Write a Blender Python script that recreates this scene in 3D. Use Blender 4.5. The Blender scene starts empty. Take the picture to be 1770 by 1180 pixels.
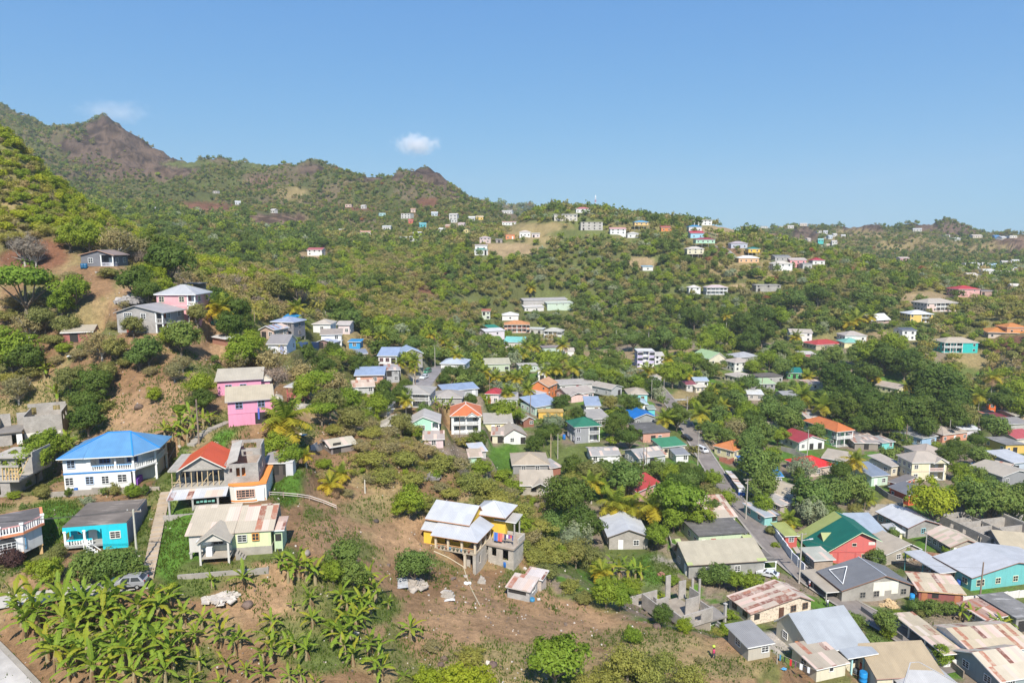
import bpy,math,random
import numpy as np
from mathutils import Vector,Matrix
random.seed(7)
RNG=np.random.default_rng(11)
scene=bpy.context.scene
COL=scene.collection
R=math.radians
F,CX,CY,PITCH,CAMZ=1180.0,885.0,590.0,R(8.2),80.0
CP,SP=math.cos(PITCH),math.sin(PITCH)
def ray(px,py):
 """pixel of the photograph -> (x/y, z/y) of the line of sight"""
 cx,cy=(px-CX)/F,(py-CY)/F
 dy=CP-cy*SP
 return cx/dy,(-SP-cy*CP)/dy
def project(x,y,z):
 zc=z-CAMZ
 d=y*CP-zc*SP
 return CX+F*x/d,CY-F*(y*SP+zc*CP)/d,d
cam_d=bpy.data.cameras.new("camera")
cam_d.lens,cam_d.sensor_width=24.0,36.0
cam_d.clip_start,cam_d.clip_end=1.0,30000.0
cam=bpy.data.objects.new("camera",cam_d)
cam.location=(0,0,CAMZ)
cam.rotation_euler=(R(90)-PITCH,0,0)
COL.objects.link(cam)
scene.camera=cam
def _hash(i,j,s):
 h=(i.astype(np.int64)*374761393+j.astype(np.int64)*668265263+s*1442695041)&0xffffffff
 h=((h^(h>>13))*1274126177)&0xffffffff
 h=h^(h>>16)
 return(h&0xffff)/65535.0
def vnoise(x,y,s=0):
 xi,yi=np.floor(x),np.floor(y)
 fx,fy=x-xi,y-yi
 fx,fy=fx*fx*(3-2*fx),fy*fy*(3-2*fy)
 a,b=_hash(xi,yi,s),_hash(xi+1,yi,s)
 c,d=_hash(xi,yi+1,s),_hash(xi+1,yi+1,s)
 return(a*(1-fx)+b*fx)*(1-fy)+(c*(1-fx)+d*fx)*fy
def fbm(x,y,s=0,o=4):
 r,a,t=0,0.5,0
 for k in range(o):
  r=r+a*vnoise(x*2**k,y*2**k,s+k)
  t+=a
  a*=0.5
 return r/t
CTRL=[(0,1180,67),(300,1180,68),(600,1180,71),(900,1180,77),(1200,1180,85),(1350,1182,90),(100,1100,73),(300,1100,75),(20,1030,79),(225,1015,80),(450,1060,80),(30,955,88),(170,955,88),(400,970,87),(560,960,92),(190,850,105),(380,890,97),(500,850,108),(60,800,116),(60,720,135),(640,850,120),(560,760,134),(230,700,130),(420,725,124),(150,640,142),(240,575,152),(330,600,152),(165,475,176),(300,552,162),(60,430,188),(0,330,208),(0,235,228),(60,288,232),(130,345,238),(210,395,248),(300,437,262),(430,467,285),(560,507,300),(200,420,222),(350,500,225),(420,560,205),(480,600,208),(450,680,150),(560,690,165),(600,740,140),(700,775,138),(800,820,133),(880,880,127),(830,975,113),(930,960,119),(1000,1010,112),(1100,1060,104),(1200,1097,97),(1300,1142,91),(1232,1135,92),(1050,1090,96),(950,1040,104),(900,1100,88),(1100,1140,87),(700,1100,84),(750,1050,93),(850,1020,103),(700,1000,100),(560,610,232),(630,660,218),(735,660,230),(600,560,275),(700,560,330),(690,600,275),(830,755,207),(700,735,188),(760,520,420),(850,560,450),(800,640,300),(960,850,172),(920,790,196),(1000,770,205),(1000,690,262),(1230,625,350),(900,580,450),(950,640,325),(1130,640,330),(1170,700,265),(1212,785,207),(1250,850,178),(1320,990,133),(1380,1008,131),(1500,970,147),(1580,835,193),(1400,770,232),(1700,800,212),(1680,1020,130),(1550,1165,103),(1560,1090,115),(1700,1150,105),(1750,1060,122),(1700,740,265),(1550,740,262),(1400,690,310),(1300,640,342),(1500,665,325),(1760,900,168),(1700,650,345),(1660,612,362),(1750,600,352),(1600,560,400),(1700,520,432),(1600,500,462),(1500,530,430),(1400,590,392),(1250,560,425),(1100,570,435),(1250,500,482),(1100,500,500),(1000,500,515),(900,520,490),(1350,500,475),(1350,460,515),(1250,440,535),(1150,440,545),(1000,430,570),(830,436,545),(920,440,560),(760,455,520),(880,395,660),(940,365,670),(1020,362,680),(1100,372,665),(1200,385,645),(1290,402,630),(1400,430,610),(1480,446,585),(1560,464,565),(1650,472,560),(1770,490,520),(1340,393,1150),(1420,395,1150),(1490,388,1200),(1560,397,1200),(1600,389,1200),(1650,389,1150),(1700,405,1100),(1770,407,1100),(1450,425,950),(1560,435,900),(1680,445,850),(1770,458,700),(1620,455,780),(0,188,1300),(60,210,1270),(100,223,1250),(128,224,1210),(150,220,1160),(162,209,1130),(171,202,1120),(180,198,1118),(188,205,1115),(196,216,1112),(206,222,1110),(214,224,1108),(226,236,1104),(240,247,1100),(270,269,1090),(330,277,1150),(400,286,1200),(450,287,1200),(500,304,1150),(516,301,1130),(530,284,1105),(546,281,1100),(562,287,1100),(580,299,1100),(640,314,1150),(690,313,1080),(706,304,1060),(722,289,1040),(740,283,1030),(756,289,1025),(772,301,1010),(790,323,1000),(826,343,980),(860,357,960),(100,300,900),(250,370,620),(260,362,700),(350,400,520),(300,310,950),(400,345,860),(500,345,900),(560,370,850),(700,375,800),(790,385,740),(650,425,620),(500,430,560),(400,430,480),(470,390,680),(480,372,740),(560,455,500),(640,475,440),(720,480,450),(560,420,600),(730,420,620),(870,352,2050),(930,360,2050),(20,240,1050),(180,270,1000),]
HID=[(0,60,-47),(400,45,-50),(900,45,-56),(1300,55,-62),(1770,60,-68),(1770,85,-70),(0,45,-47),(0,300,12),(130,330,-8),(300,360,-14),(100,430,5),(430,370,-20),(560,370,-32),(0,430,25),(0,620,70),(100,640,40),(700,160,-48),(800,160,-55),(880,150,-61),(960,140,-64),(1050,128,-67),(1150,113,-67),(1250,112,-67.5),(1340,112,-68),(1150,140,-66),(600,165,-45),(1430,106,-69),(940,800,0),(1020,820,0),(1100,800,0),(1200,790,-5),(1290,780,-8),(1400,740,-25),(1560,690,-30),(1480,720,-30),(1650,660,-28),(0,1600,200),(180,1400,120),(330,1450,80),(450,1500,80),(580,1400,60),(740,1350,40),(860,1300,0),(640,1450,40),(960,1300,-10),(500,1450,60),(870,2600,0),(940,2600,-20),(1040,1400,-40),(1200,1500,-50),(1340,1500,-30),(1490,1600,-30),(1650,1500,-40),(1770,1500,-50),(1040,2300,-60),(1500,4000,-120),(700,4000,-60),(100,4000,50),(1000,8000,-200),(1700,8000,-200),(200,8000,-100),]
KW=0.6
def _pts():
 P,V=[],[]
 for px,py,Y in CTRL:
  u,t=ray(px,py)
  P.append((u,KW*math.log(Y)));V.append(t)
 for px,Y,z in HID:
  u=(px-CX)/F*(CP-SP*z/Y)
  P.append((u,KW*math.log(Y)));V.append(z/Y)
 return np.array(P),np.array(V)
_P,_V=_pts()
def _phi(r2):
 return np.where(r2>0,0.5*r2*np.log(np.maximum(r2,1e-20)),0.0)
_n=len(_P)
_K=_phi(((_P[:,None,:]-_P[None,:,:])**2).sum(-1))+np.eye(_n)*1e-5
_Q=np.c_[np.ones(_n),_P]
_A=np.zeros((_n+3,_n+3));_A[:_n,:_n]=_K;_A[:_n,_n:]=_Q;_A[_n:,:_n]=_Q.T
_W=np.linalg.solve(_A,np.r_[_V,0,0,0])
NU,NV=620,560
U0,U1,V0,V1=-1.02,1.02,math.log(44.0),math.log(9000.0)
_vb=math.log(1400.0)
VV=np.r_[np.linspace(V0,_vb,NV-60,endpoint=False),np.linspace(_vb,V1,60)]
UU=np.linspace(U0,U1,NU)
YY=np.exp(VV)
def _tps(u,v):
 p=np.c_[u.ravel(),KW*v.ravel()]
 out=np.empty(len(p))
 for k in range(0,len(p),20000):
  q=p[k:k+20000]
  r2=((q[:,None,:]-_P[None,:,:])**2).sum(-1)
  out[k:k+20000]=_phi(r2)@_W[:_n]+_W[_n]+q@_W[_n+1:]
 return out.reshape(u.shape)
_cu,_cv=np.linspace(U0,U1,400),np.linspace(V0,V1,320)
_cg=_tps(*np.meshgrid(_cu,_cv))
def _bil(g,gu,gv,u,v):
 a=np.clip((u-gu[0])/(gu[1]-gu[0]),0,len(gu)-1.001)
 b=np.clip((v-gv[0])/(gv[1]-gv[0]),0,len(gv)-1.001)
 i,j=a.astype(int),b.astype(int)
 fa,fb=a-i,b-j
 return(g[j,i]*(1-fa)+g[j,i+1]*fa)*(1-fb)+(g[j+1,i]*(1-fa)+g[j+1,i+1]*fa)*fb
GU,GV=np.meshgrid(UU,VV)
GS=_bil(_cg,_cu,_cv,GU,GV)
GYY=np.exp(GV);GX=GU*GYY
_amp=np.clip((GYY-60)/400,0.05,1)*np.clip(GYY/60,1,14)
_ns=fbm(GX/60+9,GYY/60,3,4)-0.5+0.8*(fbm(GX/17,GYY/17,8,3)-0.5)*np.clip(200/GYY,0.2,1)
_far=np.clip((GYY-650)/300,0,1)
_rid=1-np.abs(2*fbm(GX/130,GYY/130,21,4)-1)
GZ=GS*GYY+CAMZ+_ns*_amp*0.55+_far*((_rid-0.85)*26+(1-np.abs(2*fbm(GX/48,GYY/62,61,4)-1)-.85)*24+(fbm(GX/22,GYY/22,5,3)-0.55)*12)
GZ0=GZ.copy()
def _iv(v):
 return np.interp(v,VV,np.arange(NV))
def zt(x,y):
 """terrain height"""
 y=max(y,45.0)
 a=min(max((x/y-U0)/(U1-U0)*(NU-1),0),NU-1.001)
 b=min(float(_iv(math.log(y))),NV-1.001)
 i,j=int(a),int(b)
 fa,fb=a-i,b-j
 g=GZ
 return float((g[j,i]*(1-fa)+g[j,i+1]*fa)*(1-fb)+(g[j+1,i]*(1-fa)+g[j+1,i+1]*fa)*fb)
def march(px,py,h=0.0,ymin=45.0,ymax=9000.0):
 """first point along the line of sight of a pixel that is h above the terrain"""
 u,t=ray(px,py)
 a=min(max((u-U0)/(U1-U0)*(NU-1),0),NU-1.001)
 i=int(a);fa=a-i
 col=(GZ[:,i]*(1-fa)+GZ[:,i+1]*fa)+h-(CAMZ+t*YY)
 k0=int(np.searchsorted(YY,ymin))
 idx=np.nonzero((col[k0:]>=0)&(YY[k0:]<=ymax))[0]
 if len(idx)==0:
  m=(YY>=ymin)&(YY<=ymax)
  j=int(np.argmax(np.where(m,col/YY,-1e9)))
  Y=YY[j]
  return Vector((u*Y,Y,CAMZ+t*Y))
 j=idx[0]+k0
 if j==0 or j==k0:
  Y=YY[j]
 else:
  c0,c1=col[j-1],col[j]
  Y=YY[j-1]+(YY[j]-YY[j-1])*(-c0)/(c1-c0)
 return Vector((u*Y,Y,CAMZ+t*Y))
def on_plane(px,py,z):
 u,t=ray(px,py)
 Y=(z-CAMZ)/t
 return Vector((u*Y,Y,z))
def at_y(px,py,Y):
 u,t=ray(px,py)
 return Vector((u*Y,Y,CAMZ+t*Y))
PADS=[]
def add_pad(o,yaw,x0,x1,y0,y1,z,fall=3.0):
 PADS.append((o.x,o.y,math.cos(yaw),math.sin(yaw),x0,x1,y0,y1,z,fall))
def pad_dist(x,y):
 m=1e9
 for ox,oy,c,s,x0,x1,y0,y1,z,f in PADS:
  dx,dy=x-ox,y-oy
  if dx*dx+dy*dy>3600:continue
  lx,ly=dx*c+dy*s,-dx*s+dy*c
  ex,ey=max(x0-lx,lx-x1,0),max(y0-ly,ly-y1,0)
  m=min(m,math.hypot(ex,ey))
 return m
ROADS=[]
def road_dist(x,y):
 m=1e9
 for pts,hw in ROADS:
  for a,b in zip(pts,pts[1:]):
   dx,dy=b.x-a.x,b.y-a.y
   L=dx*dx+dy*dy
   t=min(max(((x-a.x)*dx+(y-a.y)*dy)/L,0),1)
   m=min(m,math.hypot(x-a.x-t*dx,y-a.y-t*dy)-hw)
 return m
class MB:
 def __init__(s):
  s.v,s.f,s.m=[],[],[]
 def quad(s,*p,m=0):
  n=len(s.v);s.v+=[tuple(q)for q in p];s.f.append(tuple(range(n,n+len(p))));s.m.append(m);return s
 def box(s,x0,x1,y0,y1,z0,z1,m=0):
  n=len(s.v)
  s.v+=[(x0,y0,z0),(x1,y0,z0),(x1,y1,z0),(x0,y1,z0),(x0,y0,z1),(x1,y0,z1),(x1,y1,z1),(x0,y1,z1)]
  for f in((0,3,2,1),(4,5,6,7),(0,1,5,4),(1,2,6,5),(2,3,7,6),(3,0,4,7)):
   s.f.append(tuple(n+k for k in f));s.m.append(m)
  return s
 def obox(s,c,ax,ay,az,m=0):
  """box with arbitrary half axes"""
  n=len(s.v);c,ax,ay,az=map(Vector,(c,ax,ay,az))
  for k in((-1,-1,-1),(1,-1,-1),(1,1,-1),(-1,1,-1),(-1,-1,1),(1,-1,1),(1,1,1),(-1,1,1)):
   s.v.append(tuple(c+ax*k[0]+ay*k[1]+az*k[2]))
  for f in((0,3,2,1),(4,5,6,7),(0,1,5,4),(1,2,6,5),(2,3,7,6),(3,0,4,7)):
   s.f.append(tuple(n+k for k in f));s.m.append(m)
  return s
 def bar(s,a,b,w=0.05,m=0):
  a,b=Vector(a),Vector(b);d=(b-a)/2
  up=Vector((0,0,1))if abs(d.normalized().z)<0.95 else Vector((1,0,0))
  x=d.cross(up).normalized()*w;y=d.cross(x).normalized()*w
  return s.obox((a+b)/2,x,y,d,m)
 def prism(s,poly,z0,z1,m=0,mt=None):
  n,k=len(s.v),len(poly)
  s.v+=[(x,y,z0)for x,y in poly]+[(x,y,z1)for x,y in poly]
  for i in range(k):
   j=(i+1)%k
   s.f.append((n+i,n+j,n+k+j,n+k+i));s.m.append(m)
  s.f.append(tuple(n+k+i for i in range(k)));s.m.append(m if mt is None else mt)
  s.f.append(tuple(n+k-1-i for i in range(k)));s.m.append(m)
  return s
 def tube(s,pts,rad,n=6,m=0,cap=True):
  base=len(s.v);L=len(pts);pts=[Vector(p)for p in pts]
  for i,p in enumerate(pts):
   d=(pts[min(i+1,L-1)]-pts[max(i-1,0)]).normalized()
   a=d.cross(Vector((0.31,0.95,0.05))).normalized();b=d.cross(a)
   r=rad[i]if hasattr(rad,'__len__')else rad
   for k in range(n):
    t=2*math.pi*k/n
    s.v.append(tuple(p+a*(r*math.cos(t))+b*(r*math.sin(t))))
  for i in range(L-1):
   for k in range(n):
    q=(k+1)%n
    s.f.append((base+i*n+k,base+i*n+q,base+(i+1)*n+q,base+(i+1)*n+k));s.m.append(m)
  if cap:
   s.f.append(tuple(base+(L-1)*n+k for k in range(n)));s.m.append(m)
   s.f.append(tuple(base+n-1-k for k in range(n)));s.m.append(m)
  return s
 def lathe(s,prof,n=10,c=(0,0,0),m=0,sx=1,sy=1):
  base=len(s.v);L=len(prof)
  for r,z in prof:
   for k in range(n):
    t=2*math.pi*k/n
    s.v.append((c[0]+sx*r*math.cos(t),c[1]+sy*r*math.sin(t),c[2]+z))
  for i in range(L-1):
   for k in range(n):
    q=(k+1)%n
    s.f.append((base+i*n+k,base+i*n+q,base+(i+1)*n+q,base+(i+1)*n+k));s.m.append(m)
  s.f.append(tuple(base+(L-1)*n+k for k in range(n)));s.m.append(m)
  s.f.append(tuple(base+n-1-k for k in range(n)));s.m.append(m)
  return s
 def shell(s,polys,t=0.14,m=0,me=1):
  """roof: sloping polygons given a thickness; edges and underside get material me"""
  idx,P={},[]
  def key(p):
   k=tuple(round(c,3)for c in p)
   if k not in idx:
    idx[k]=len(P);P.append(k)
   return idx[k]
  F_=[[key(p)for p in q]for q in polys]
  n,k=len(s.v),len(P)
  s.v+=P+[(x,y,z-t)for x,y,z in P]
  cnt={}
  for f in F_:
   s.f.append(tuple(n+i for i in f));s.m.append(m)
   s.f.append(tuple(n+k+i for i in reversed(f)));s.m.append(me)
   for a,b in zip(f,f[1:]+f[:1]):
    cnt[(a,b)]=1
  for a,b in cnt:
   if(b,a)not in cnt:
    s.f.append((n+b,n+a,n+k+a,n+k+b));s.m.append(me)
  return s
 def mesh(s,name,mats,smooth=False):
  me=bpy.data.meshes.new(name)
  me.from_pydata(s.v,[],s.f)
  for m in mats:me.materials.append(m)
  if len(mats)>1:me.polygons.foreach_set("material_index",s.m)
  me.update()
  nf=len(s.f)
  if nf:
   nor=np.empty(nf*3);me.polygons.foreach_get("normal",nor);nor=nor.reshape(-1,3)
   h=np.c_[-nor[:,1],nor[:,0],np.zeros(nf)]
   l=np.linalg.norm(h,axis=1);flat=l<0.05
   h[flat]=(1,0,0);l[flat]=1;h/=l[:,None]
   w=np.cross(nor,h)
   li=np.empty(len(me.loops),dtype=np.int32);me.loops.foreach_get("vertex_index",li)
   lt=np.empty(nf,dtype=np.int32);me.polygons.foreach_get("loop_total",lt)
   co=np.array(s.v)[li];fi=np.repeat(np.arange(nf),lt)
   uv=me.uv_layers.new(name="UVMap")
   uv.data.foreach_set("uv",np.c_[(co*h[fi]).sum(1),(co*w[fi]).sum(1)].ravel())
  if smooth:me.polygons.foreach_set("use_smooth",[True]*nf)
  return me
 def build(s,name,mats,parent=None,smooth=False,loc=None):
  if not isinstance(mats,(list,tuple)):mats=[mats]
  o=bpy.data.objects.new(name,s.mesh(name,mats,smooth));COL.objects.link(o)
  if parent is not None:o.parent=parent
  if loc is not None:o.location=loc
  return o
def tag(o,label=None,cat=None,group=None,kind=None):
 if label:o["label"]=label
 if cat:o["category"]=cat
 if group:o["group"]=group
 if kind:o["kind"]=kind
 return o
def empty(name,loc,yaw=0.0):
 o=bpy.data.objects.new(name,None);COL.objects.link(o)
 o.empty_display_size=0.2
 o.location=loc;o.rotation_euler=(0,0,yaw)
 return o
MATS={}
def _new(name):
 m=bpy.data.materials.new(name);m.use_nodes=True
 nt=m.node_tree;b=nt.nodes["Principled BSDF"]
 return m,nt,b
def _n(nt,t,**kw):
 n=nt.nodes.new(t)
 for k,v in kw.items():setattr(n,k,v)
 return n
def _math(nt,op,a,b=None):
 n=_n(nt,"ShaderNodeMath",operation=op)
 for i,x in enumerate((a,b)):
  if x is None:continue
  if isinstance(x,(int,float)):n.inputs[i].default_value=x
  else:nt.links.new(x,n.inputs[i])
 return n.outputs[0]
def _mixc(nt,f,a,b,mode='MIX'):
 n=_n(nt,"ShaderNodeMix",data_type='RGBA',blend_type=mode)
 for i,x in((0,f),(6,a),(7,b)):
  if isinstance(x,(int,float)):n.inputs[i].default_value=x
  elif isinstance(x,tuple):n.inputs[i].default_value=(*x[:3],1)
  else:nt.links.new(x,n.inputs[i])
 return n.outputs[2]
def _noise(nt,vec,scale,detail=3,rough=0.6):
 n=_n(nt,"ShaderNodeTexNoise");n.inputs["Scale"].default_value=scale
 n.inputs["Detail"].default_value=detail;n.inputs["Roughness"].default_value=rough
 if vec is not None:nt.links.new(vec,n.inputs["Vector"])
 return n.outputs["Fac"]
def _ramp(nt,f,a,b):
 n=_n(nt,"ShaderNodeMapRange");n.inputs[1].default_value=a;n.inputs[2].default_value=b
 nt.links.new(f,n.inputs[0]);return n.outputs[0]
def _bump(nt,h,b,strength=0.3,dist=0.05):
 n=_n(nt,"ShaderNodeBump");n.inputs["Strength"].default_value=strength;n.inputs["Distance"].default_value=dist
 nt.links.new(h,n.inputs["Height"]);nt.links.new(n.outputs[0],b.inputs["Normal"])
def mat(kind,c=(0.5,0.5,0.5),x=0.0):
 key=(kind,tuple(c),x)
 if key in MATS:return MATS[key]
 if kind in('metal','rusty'):
  k_=.86 if min(c)>.25 else.74;g_=sum(c)/3
  c=tuple((q*.6+g_*.4 if min(c)>.4 and c[2]>c[0]else q)*k_ for q in c)
 c=tuple(q*{'paint':.88,'block':.8,'concrete':.8,'flatroof':.85,'road':.85}.get(kind,1)for q in c)
 m,nt,b=_new(kind)
 L=nt.links
 geo=_n(nt,"ShaderNodeNewGeometry").outputs["Position"]
 uv=_n(nt,"ShaderNodeUVMap").outputs[0]
 b.inputs["Roughness"].default_value=0.8
 b.inputs["Specular IOR Level"].default_value=0.3
 if kind=='paint':
  f=_noise(nt,geo,0.35,4)
  st=_n(nt,"ShaderNodeMapping");st.inputs["Scale"].default_value=(2.2,0.25,1)
  L.new(uv,st.inputs[0])
  g=_noise(nt,st.outputs[0],1.0,4)
  k=_ramp(nt,g,0.48,0.74)
  dirty=tuple(q*0.62+0.03 for q in c)
  col=_mixc(nt,_ramp(nt,f,0.25,0.75),c,tuple(q*0.86 for q in c))
  col=_mixc(nt,_math(nt,'MULTIPLY',k,0.6+x),col,dirty)
  L.new(col,b.inputs["Base Color"])
 elif kind=='trim':
  f=_noise(nt,geo,1.2,3)
  L.new(_mixc(nt,f,tuple(q*0.85 for q in c),c),b.inputs["Base Color"])
 elif kind=='block':
  br=_n(nt,"ShaderNodeTexBrick")
  br.inputs["Scale"].default_value=1.0
  for nme,v in(("Brick Width",0.42),("Row Height",0.22),("Mortar Size",0.018)):
   br.inputs[nme].default_value=v
  br.inputs["Color1"].default_value=(*c,1)
  br.inputs["Color2"].default_value=(*[q*0.8 for q in c],1)
  br.inputs["Mortar"].default_value=(*[q*1.22 for q in c],1)
  L.new(uv,br.inputs["Vector"])
  f=_noise(nt,geo,0.5,5,0.65)
  col=_mixc(nt,_math(nt,'MULTIPLY',_ramp(nt,f,0.42,0.75),0.75),br.outputs[0],tuple(q*0.5 for q in c))
  L.new(col,b.inputs["Base Color"])
  _bump(nt,br.outputs["Fac"],b,0.4,-0.03)
  b.inputs["Roughness"].default_value=0.92
 elif kind=='concrete':
  f=_noise(nt,geo,0.45,6,0.7);g=_noise(nt,geo,3.0,4)
  col=_mixc(nt,_ramp(nt,f,0.35,0.72),c,tuple(q*0.55 for q in c))
  col=_mixc(nt,_math(nt,'MULTIPLY',g,0.5),col,tuple(q*0.75 for q in c))
  L.new(col,b.inputs["Base Color"]);b.inputs["Roughness"].default_value=0.92
  _bump(nt,g,b,0.25,0.03)
 elif kind=='flatroof':
  f=_noise(nt,geo,0.22,6,0.7)
  sm=_n(nt,"ShaderNodeMapping");sm.inputs["Scale"].default_value=(0.25,1.1,1);L.new(geo,sm.inputs[0])
  g=_noise(nt,sm.outputs[0],0.8,6,0.7)
  col=_mixc(nt,_ramp(nt,f,0.35,0.65),tuple(q*0.6 for q in c),c)
  col=_mixc(nt,_math(nt,'MULTIPLY',_ramp(nt,g,0.55,0.72),0.8),col,tuple(min(1,q*2.2)for q in c))
  L.new(col,b.inputs["Base Color"]);b.inputs["Roughness"].default_value=0.95
 elif kind in('metal','rusty'):
  sx=_n(nt,"ShaderNodeSeparateXYZ");L.new(uv,sx.inputs[0])
  cu=_math(nt,'FLOOR',_math(nt,'DIVIDE',sx.outputs[0],0.85))
  cv=_math(nt,'FLOOR',_math(nt,'DIVIDE',sx.outputs[1],3.1))
  cb=_n(nt,"ShaderNodeCombineXYZ");L.new(cu,cb.inputs[0]);L.new(cv,cb.inputs[1])
  wn=_n(nt,"ShaderNodeTexWhiteNoise");L.new(cb.outputs[0],wn.inputs["Vector"])
  rnd=wn.outputs["Value"]
  f=_noise(nt,geo,0.4,5,0.65)
  col=_mixc(nt,_math(nt,'MULTIPLY',rnd,0.9),c,tuple(q*0.86 for q in c))
  col=_mixc(nt,_math(nt,'MULTIPLY',_ramp(nt,f,0.4,0.75),0.7),col,tuple(q*0.72 for q in c))
  if kind=='rusty':
   amt=x
   r2=wn.outputs["Color"]
   sep=_n(nt,"ShaderNodeSeparateXYZ");L.new(r2,sep.inputs[0])
   hit=_math(nt,'LESS_THAN',sep.outputs[1],amt)
   blot=_ramp(nt,_noise(nt,geo,0.9,5,0.75),0.38,0.55)
   rc=_mixc(nt,sep.outputs[2],(0.13,0.035,0.022),(0.34,0.13,0.075))
   pale=_mixc(nt,sep.outputs[0],(0.52,0.36,0.3),(0.5,0.44,0.36))
   col=_mixc(nt,_math(nt,'LESS_THAN',sep.outputs[2],0.34),col,pale)
   col=_mixc(nt,_math(nt,'MULTIPLY',hit,_math(nt,'ADD',_math(nt,'MULTIPLY',blot,0.75),0.2)),col,rc)
  seam=_n(nt,"ShaderNodeTexWave",wave_type='BANDS',bands_direction='X',wave_profile='SIN')
  seam.inputs["Scale"].default_value=1.05
  L.new(uv,seam.inputs["Vector"])
  col=_mixc(nt,_math(nt,'MULTIPLY',_ramp(nt,seam.outputs["Fac"],0.75,1.0),0.22),col,tuple(q*0.5 for q in c))
  L.new(col,b.inputs["Base Color"])
  b.inputs["Roughness"].default_value=0.5 if kind=='metal' else 0.8
  b.inputs["Specular IOR Level"].default_value=0.35
  _bump(nt,seam.outputs["Fac"],b,0.35,0.06)
 elif kind=='wood':
  mp=_n(nt,"ShaderNodeMapping");mp.inputs["Scale"].default_value=(0.6,6,1);L.new(uv,mp.inputs[0])
  f=_noise(nt,mp.outputs[0],1.2,4)
  L.new(_mixc(nt,f,tuple(q*0.55 for q in c),tuple(min(1,q*1.3)for q in c)),b.inputs["Base Color"])
 elif kind=='glass':
  f=_noise(nt,geo,0.8,2)
  L.new(_mixc(nt,f,(0.012,0.014,0.017),(0.06,0.065,0.07)),b.inputs["Base Color"])
  b.inputs["Roughness"].default_value=0.15;b.inputs["Specular IOR Level"].default_value=0.5
 elif kind=='stone':
  v=_n(nt,"ShaderNodeTexVoronoi");v.inputs["Scale"].default_value=2.6;L.new(uv,v.inputs["Vector"])
  col=_mixc(nt,v.outputs["Color"],tuple(q*0.7 for q in c),tuple(min(1,q*1.2)for q in c))
  col=_mixc(nt,_ramp(nt,v.outputs["Distance"],0.3,0.6),col,tuple(q*1.3 for q in c))
  L.new(col,b.inputs["Base Color"])
 elif kind=='rock':
  f=_noise(nt,geo,0.9,6,0.7)
  L.new(_mixc(nt,_ramp(nt,f,0.3,0.7),tuple(q*0.5 for q in c),c),b.inputs["Base Color"])
  _bump(nt,f,b,0.8,0.3)
 elif kind=='road':
  f=_noise(nt,geo,0.25,6,0.7);g=_noise(nt,geo,4,3)
  col=_mixc(nt,_ramp(nt,f,0.38,0.62),tuple(q*0.78 for q in c),tuple(q*1.15 for q in c))
  col=_mixc(nt,_math(nt,'MULTIPLY',g,0.3),col,tuple(q*0.6 for q in c))
  L.new(col,b.inputs["Base Color"]);b.inputs["Roughness"].default_value=0.9
 elif kind=='carpaint':
  b.inputs["Base Color"].default_value=(*c,1);b.inputs["Metallic"].default_value=0.3
  b.inputs["Roughness"].default_value=0.28;b.inputs["Coat Weight"].default_value=0.4
 elif kind=='plastic':
  f=_noise(nt,geo,2.0,2)
  L.new(_mixc(nt,f,tuple(q*0.8 for q in c),c),b.inputs["Base Color"]);b.inputs["Roughness"].default_value=0.45
 elif kind=='cloth':
  f=_noise(nt,geo,5.0,3)
  L.new(_mixc(nt,f,tuple(q*0.7 for q in c),c),b.inputs["Base Color"]);b.inputs["Roughness"].default_value=0.9
 elif kind=='skin':
  b.inputs["Base Color"].default_value=(*c,1);b.inputs["Roughness"].default_value=0.5
 elif kind=='bark':
  f=_noise(nt,geo,3.0,4)
  L.new(_mixc(nt,f,tuple(q*0.6 for q in c),tuple(q*1.25 for q in c)),b.inputs["Base Color"]);b.inputs["Roughness"].default_value=0.95
 elif kind in('leaf','frond'):
  at=_n(nt,"ShaderNodeAttribute");at.attribute_name="tint"
  sp=_n(nt,"ShaderNodeSeparateXYZ");L.new(at.outputs["Color"],sp.inputs[0])
  oi=_n(nt,"ShaderNodeObjectInfo").outputs["Random"]
  if kind=='leaf':
   big=_noise(nt,geo,0.06,2)
   h=_math(nt,'ADD',_math(nt,'MULTIPLY',sp.outputs[1],0.5),_math(nt,'MULTIPLY',oi,0.35))
   h=_math(nt,'ADD',h,_math(nt,'MULTIPLY',_math(nt,'SUBTRACT',big,0.5),0.8))
   warm=tuple((c[0]*1.55+0.012,c[1]*1.22+0.008,c[2]*1.1))
   cool=tuple((c[0]*0.7,c[1]*0.8,c[2]*0.85))
   col=_mixc(nt,h,cool,warm)
   col=_mixc(nt,_math(nt,'MULTIPLY',sp.outputs[0],0.85),col,tuple(min(1,q*1.75+0.008)for q in c))
  else:
   col=_mixc(nt,sp.outputs[1],c,(0.56,0.38,0.03))
   col=_mixc(nt,_math(nt,'MULTIPLY',sp.outputs[0],0.7),col,tuple(q*1.7 for q in c))
   col=_mixc(nt,sp.outputs[2],col,(0.30,0.19,0.10))
  L.new(col,b.inputs["Base Color"])
  b.inputs["Roughness"].default_value=0.55;b.inputs["Specular IOR Level"].default_value=0.16
  tr=_n(nt,"ShaderNodeBsdfTranslucent");L.new(col,tr.inputs["Color"])
  mx=_n(nt,"ShaderNodeMixShader");mx.inputs[0].default_value=0.48
  L.new(b.outputs[0],mx.inputs[1]);L.new(tr.outputs[0],mx.inputs[2])
  L.new(mx.outputs[0],nt.nodes["Material Output"].inputs[0])
 MATS[key]=m
 return m
HOUSES=[]
WCACHE={}
WHITE,GREY,TAN,CREAM=(0.78,0.77,0.74),(0.36,0.35,0.345),(0.44,0.375,0.29),(0.72,0.66,0.5)
GALV,BLUEGREY,DGREY=(0.55,0.57,0.6),(0.3,0.375,0.52),(0.16,0.165,0.175)
CONC=(0.40,0.38,0.35)
def shade(c,k):return tuple(q*k for q in c)
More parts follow.
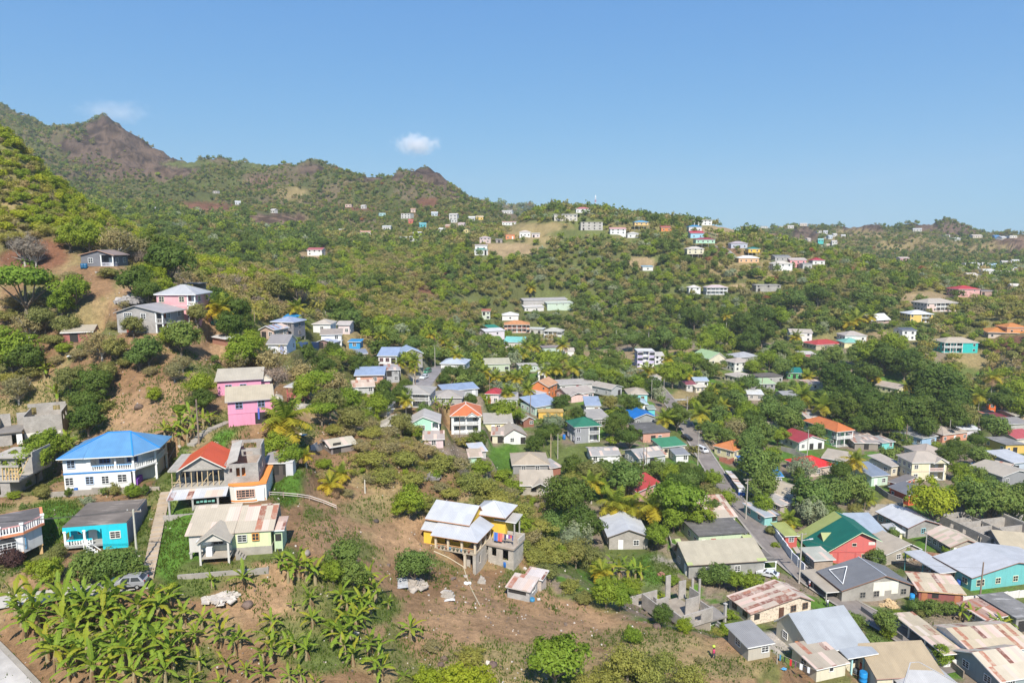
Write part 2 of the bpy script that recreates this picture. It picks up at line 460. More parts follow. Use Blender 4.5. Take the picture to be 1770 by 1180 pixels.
def window_mesh(w,h,fc,style):
 key=(round(w,1),round(h,1),fc,style)
 if key in WCACHE:return WCACHE[key]
 w,h=key[0],key[1]
 b=MB();t=0.09
 x=w/2
 b.box(-x-t,-x,-0.07,0.02,-t,h+t);b.box(x,x+t,-0.07,0.02,-t,h+t)
 b.box(-x,x,-0.07,0.02,h,h+t);b.box(-x,x,-0.1,0.02,-t,0)
 if style=='grid':
  k=max(2,int(w/0.45))
  for i in range(1,k):
   q=-x+w*i/k;b.box(q-0.03,q+0.03,-0.055,0.0,0,h)
  for i in(1,2):b.box(-x,x,-0.05,0.0,h*i/3-0.025,h*i/3+0.025)
 elif style=='sash':
  b.box(-0.035,0.035,-0.055,0.0,0,h)
  b.box(-x,x,-0.05,0.0,h*.5-0.03,h*.5+0.03)
 f=b.mesh('window',[mat('trim',fc)])
 p=MB();p.box(-x,x,-0.03,0.0,0,h)
 g=p.mesh('pane',[mat('glass')])
 q=MB();q.box(-x-t,x+t,-0.05,0.0,-t,h+t,0);q.box(-x,x,-0.08,-0.05,0,h,1)
 fm=q.mesh('window',[mat('trim',fc),mat('glass')])
 WCACHE[key]=(f,g,fm)
 return WCACHE[key]
FACE={'f':0.0,'l':-90.0,'r':90.0,'b':180.0}
class Bld:
 """a building in its own frame: x along its front, y away from the viewer, z up, origin on the ground at the front-left corner"""
 def __init__(s,label,A,B,h,cat='house',name='house',group=None,zoff=0.0,dist=None):
  a=at_y(A[0],A[1],dist)if dist else march(A[0],A[1],h)
  b=on_plane(B[0],B[1],a.z)
  if a.y>(130 if abs(a.z-CAMZ)<16 else 300)and(abs(a.z-CAMZ)<45 and abs(b.y-a.y)>.35*abs(b.x-a.x)or b.y<0):
   b=at_y(B[0],B[1],a.y+max(-.2,min(.2,(A[1]-B[1])/max(1,B[0]-A[0])))*6)
  s.w=math.hypot(b.x-a.x,b.y-a.y);s.h=h
  s.yaw=math.atan2(b.y-a.y,b.x-a.x)
  s.o=Vector((a.x,a.y,a.z-h+zoff));s.far=a.y>300
  s.label=label
  s.root=tag(empty(name,s.o,s.yaw),label,cat,group)
  s.c,s.sn=math.cos(s.yaw),math.sin(s.yaw)
  s.px=[A[0],B[0],A[1],B[1]]
  HOUSES.append(s)
 def world(s,x,y,z=0):
  return Vector((s.o.x+x*s.c-y*s.sn,s.o.y+x*s.sn+y*s.c,s.o.z+z))
 def sees(s,face,x0,x1,y0,y1):
  p={'f':(0,0,0,-1),'l':(x0,0,-1,0),'r':(x1,0,1,0)}[face]
  q=s.world((x0+x1)/2 if face=='f' else p[0],(y0+y1)/2 if face!='f' else y0)
  nx,ny=p[2]*s.c-p[3]*s.sn,p[2]*s.sn+p[3]*s.c
  return nx*-q.x+ny*-q.y>0
 def part(s,b,name,m,label=None,smooth=False):
  o=b.build(name,m,s.root,smooth)
  if label:o['label']=label
  return o
 def pad(s,x0,x1,y0,y1,fall=3.0):
  add_pad(s.o,s.yaw,x0,x1,y0,y1,s.o.z-0.04,fall)
  s.box=(x0,x1,y0,y1)
 def window(s,face,u,z,w=1.1,h=1.1,fc=WHITE,style='sash',off=0.0,x0=0,x1=None,y0=0):
  """u: position along the face"""
  f,g,fm=window_mesh(w,h,fc,style)
  x1=s.w if x1 is None else x1
  loc={'f':(u,y0-off-0.02,z),'l':(x0-off-0.02,u,z),'r':(x1+off+0.02,u,z)}[face]
  o=bpy.data.objects.new('window',fm if s.far else f);COL.objects.link(o);o.parent=s.root
  o.location=loc;o.rotation_euler=(0,0,R(FACE[face]))
  if not s.far:
   p=bpy.data.objects.new('pane',g);COL.objects.link(p);p.parent=o
  return o
 def door(s,face,u,z,w=0.95,h=2.05,c=WHITE,x0=0,x1=None,y0=0):
  x1=s.w if x1 is None else x1
  key=('door',w,h,c)
  if key not in WCACHE:
   b=MB();b.box(-w/2-.08,w/2+.08,-.05,.02,-.05,h+.08);b.box(-w/2,w/2,-.08,-.05,0,h)
   for k in(0.12,0.55):b.box(-w*.33,w*.33,-.1,-.08,h*k,h*(k+.33))
   WCACHE[key]=b.mesh('door',[mat('trim',c)])
  o=bpy.data.objects.new('door',WCACHE[key]);COL.objects.link(o);o.parent=s.root
  o.location={'f':(u,y0-.02,z),'l':(x0-.02,u,z),'r':(x1+.02,u,z)}[face]
  o.rotation_euler=(0,0,R(FACE[face]))
  return o
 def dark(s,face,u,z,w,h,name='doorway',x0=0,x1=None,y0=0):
  """an unglazed opening, drawn as a flat dark panel on the wall"""
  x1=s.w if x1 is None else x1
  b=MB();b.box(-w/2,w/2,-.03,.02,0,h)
  o=s.part(b,name,mat('trim',(0.035,0.032,0.03)))  # near-black colour paints the shade inside the opening
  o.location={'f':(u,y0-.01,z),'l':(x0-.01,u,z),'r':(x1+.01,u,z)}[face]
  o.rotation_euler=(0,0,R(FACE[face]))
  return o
 def baluster(s,p0,p1,z,h=0.9,c=WHITE,step=0.32,name='balustrade',rail=None,solid=False):
  """railing between two points of the plan"""
  b=MB();a,e=Vector((*p0,z)),Vector((*p1,z));d=e-a;n=max(2,int(d.length/step))
  if solid:b.bar(a+Vector((0,0,h/2)),e+Vector((0,0,h/2)),h/2)
  b.bar(a+Vector((0,0,h)),e+Vector((0,0,h)),0.075,1);b.bar(a+Vector((0,0,.06)),e+Vector((0,0,.06)),0.06)
  if not solid:
   for i in range(n+1):
    q=a+d*(i/n);b.bar(q,q+Vector((0,0,h)),0.065 if i%6 else 0.1)
  return s.part(b,name,[mat('trim',c),mat('trim',rail or c)])
 def column(s,x,y,z0,z1,r=0.13,c=WHITE):
  b=MB();b.box(x-r,x+r,y-r,y+r,z0,z1);b.box(x-r*1.5,x+r*1.5,y-r*1.5,y+r*1.5,z1-.18,z1-0.02)
  return s.part(b,'column',mat('trim',c))
 def steps(s,x,y,z0,z1,w=1.1,n=6,dirx=1,c=CONC):
  b=MB()
  for i in range(n):
   zz=z1+(z0-z1)*i/n;xx=x+dirx*i*0.3
   b.box(min(xx,xx+dirx*.3),max(xx,xx+dirx*.3),y-w,y,z0-.6,zz)
  return s.part(b,'steps',mat('concrete',c))
 def roof(s,kind,x0,x1,y0,y1,z,rise,m,ov=0.45,rf=0.5,trim=WHITE,t=0.16,cap=None,name='roof',hk=1.0):
  b=MB();P=[]
  if kind in('gx','gy'):
   X0,X1,Y0,Y1=(x0,x1,y0,y1)if kind=='gx' else(y0,y1,x0,x1)
   yr=Y0+rf*(Y1-Y0)
   sf=rise/max(rf*(Y1-Y0),0.05);sb=rise/max((1-rf)*(Y1-Y0),0.05)
   c=[(Y0-ov,z-min(sf*ov,.5)),(yr,z+rise),(Y1+ov,z-min(sb*ov,.5))]
   if rf>0.93:c=[(Y0-ov,z-sf*ov),(Y1+ov,z+rise+sf*ov)]
   for(ya,za),(yb,zb)in zip(c,c[1:]):
    if kind=='gx':P.append([(X0-ov,ya,za+t),(X1+ov,ya,za+t),(X1+ov,yb,zb+t),(X0-ov,yb,zb+t)])
    else:P.append([(yb,X0-ov,zb+t),(yb,X1+ov,zb+t),(ya,X1+ov,za+t),(ya,X0-ov,za+t)])
   ridge=[((X0-ov,yr,z+rise+t),(X1+ov,yr,z+rise+t))]if kind=='gx' else[((yr,X0-ov,z+rise+t),(yr,X1+ov,z+rise+t))]
   if rf>0.93:ridge=[]
  elif kind=='hip':
   a0,a1,b0,b1=x0-ov,x1+ov,y0-ov,y1+ov
   W,D=a1-a0,b1-b0;ze,zr=z-.1+t,z+rise+t
   if W>=D:
    k=min(D/2*hk,W/2-.05);ym=(b0+b1)/2;r0,r1=(a0+k,ym,zr),(a1-k,ym,zr)
   else:
    k=min(W/2*hk,D/2-.05);xm=(a0+a1)/2;r0,r1=(xm,b0+k,zr),(xm,b1-k,zr)
   c=[(a0,b0,ze),(a1,b0,ze),(a1,b1,ze),(a0,b1,ze)]
   if W>=D:P=[[c[0],c[1],r1,r0],[c[1],c[2],r1],[c[2],c[3],r0,r1],[c[3],c[0],r0]];ridge=[(r0,r1),(c[0],r0),(c[3],r0),(c[1],r1),(c[2],r1)]
   else:P=[[c[0],c[1],r0],[c[1],c[2],r1,r0],[c[2],c[3],r1],[c[3],c[0],r0,r1]];ridge=[(r0,r1),(c[0],r0),(c[1],r0),(c[2],r1),(c[3],r1)]
  else:
   P=[[(x0-ov,y0-ov,z+t),(x1+ov,y0-ov,z+t),(x1+ov,y1+ov,z+t+rise),(x0-ov,y1+ov,z+t+rise)]]
   ridge=[]
  b.shell(P,t,0,1)
  if cap is None and kind=='hip':cap='same'
  if cap is not None:
   for p,q in ridge:b.bar(Vector(p),Vector(q),0.09,2)
  cm=m if cap in(None,'same')else mat('trim',cap)
  return s.part(b,name,[m,mat('trim',trim),cm])
 def walls(s,poly,h,m,gable=None,depth=2.5,name='wall'):
  """footprint polygon (counter-clockwise) pulled up to the eaves, with the gable triangles closed"""
  b=MB();b.prism(poly,-depth,h)
  if gable:
   kind,x0,x1,y0,y1,rise,rf=gable
   if kind=='gx':
    yr=y0+rf*(y1-y0)
    for x in(x0,x1):b.quad((x,y0,h),(x,y1,h),(x,yr,h+rise))
    if rf>.93:b.quad((x0,y1,h),(x1,y1,h),(x1,y1,h+rise),(x0,y1,h+rise))
   elif kind=='gy':
    xr=x0+rf*(x1-x0)
    for y in(y0,y1):b.quad((x0,y,h),(x1,y,h),(xr,y,h+rise))
    if rf>.93:b.quad((x1,y0,h),(x1,y1,h),(x1,y1,h+rise),(x1,y0,h+rise))
  return s.part(b,name,m)
def rmat(c,kind='metal',x=0.0):return mat(kind,c,x)
def house(label,A,B,dep,h,roof,wall,front=None,side=None,st=None,porch=None,wk='paint',fc=WHITE,style='sash',ov=0.45,trim=WHITE,band=None,stilts=0.0,cap=None,cat='house',group=None,name='house',dist=None,dc=WHITE):
 """one house. roof = (type, rise, colour[, material, amount[, ridge fraction]]); porch = (from, to, depth[, railing colour]);
    front / side = opening codes from the top storey down, e.g. 'w w|d w'"""
 s=Bld(label,A,B,h+stilts,cat,name,group,dist=dist)
 s.depth=dep
 w=s.w
 rt,rise,rc=roof[:3]
 rk=roof[3]if len(roof)>3 else('flatroof' if rt=='flat' else 'metal')
 rx=roof[4]if len(roof)>4 else 0.0
 rf=roof[5]if len(roof)>5 else 0.5
 rf=min(rf,0.96)if rf>0.93 else rf
 s.pad(-0.8,w+0.8,-1.0,dep+0.8)
 wm=mat(wk,wall)
 z0=stilts
 H=h+stilts
 st=st or max(1,round(h/2.8))
 sh=h/st
 if porch:
  p0,p1,pd=porch[0]*w,porch[1]*w,porch[2]
  poly=[]
  poly+=[(0,0),(p0,0)]if p0>0.1 else[]
  poly+=[(p0,pd),(p1,pd)]
  poly+=[(p1,0),(w,0)]if p1<w-0.1 else[]
  poly+=[(w,dep),(0,dep)]
  if p0<=0.1:poly[0]=(0,pd)
  if p1>=w-0.1:poly[poly.index((p1,pd))]=(w,pd)
 else:
  poly=[(0,0),(w,0),(w,dep),(0,dep)]
 gab=(rt,0,w,0,dep,rise,rf)if rt in('gx','gy')else None
 b=MB();b.prism(poly,z0 if stilts else-2.5,H)
 if gab:
  if rt=='gx':
   yr=rf*dep
   for x in(0,w):b.quad((x,0,H),(x,dep,H),(x,yr,H+rise))
   if rf>.93:b.quad((0,dep,H),(w,dep,H),(w,dep,H+rise),(0,dep,H+rise))
  else:
   xr=rf*w
   for y in(0,dep):b.quad((0,y,H),(w,y,H),(xr,y,H+rise))
   if rf>.93:b.quad((w,0,H),(w,dep,H),(w,dep,H+rise),(w,0,H+rise))
 s.part(b,'wall',wm)
 if stilts:
  for x in(0.15,w*.33,w*.67,w-.15):
   for y in(0.15,dep-.15):
    q=MB();q.box(x-.14,x+.14,y-.14,y+.14,-2.5,z0-.01);s.part(q,'stilt',mat('concrete',CONC))
 if rt=='flat':
  q=MB();q.box(-.3,w+.3,-.3,dep+.3,H+.01,H+.2);s.part(q,'roof',rmat(rc,rk,rx))
 else:
  s.roof(rt,0,w,0,dep,H,rise,rmat(rc,rk,rx),ov,rf,trim,cap=cap)
 if band and st>1:
  q=MB()
  for k in range(1,st):
   z=z0+k*sh
   q.box(-.05,(porch[0]*w if porch else w)+.05,-.05,0.0,z-.12,z+.08)
   q.box(-.05,0.0,0.0,dep,z-.12,z+.08)
  s.part(q,'band',mat('trim',band))
 if porch:
  railc=porch[3]if len(porch)>3 else WHITE
  for k in range(st):
   z=z0+k*sh
   q=MB();q.box(p0+.01,p1-.01,0.0,pd-.01,z-.22,z+.04);s.part(q,'floor_slab',mat('concrete',shade(WHITE,.7)))
   if z>1.2 or st==1:
    s.baluster((p0+.15,.12),(p1-.15,.12),z,c=railc)
    if p0<=.1:s.baluster((.12,.12),(.12,pd),z,c=railc)
    if p1>=w-.1:s.baluster((w-.12,.12),(w-.12,pd),z,c=railc)
  n=max(2,int((p1-p0)/2.8)+1)
  for i in range(n):
   s.column(p0+.15+(p1-p0-.3)*i/(n-1),.13,z0 if z0 else-1.5,H)
  for k in range(st):
   z=z0+k*sh
   m_=max(1,int((p1-p0)/2.2))
   for i in range(m_):
    u=p0+(p1-p0)*(i+.5)/m_
    if i==m_//2:s.door('f',u,z+.05,y0=pd,c=dc)
    else:s.window('f',u,z+.95,1.1,1.15,fc,style,y0=pd)
 def opening(face,code,u,z):
  if code=='w':s.window(face,u,z+.95,1.05,1.15,fc,style)
  elif code=='W':s.window(face,u,z+.85,1.8,1.3,fc,style)
  elif code=='s':s.window(face,u,z+1.3,.7,.7,fc,'none')
  elif code=='d':s.door(face,u,z+.05,c=dc)
  elif code=='g':
   s.door(face,u,z+.05,w=2.4,h=2.2,c=shade(WHITE,.8))
  elif code=='o':s.dark(face,u,z+.05,1.6,2.1)
  elif code=='O':s.dark(face,u,z+.9,1.2,1.1,'opening')
 rnd=random.Random(label)
 def fill(face,length,lo,hi,spec):
  if not s.sees(face,0,w,0,dep):return
  if hi-lo<1.2:return
  rows=spec.split('|')if spec else None
  for k in range(st):
   z=z0+(st-1-k)*sh
   if rows:codes=rows[min(k,len(rows)-1)].replace(' ','')
   else:
    n=max(1,int((hi-lo)/(3.0 if not s.far else 2.6)))
    codes=['w']*n
    if k==st-1 and face=='f' and n>1:codes[rnd.randrange(n)]='d'
    codes=''.join(codes)
   for i,cd in enumerate(codes):
    opening(face,cd,lo+(hi-lo)*(i+.5)/len(codes),z)
 if porch:
  if p0>1.2:fill('f',w,0,p0,front)
  if p1<w-1.2:fill('f',w,p1,w,front)
 else:fill('f',w,0,w,front)
 for fc_ in 'lr':fill(fc_,dep,0,dep,side)
 return s
def far_house(label,px,py,wpx,c,roofc,rt='gx',h=3.0,dep=None,dist=None,yaw=0.0,grp=None):
 """a house so far off that only its body, roof and a row of openings can be made out; (px, py) = middle of its eaves"""
 a=march(px,py,h,ymin=dist or 300.0)
 w=max(4.5,.86*wpx*math.hypot(a.x,a.y,a.z-CAMZ)/F)
 dep=dep or min(9.0,w*.8)
 o=Vector((a.x,a.y,a.z-h))
 r=tag(empty('house',o,R(yaw)),label,'house',grp)
 b=MB();b.prism([(-w/2,0),(w/2,0),(w/2,dep),(-w/2,dep)],-3,h)
 if rt=='gx':
  for x in(-w/2,w/2):b.quad((x,0,h),(x,dep,h),(x,dep*.5,h+1.2))
 b.build('wall',mat('paint',c),r)
 s=Bld.__new__(Bld);s.root=r;s.w=w;s.far=True;s.o=o;s.yaw=R(yaw);s.label=label
 s.c,s.sn=math.cos(s.yaw),math.sin(s.yaw);s.h=h;s.depth=dep
 if rt=='flat':
  q=MB();q.box(-w/2-.2,w/2+.2,-.2,dep+.2,h+.01,h+.2);s.part(q,'roof',mat('concrete',roofc))
 else:s.roof(rt,-w/2,w/2,0,dep,h,1.3,mat('metal',roofc),.4)
 st=max(1,round(h/2.9));sh=h/st
 n=max(1,int(w/3))
 for k in range(st):
  for i in range(n):s.window('f',-w/2+w*(i+.5)/n,k*sh+.8,1.2,1.3,shade(c,.9),'none')
 s.pad(-w/2-.8,w/2+.8,-1.0,dep+.8,4.0)
 s.px=[px-wpx/2,px+wpx/2,py,py]
 HOUSES.append(s)
 return s
def level_pads():
 global GZ
 X,Y=GX,GYY
 for ox,oy,c,s,x0,x1,y0,y1,z,fall in PADS:
  r=max(abs(x0),abs(x1))+max(abs(y0),abs(y1))+fall+2
  m=(np.abs(X-ox)<r)&(np.abs(Y-oy)<r)
  if not m.any():continue
  fl=max(fall,oy*0.012)
  dx,dy=X[m]-ox,Y[m]-oy
  lx,ly=dx*c+dy*s,-dx*s+dy*c
  e=np.hypot(np.maximum(np.maximum(x0-lx,lx-x1),0),np.maximum(np.maximum(y0-ly,ly-y1),0))
  k=np.clip(1-e/fl,0,1);k=k*k*(3-2*k)
  GZ[m]=GZ[m]*(1-k)+z*k
def level_roads():
 X,Y=GX,GYY
 for pts,hw in ROADS:
  xs,ys=[p.x for p in pts],[p.y for p in pts]
  m=(X>min(xs)-8)&(X<max(xs)+8)&(Y>min(ys)-8)&(Y<max(ys)+8)
  x,y=X[m],Y[m];best=np.full(x.shape,1e9);zz=np.zeros(x.shape)
  for a,b in zip(pts,pts[1:]):
   dx,dy=b.x-a.x,b.y-a.y;L=dx*dx+dy*dy+1e-9
   t=np.clip(((x-a.x)*dx+(y-a.y)*dy)/L,0,1)
   e=np.hypot(x-a.x-t*dx,y-a.y-t*dy);k=e<best
   best[k]=e[k];zz[k]=(a.z+t*(b.z-a.z))[k]
  k=np.clip(1-(best-hw-.5)/2.5,0,1);k=k*k*(3-2*k)
  GZ[m]=GZ[m]*(1-k)+(zz-.15)*k
ALB={'soil':(0.225,0.14,0.078),'soilL':(0.3,0.195,0.112),'soilR':(0.18,0.09,0.055),'dryg':(0.27,0.215,0.105),'dryf':(0.30,0.225,0.13),'grass':(0.115,0.145,0.042),'lawn':(0.085,0.17,0.026),'greeng':(0.13,0.15,0.05),'floor':(0.105,0.115,0.04),'rock':(0.19,0.135,0.10),'rockd':(0.125,0.088,0.072),'cliff':(0.3,0.2,0.14),'dirt':(0.23,0.185,0.14),'conc':(0.36,0.33,0.29)}
PATCH=[(305,945,42,75,'lawn',1,70,130),(100,895,62,36,'lawn',1,80,130),(235,905,30,40,'grass',1,80,130),(388,768,30,26,'lawn',1,90,150),(495,850,36,28,'lawn',1,90,140),(345,1005,40,30,'grass',1,70,120),(470,965,60,22,'grass',1,70,120),(560,1130,70,40,'grass',0,60,110),(620,1050,60,40,'grass',0,60,110),(1128,985,46,32,'lawn',1,105,150),(1150,975,30,25,'grass',1,105,150),(660,880,70,28,'dryg',1,90,150),(700,930,60,40,'soilL',1,90,150),(850,1040,110,45,'soilL',1,80,130),(960,1075,140,40,'soilL',1,80,130),(1120,1105,110,28,'dryg',1,80,120),(560,930,60,40,'soilL',1,80,130),(770,1100,80,40,'soilL',1,70,120),(740,1000,70,30,'soil',1,80,130),(430,780,40,30,'soil',1,90,150),(430,1040,70,45,'soilL',1,60,110),(250,690,90,50,'soilL',1,100,170),(230,640,80,40,'soil',1,110,190),(340,590,60,40,'soilL',1,110,190),(480,690,40,30,'soil',1,100,170),(600,740,50,20,'soil',1,100,170),(570,800,60,50,'soil',1,100,160),(50,700,60,40,'dryg',1,100,170),(60,590,60,25,'soil',1,120,200),(160,490,40,30,'soil',1,140,220),(120,540,60,25,'dryg',1,130,210),(60,440,60,30,'soilR',1,150,230),(15,350,40,40,'dryg',0,180,260),(300,800,40,40,'grass',1,80,140),(150,1050,160,30,'soil',0,60,110),(40,1120,60,70,'soil',1,50,110),(880,1150,110,40,'dryg',0,60,110),(1280,1150,90,25,'dryg',1,75,110),(1400,1165,70,18,'soil',1,75,120),(1320,1110,70,20,'conc',1,100,140),(1540,1075,50,30,'grass',0,100,140),(1590,1085,40,18,'dirt',1,100,140),(1650,1060,60,25,'dirt',1,100,140),(1520,1040,50,12,'dirt',1,110,150),(1620,1000,60,20,'conc',1,110,160),(1700,1040,50,8,'dirt',1,110,160),(1450,1090,30,40,'dirt',1,100,140),(1180,965,60,10,'conc',1,120,160),(1390,890,60,40,'dirt',1,130,200),(1000,790,70,30,'grass',1,150,230),(880,790,40,25,'lawn',1,160,240),(940,775,40,30,'grass',1,160,240),(740,790,60,30,'dirt',1,160,230),(1185,690,25,15,'dryg',1,220,330),(730,655,18,30,'conc',1,180,300),(1380,790,40,14,'lawn',1,180,260),(1530,890,50,18,'conc',1,140,220),(1540,870,30,12,'dryg',1,140,220),(1660,800,40,20,'dirt',1,160,260),(1090,614,130,9,'dryf',1,300,440),(1180,612,60,10,'dryf',1,300,440),(940,512,70,7,'greeng',1,400,620),(810,522,50,8,'greeng',1,350,560),(890,612,30,8,'dryf',1,300,460),(905,575,60,7,'dryf',1,380,520),(800,600,60,10,'dryf',0,260,420),(720,610,30,10,'dryg',0,240,360),(640,600,60,30,'dryg',0,220,330),(1520,582,60,9,'dryf',1,330,480),(1310,545,60,10,'dryf',0,400,520),(1375,540,40,14,'dryg',0,400,520),(1270,497,40,6,'dryf',1,430,560),(1110,455,30,10,'dryf',1,460,620),(1250,470,50,20,'dryg',0,430,620),(1230,432,50,14,'soil',0,450,650),(1300,460,60,12,'dryg',0,450,650),(1350,475,60,10,'dryg',0,430,600),(1600,515,50,10,'dryf',1,400,500),(1640,470,60,12,'dryg',0,420,620),(1600,460,40,8,'dryf',1,450,650),(1750,600,40,25,'soilR',0,300,420),(1690,620,60,14,'dryg',0,300,420),(885,432,56,16,'dryf',1,480,680),(930,402,62,20,'dryg',1,520,760),(1010,404,60,9,'greeng',1,520,760),(1180,400,90,10,'greeng',0,520,760),(1060,378,100,8,'greeng',0,560,760),(1250,400,50,10,'dryf',1,540,700),(735,490,35,25,'soilR',0,300,560),(760,485,22,26,'soilR',0,300,520),(870,500,50,20,'floor',0,300,600),(480,383,62,14,'cliff',1,560,900),(490,398,50,12,'greeng',0,500,900),(355,362,60,14,'soilR',1,480,900),(330,395,50,22,'soilR',0,420,800),(310,410,40,14,'soilR',0,420,800),(400,385,30,20,'dryg',0,420,800),(560,440,90,8,'dryg',0,420,700),(540,445,40,10,'dryf',1,420,600),(760,368,50,8,'soilR',0,600,1100),(740,350,20,8,'soilR',1,700,1100),(600,360,60,6,'soilR',0,600,1000),(180,222,26,20,'rockd',1,800,1400),(195,240,55,30,'rock',1,800,1400),(255,272,75,26,'rock',1,800,1400),(130,255,36,14,'rockd',1,800,1400),(300,295,50,14,'rock',1,800,1400),(250,290,60,18,'cliff',0,800,1300),(220,260,120,50,'rock',0,800,1400),(330,284,50,7,'greeng',1,800,1400),(450,285,40,6,'greeng',1,900,1400),(450,315,30,14,'cliff',0,700,1300),(540,293,22,9,'rock',1,800,1400),(505,335,30,14,'dryg',0,700,1300),(620,325,12,22,'greeng',0,800,1400),(640,311,26,5,'rock',1,900,1400),(742,298,32,10,'rockd',1,800,1400),(770,312,40,12,'rock',1,800,1300),(800,330,50,16,'rock',0,800,1300),(690,308,12,6,'rock',1,900,1400),(840,350,26,8,'rock',0,800,1300),(1490,396,48,9,'rock',1,900,1500),(1480,410,50,16,'dryg',0,800,1500),(1395,406,26,12,'rock',1,800,1500),(1597,395,26,8,'rock',1,900,1500),(1645,398,50,12,'rock',0,900,1500),(1750,422,40,16,'cliff',1,700,1400),(1680,430,80,14,'dryg',0,700,1400),(1735,440,40,8,'rock',0,600,1400),(1560,420,60,16,'dryg',0,700,1400),]
def patch_weights(px,py,Y,xw,yw,clear=False):
 """colour mixing weights of the ground patches at projected points"""
 wob=fbm(xw/9,yw/9,40,4)-0.5
 out=[]
 for qx,qy,rx,ry,key,clr,y0,y1 in PATCH:
  if clear and not clr:continue
  d=np.hypot((px-qx)/rx,(py-qy)/ry)+wob*0.9
  w=np.clip((1.12-d)/0.35,0,1)*((Y>y0)&(Y<y1))
  out.append((key,w))
 return out
def ground_albedo():
 PX,PY,D=project(GX,GYY,GZ0)
 n1,n2,n3=fbm(GX/14,GYY/14,31,4),fbm(GX/4.5,GYY/4.5,33,4),fbm(GX/60,GYY/60,35,4)
 c={k:np.array(v)for k,v in ALB.items()}
 def mix(a,b,w):return a*(1-w[...,None])+b*w[...,None]
 def st(x,a,b):
  t=np.clip((x-a)/(b-a),0,1);return t*t*(3-2*t)
 col=np.broadcast_to(c['soil'],GX.shape+(3,)).copy()
 col=mix(col,c['soilL'],st(n1,.45,.62))
 col=mix(col,c['dryg'],st(n2,.5,.64)*.6)
 col=mix(col,c['grass'],st(fbm(GX/6,GYY/6,50,4),.52,.62)*.75)
 valley=(GZ0<CAMZ-57)&(GYY>100)&(GYY<420)
 v=mix(mix(np.broadcast_to(c['dirt'],col.shape),c['grass'],st(n1,.42,.56)),c['lawn'],st(n2,.55,.65))
 col=np.where(valley[...,None],v,col)
 fo=mix(mix(np.broadcast_to(c['floor'],col.shape),c['greeng'],st(n1,.42,.6)),c['dryg'],st(n3,.5,.62)*.6)
 col=mix(col,fo,np.where(valley,0,np.where(PX<620,st(GYY,172,200),st(GYY,200,260))))
 mo=mix(mix(np.broadcast_to(c['greeng']*.8,col.shape),c['floor'],st(n1,.4,.55)),c['rock'],st(n3,.55,.68)*.6)
 col=mix(col,mo,st(GYY,650,800))
 rk=np.zeros(GX.shape)
 for key,w in patch_weights(PX,PY,GYY,GX,GYY):
  col=mix(col,c[key]*(0.85+.3*n2[...,None]),w)
  rk=rk*(1-w)+w*(key in('rock','rockd','cliff'))
 rk=np.maximum(rk,st(GYY,700,850)*.3)
 cr=1-np.abs(2*fbm(GX/30,GZ0/14+GYY/40,71,4)-1)
 col=col*(1-(rk*.62*st(cr,.72,.95))[...,None])  # dark crevices of the crags: their shade painted into the rock colour
 return np.clip(col*(0.82+.36*n2[...,None]),0,1),rk
def build_ground():
 alb,rk=ground_albedo()
 v=np.stack([GX,GYY,GZ],-1).reshape(-1,3)
 idx=np.arange(NU*NV).reshape(NV,NU)
 q=np.stack([idx[:-1,:-1],idx[:-1,1:],idx[1:,1:],idx[1:,:-1]],-1).reshape(-1,4)
 me=bpy.data.meshes.new('ground')
 me.vertices.add(len(v));me.vertices.foreach_set('co',v.ravel())
 me.loops.add(q.size);me.loops.foreach_set('vertex_index',q.ravel().astype(np.int32))
 me.polygons.add(len(q));me.polygons.foreach_set('loop_start',np.arange(0,q.size,4,dtype=np.int32));me.polygons.foreach_set('loop_total',np.full(len(q),4,dtype=np.int32))
 me.polygons.foreach_set('use_smooth',np.ones(len(q),dtype=bool))
 me.update()
 at=me.color_attributes.new('alb','FLOAT_COLOR','POINT')
 at.data.foreach_set('color',np.c_[alb.reshape(-1,3),rk.ravel()].ravel())
 m,nt,b=_new('ground');L=nt.links
 a=_n(nt,"ShaderNodeAttribute");a.attribute_name='alb'
 geo=_n(nt,"ShaderNodeNewGeometry").outputs["Position"]
 f,g=_noise(nt,geo,0.9,6,.7),_noise(nt,geo,5.0,4,.7)
 col=_mixc(nt,_ramp(nt,f,.3,.7),(.62,.62,.6),(1.25,1.2,1.15))
 col=_mixc(nt,1.0,a.outputs["Color"],col,'MULTIPLY')
 col2=_mixc(nt,_ramp(nt,g,.35,.7),(.75,.75,.75),(1.15,1.15,1.15))
 col=_mixc(nt,1.0,col,col2,'MULTIPLY')
 L.new(col,b.inputs["Base Color"]);b.inputs["Roughness"].default_value=.95;b.inputs["Specular IOR Level"].default_value=.1
 big=_noise(nt,geo,.07,7,.72);hgt=_math(nt,'ADD',_math(nt,'MULTIPLY',f,.5),_math(nt,'MULTIPLY',_math(nt,'MULTIPLY',big,a.outputs["Alpha"]),22))
 _bump(nt,hgt,b,.75,1.0)
 me.materials.append(m)
 o=bpy.data.objects.new('ground',me);COL.objects.link(o);tag(o,kind='structure')
 return o
def haze(d):
 q=MB();q.box(-2600,2600,-60,5200,-420,520);m=bpy.data.materials.new('haze');m.use_nodes=True;nt=m.node_tree
 nt.nodes.remove(nt.nodes['Principled BSDF']);v=nt.nodes.new('ShaderNodeVolumePrincipled');v.inputs['Color'].default_value=(.86,.92,1,1)
 v.inputs['Density'].default_value=d;v.inputs['Anisotropy'].default_value=.2;nt.links.new(v.outputs[0],nt.nodes['Material Output'].inputs['Volume'])
 o=q.build('haze',m);tag(o,kind='stuff')
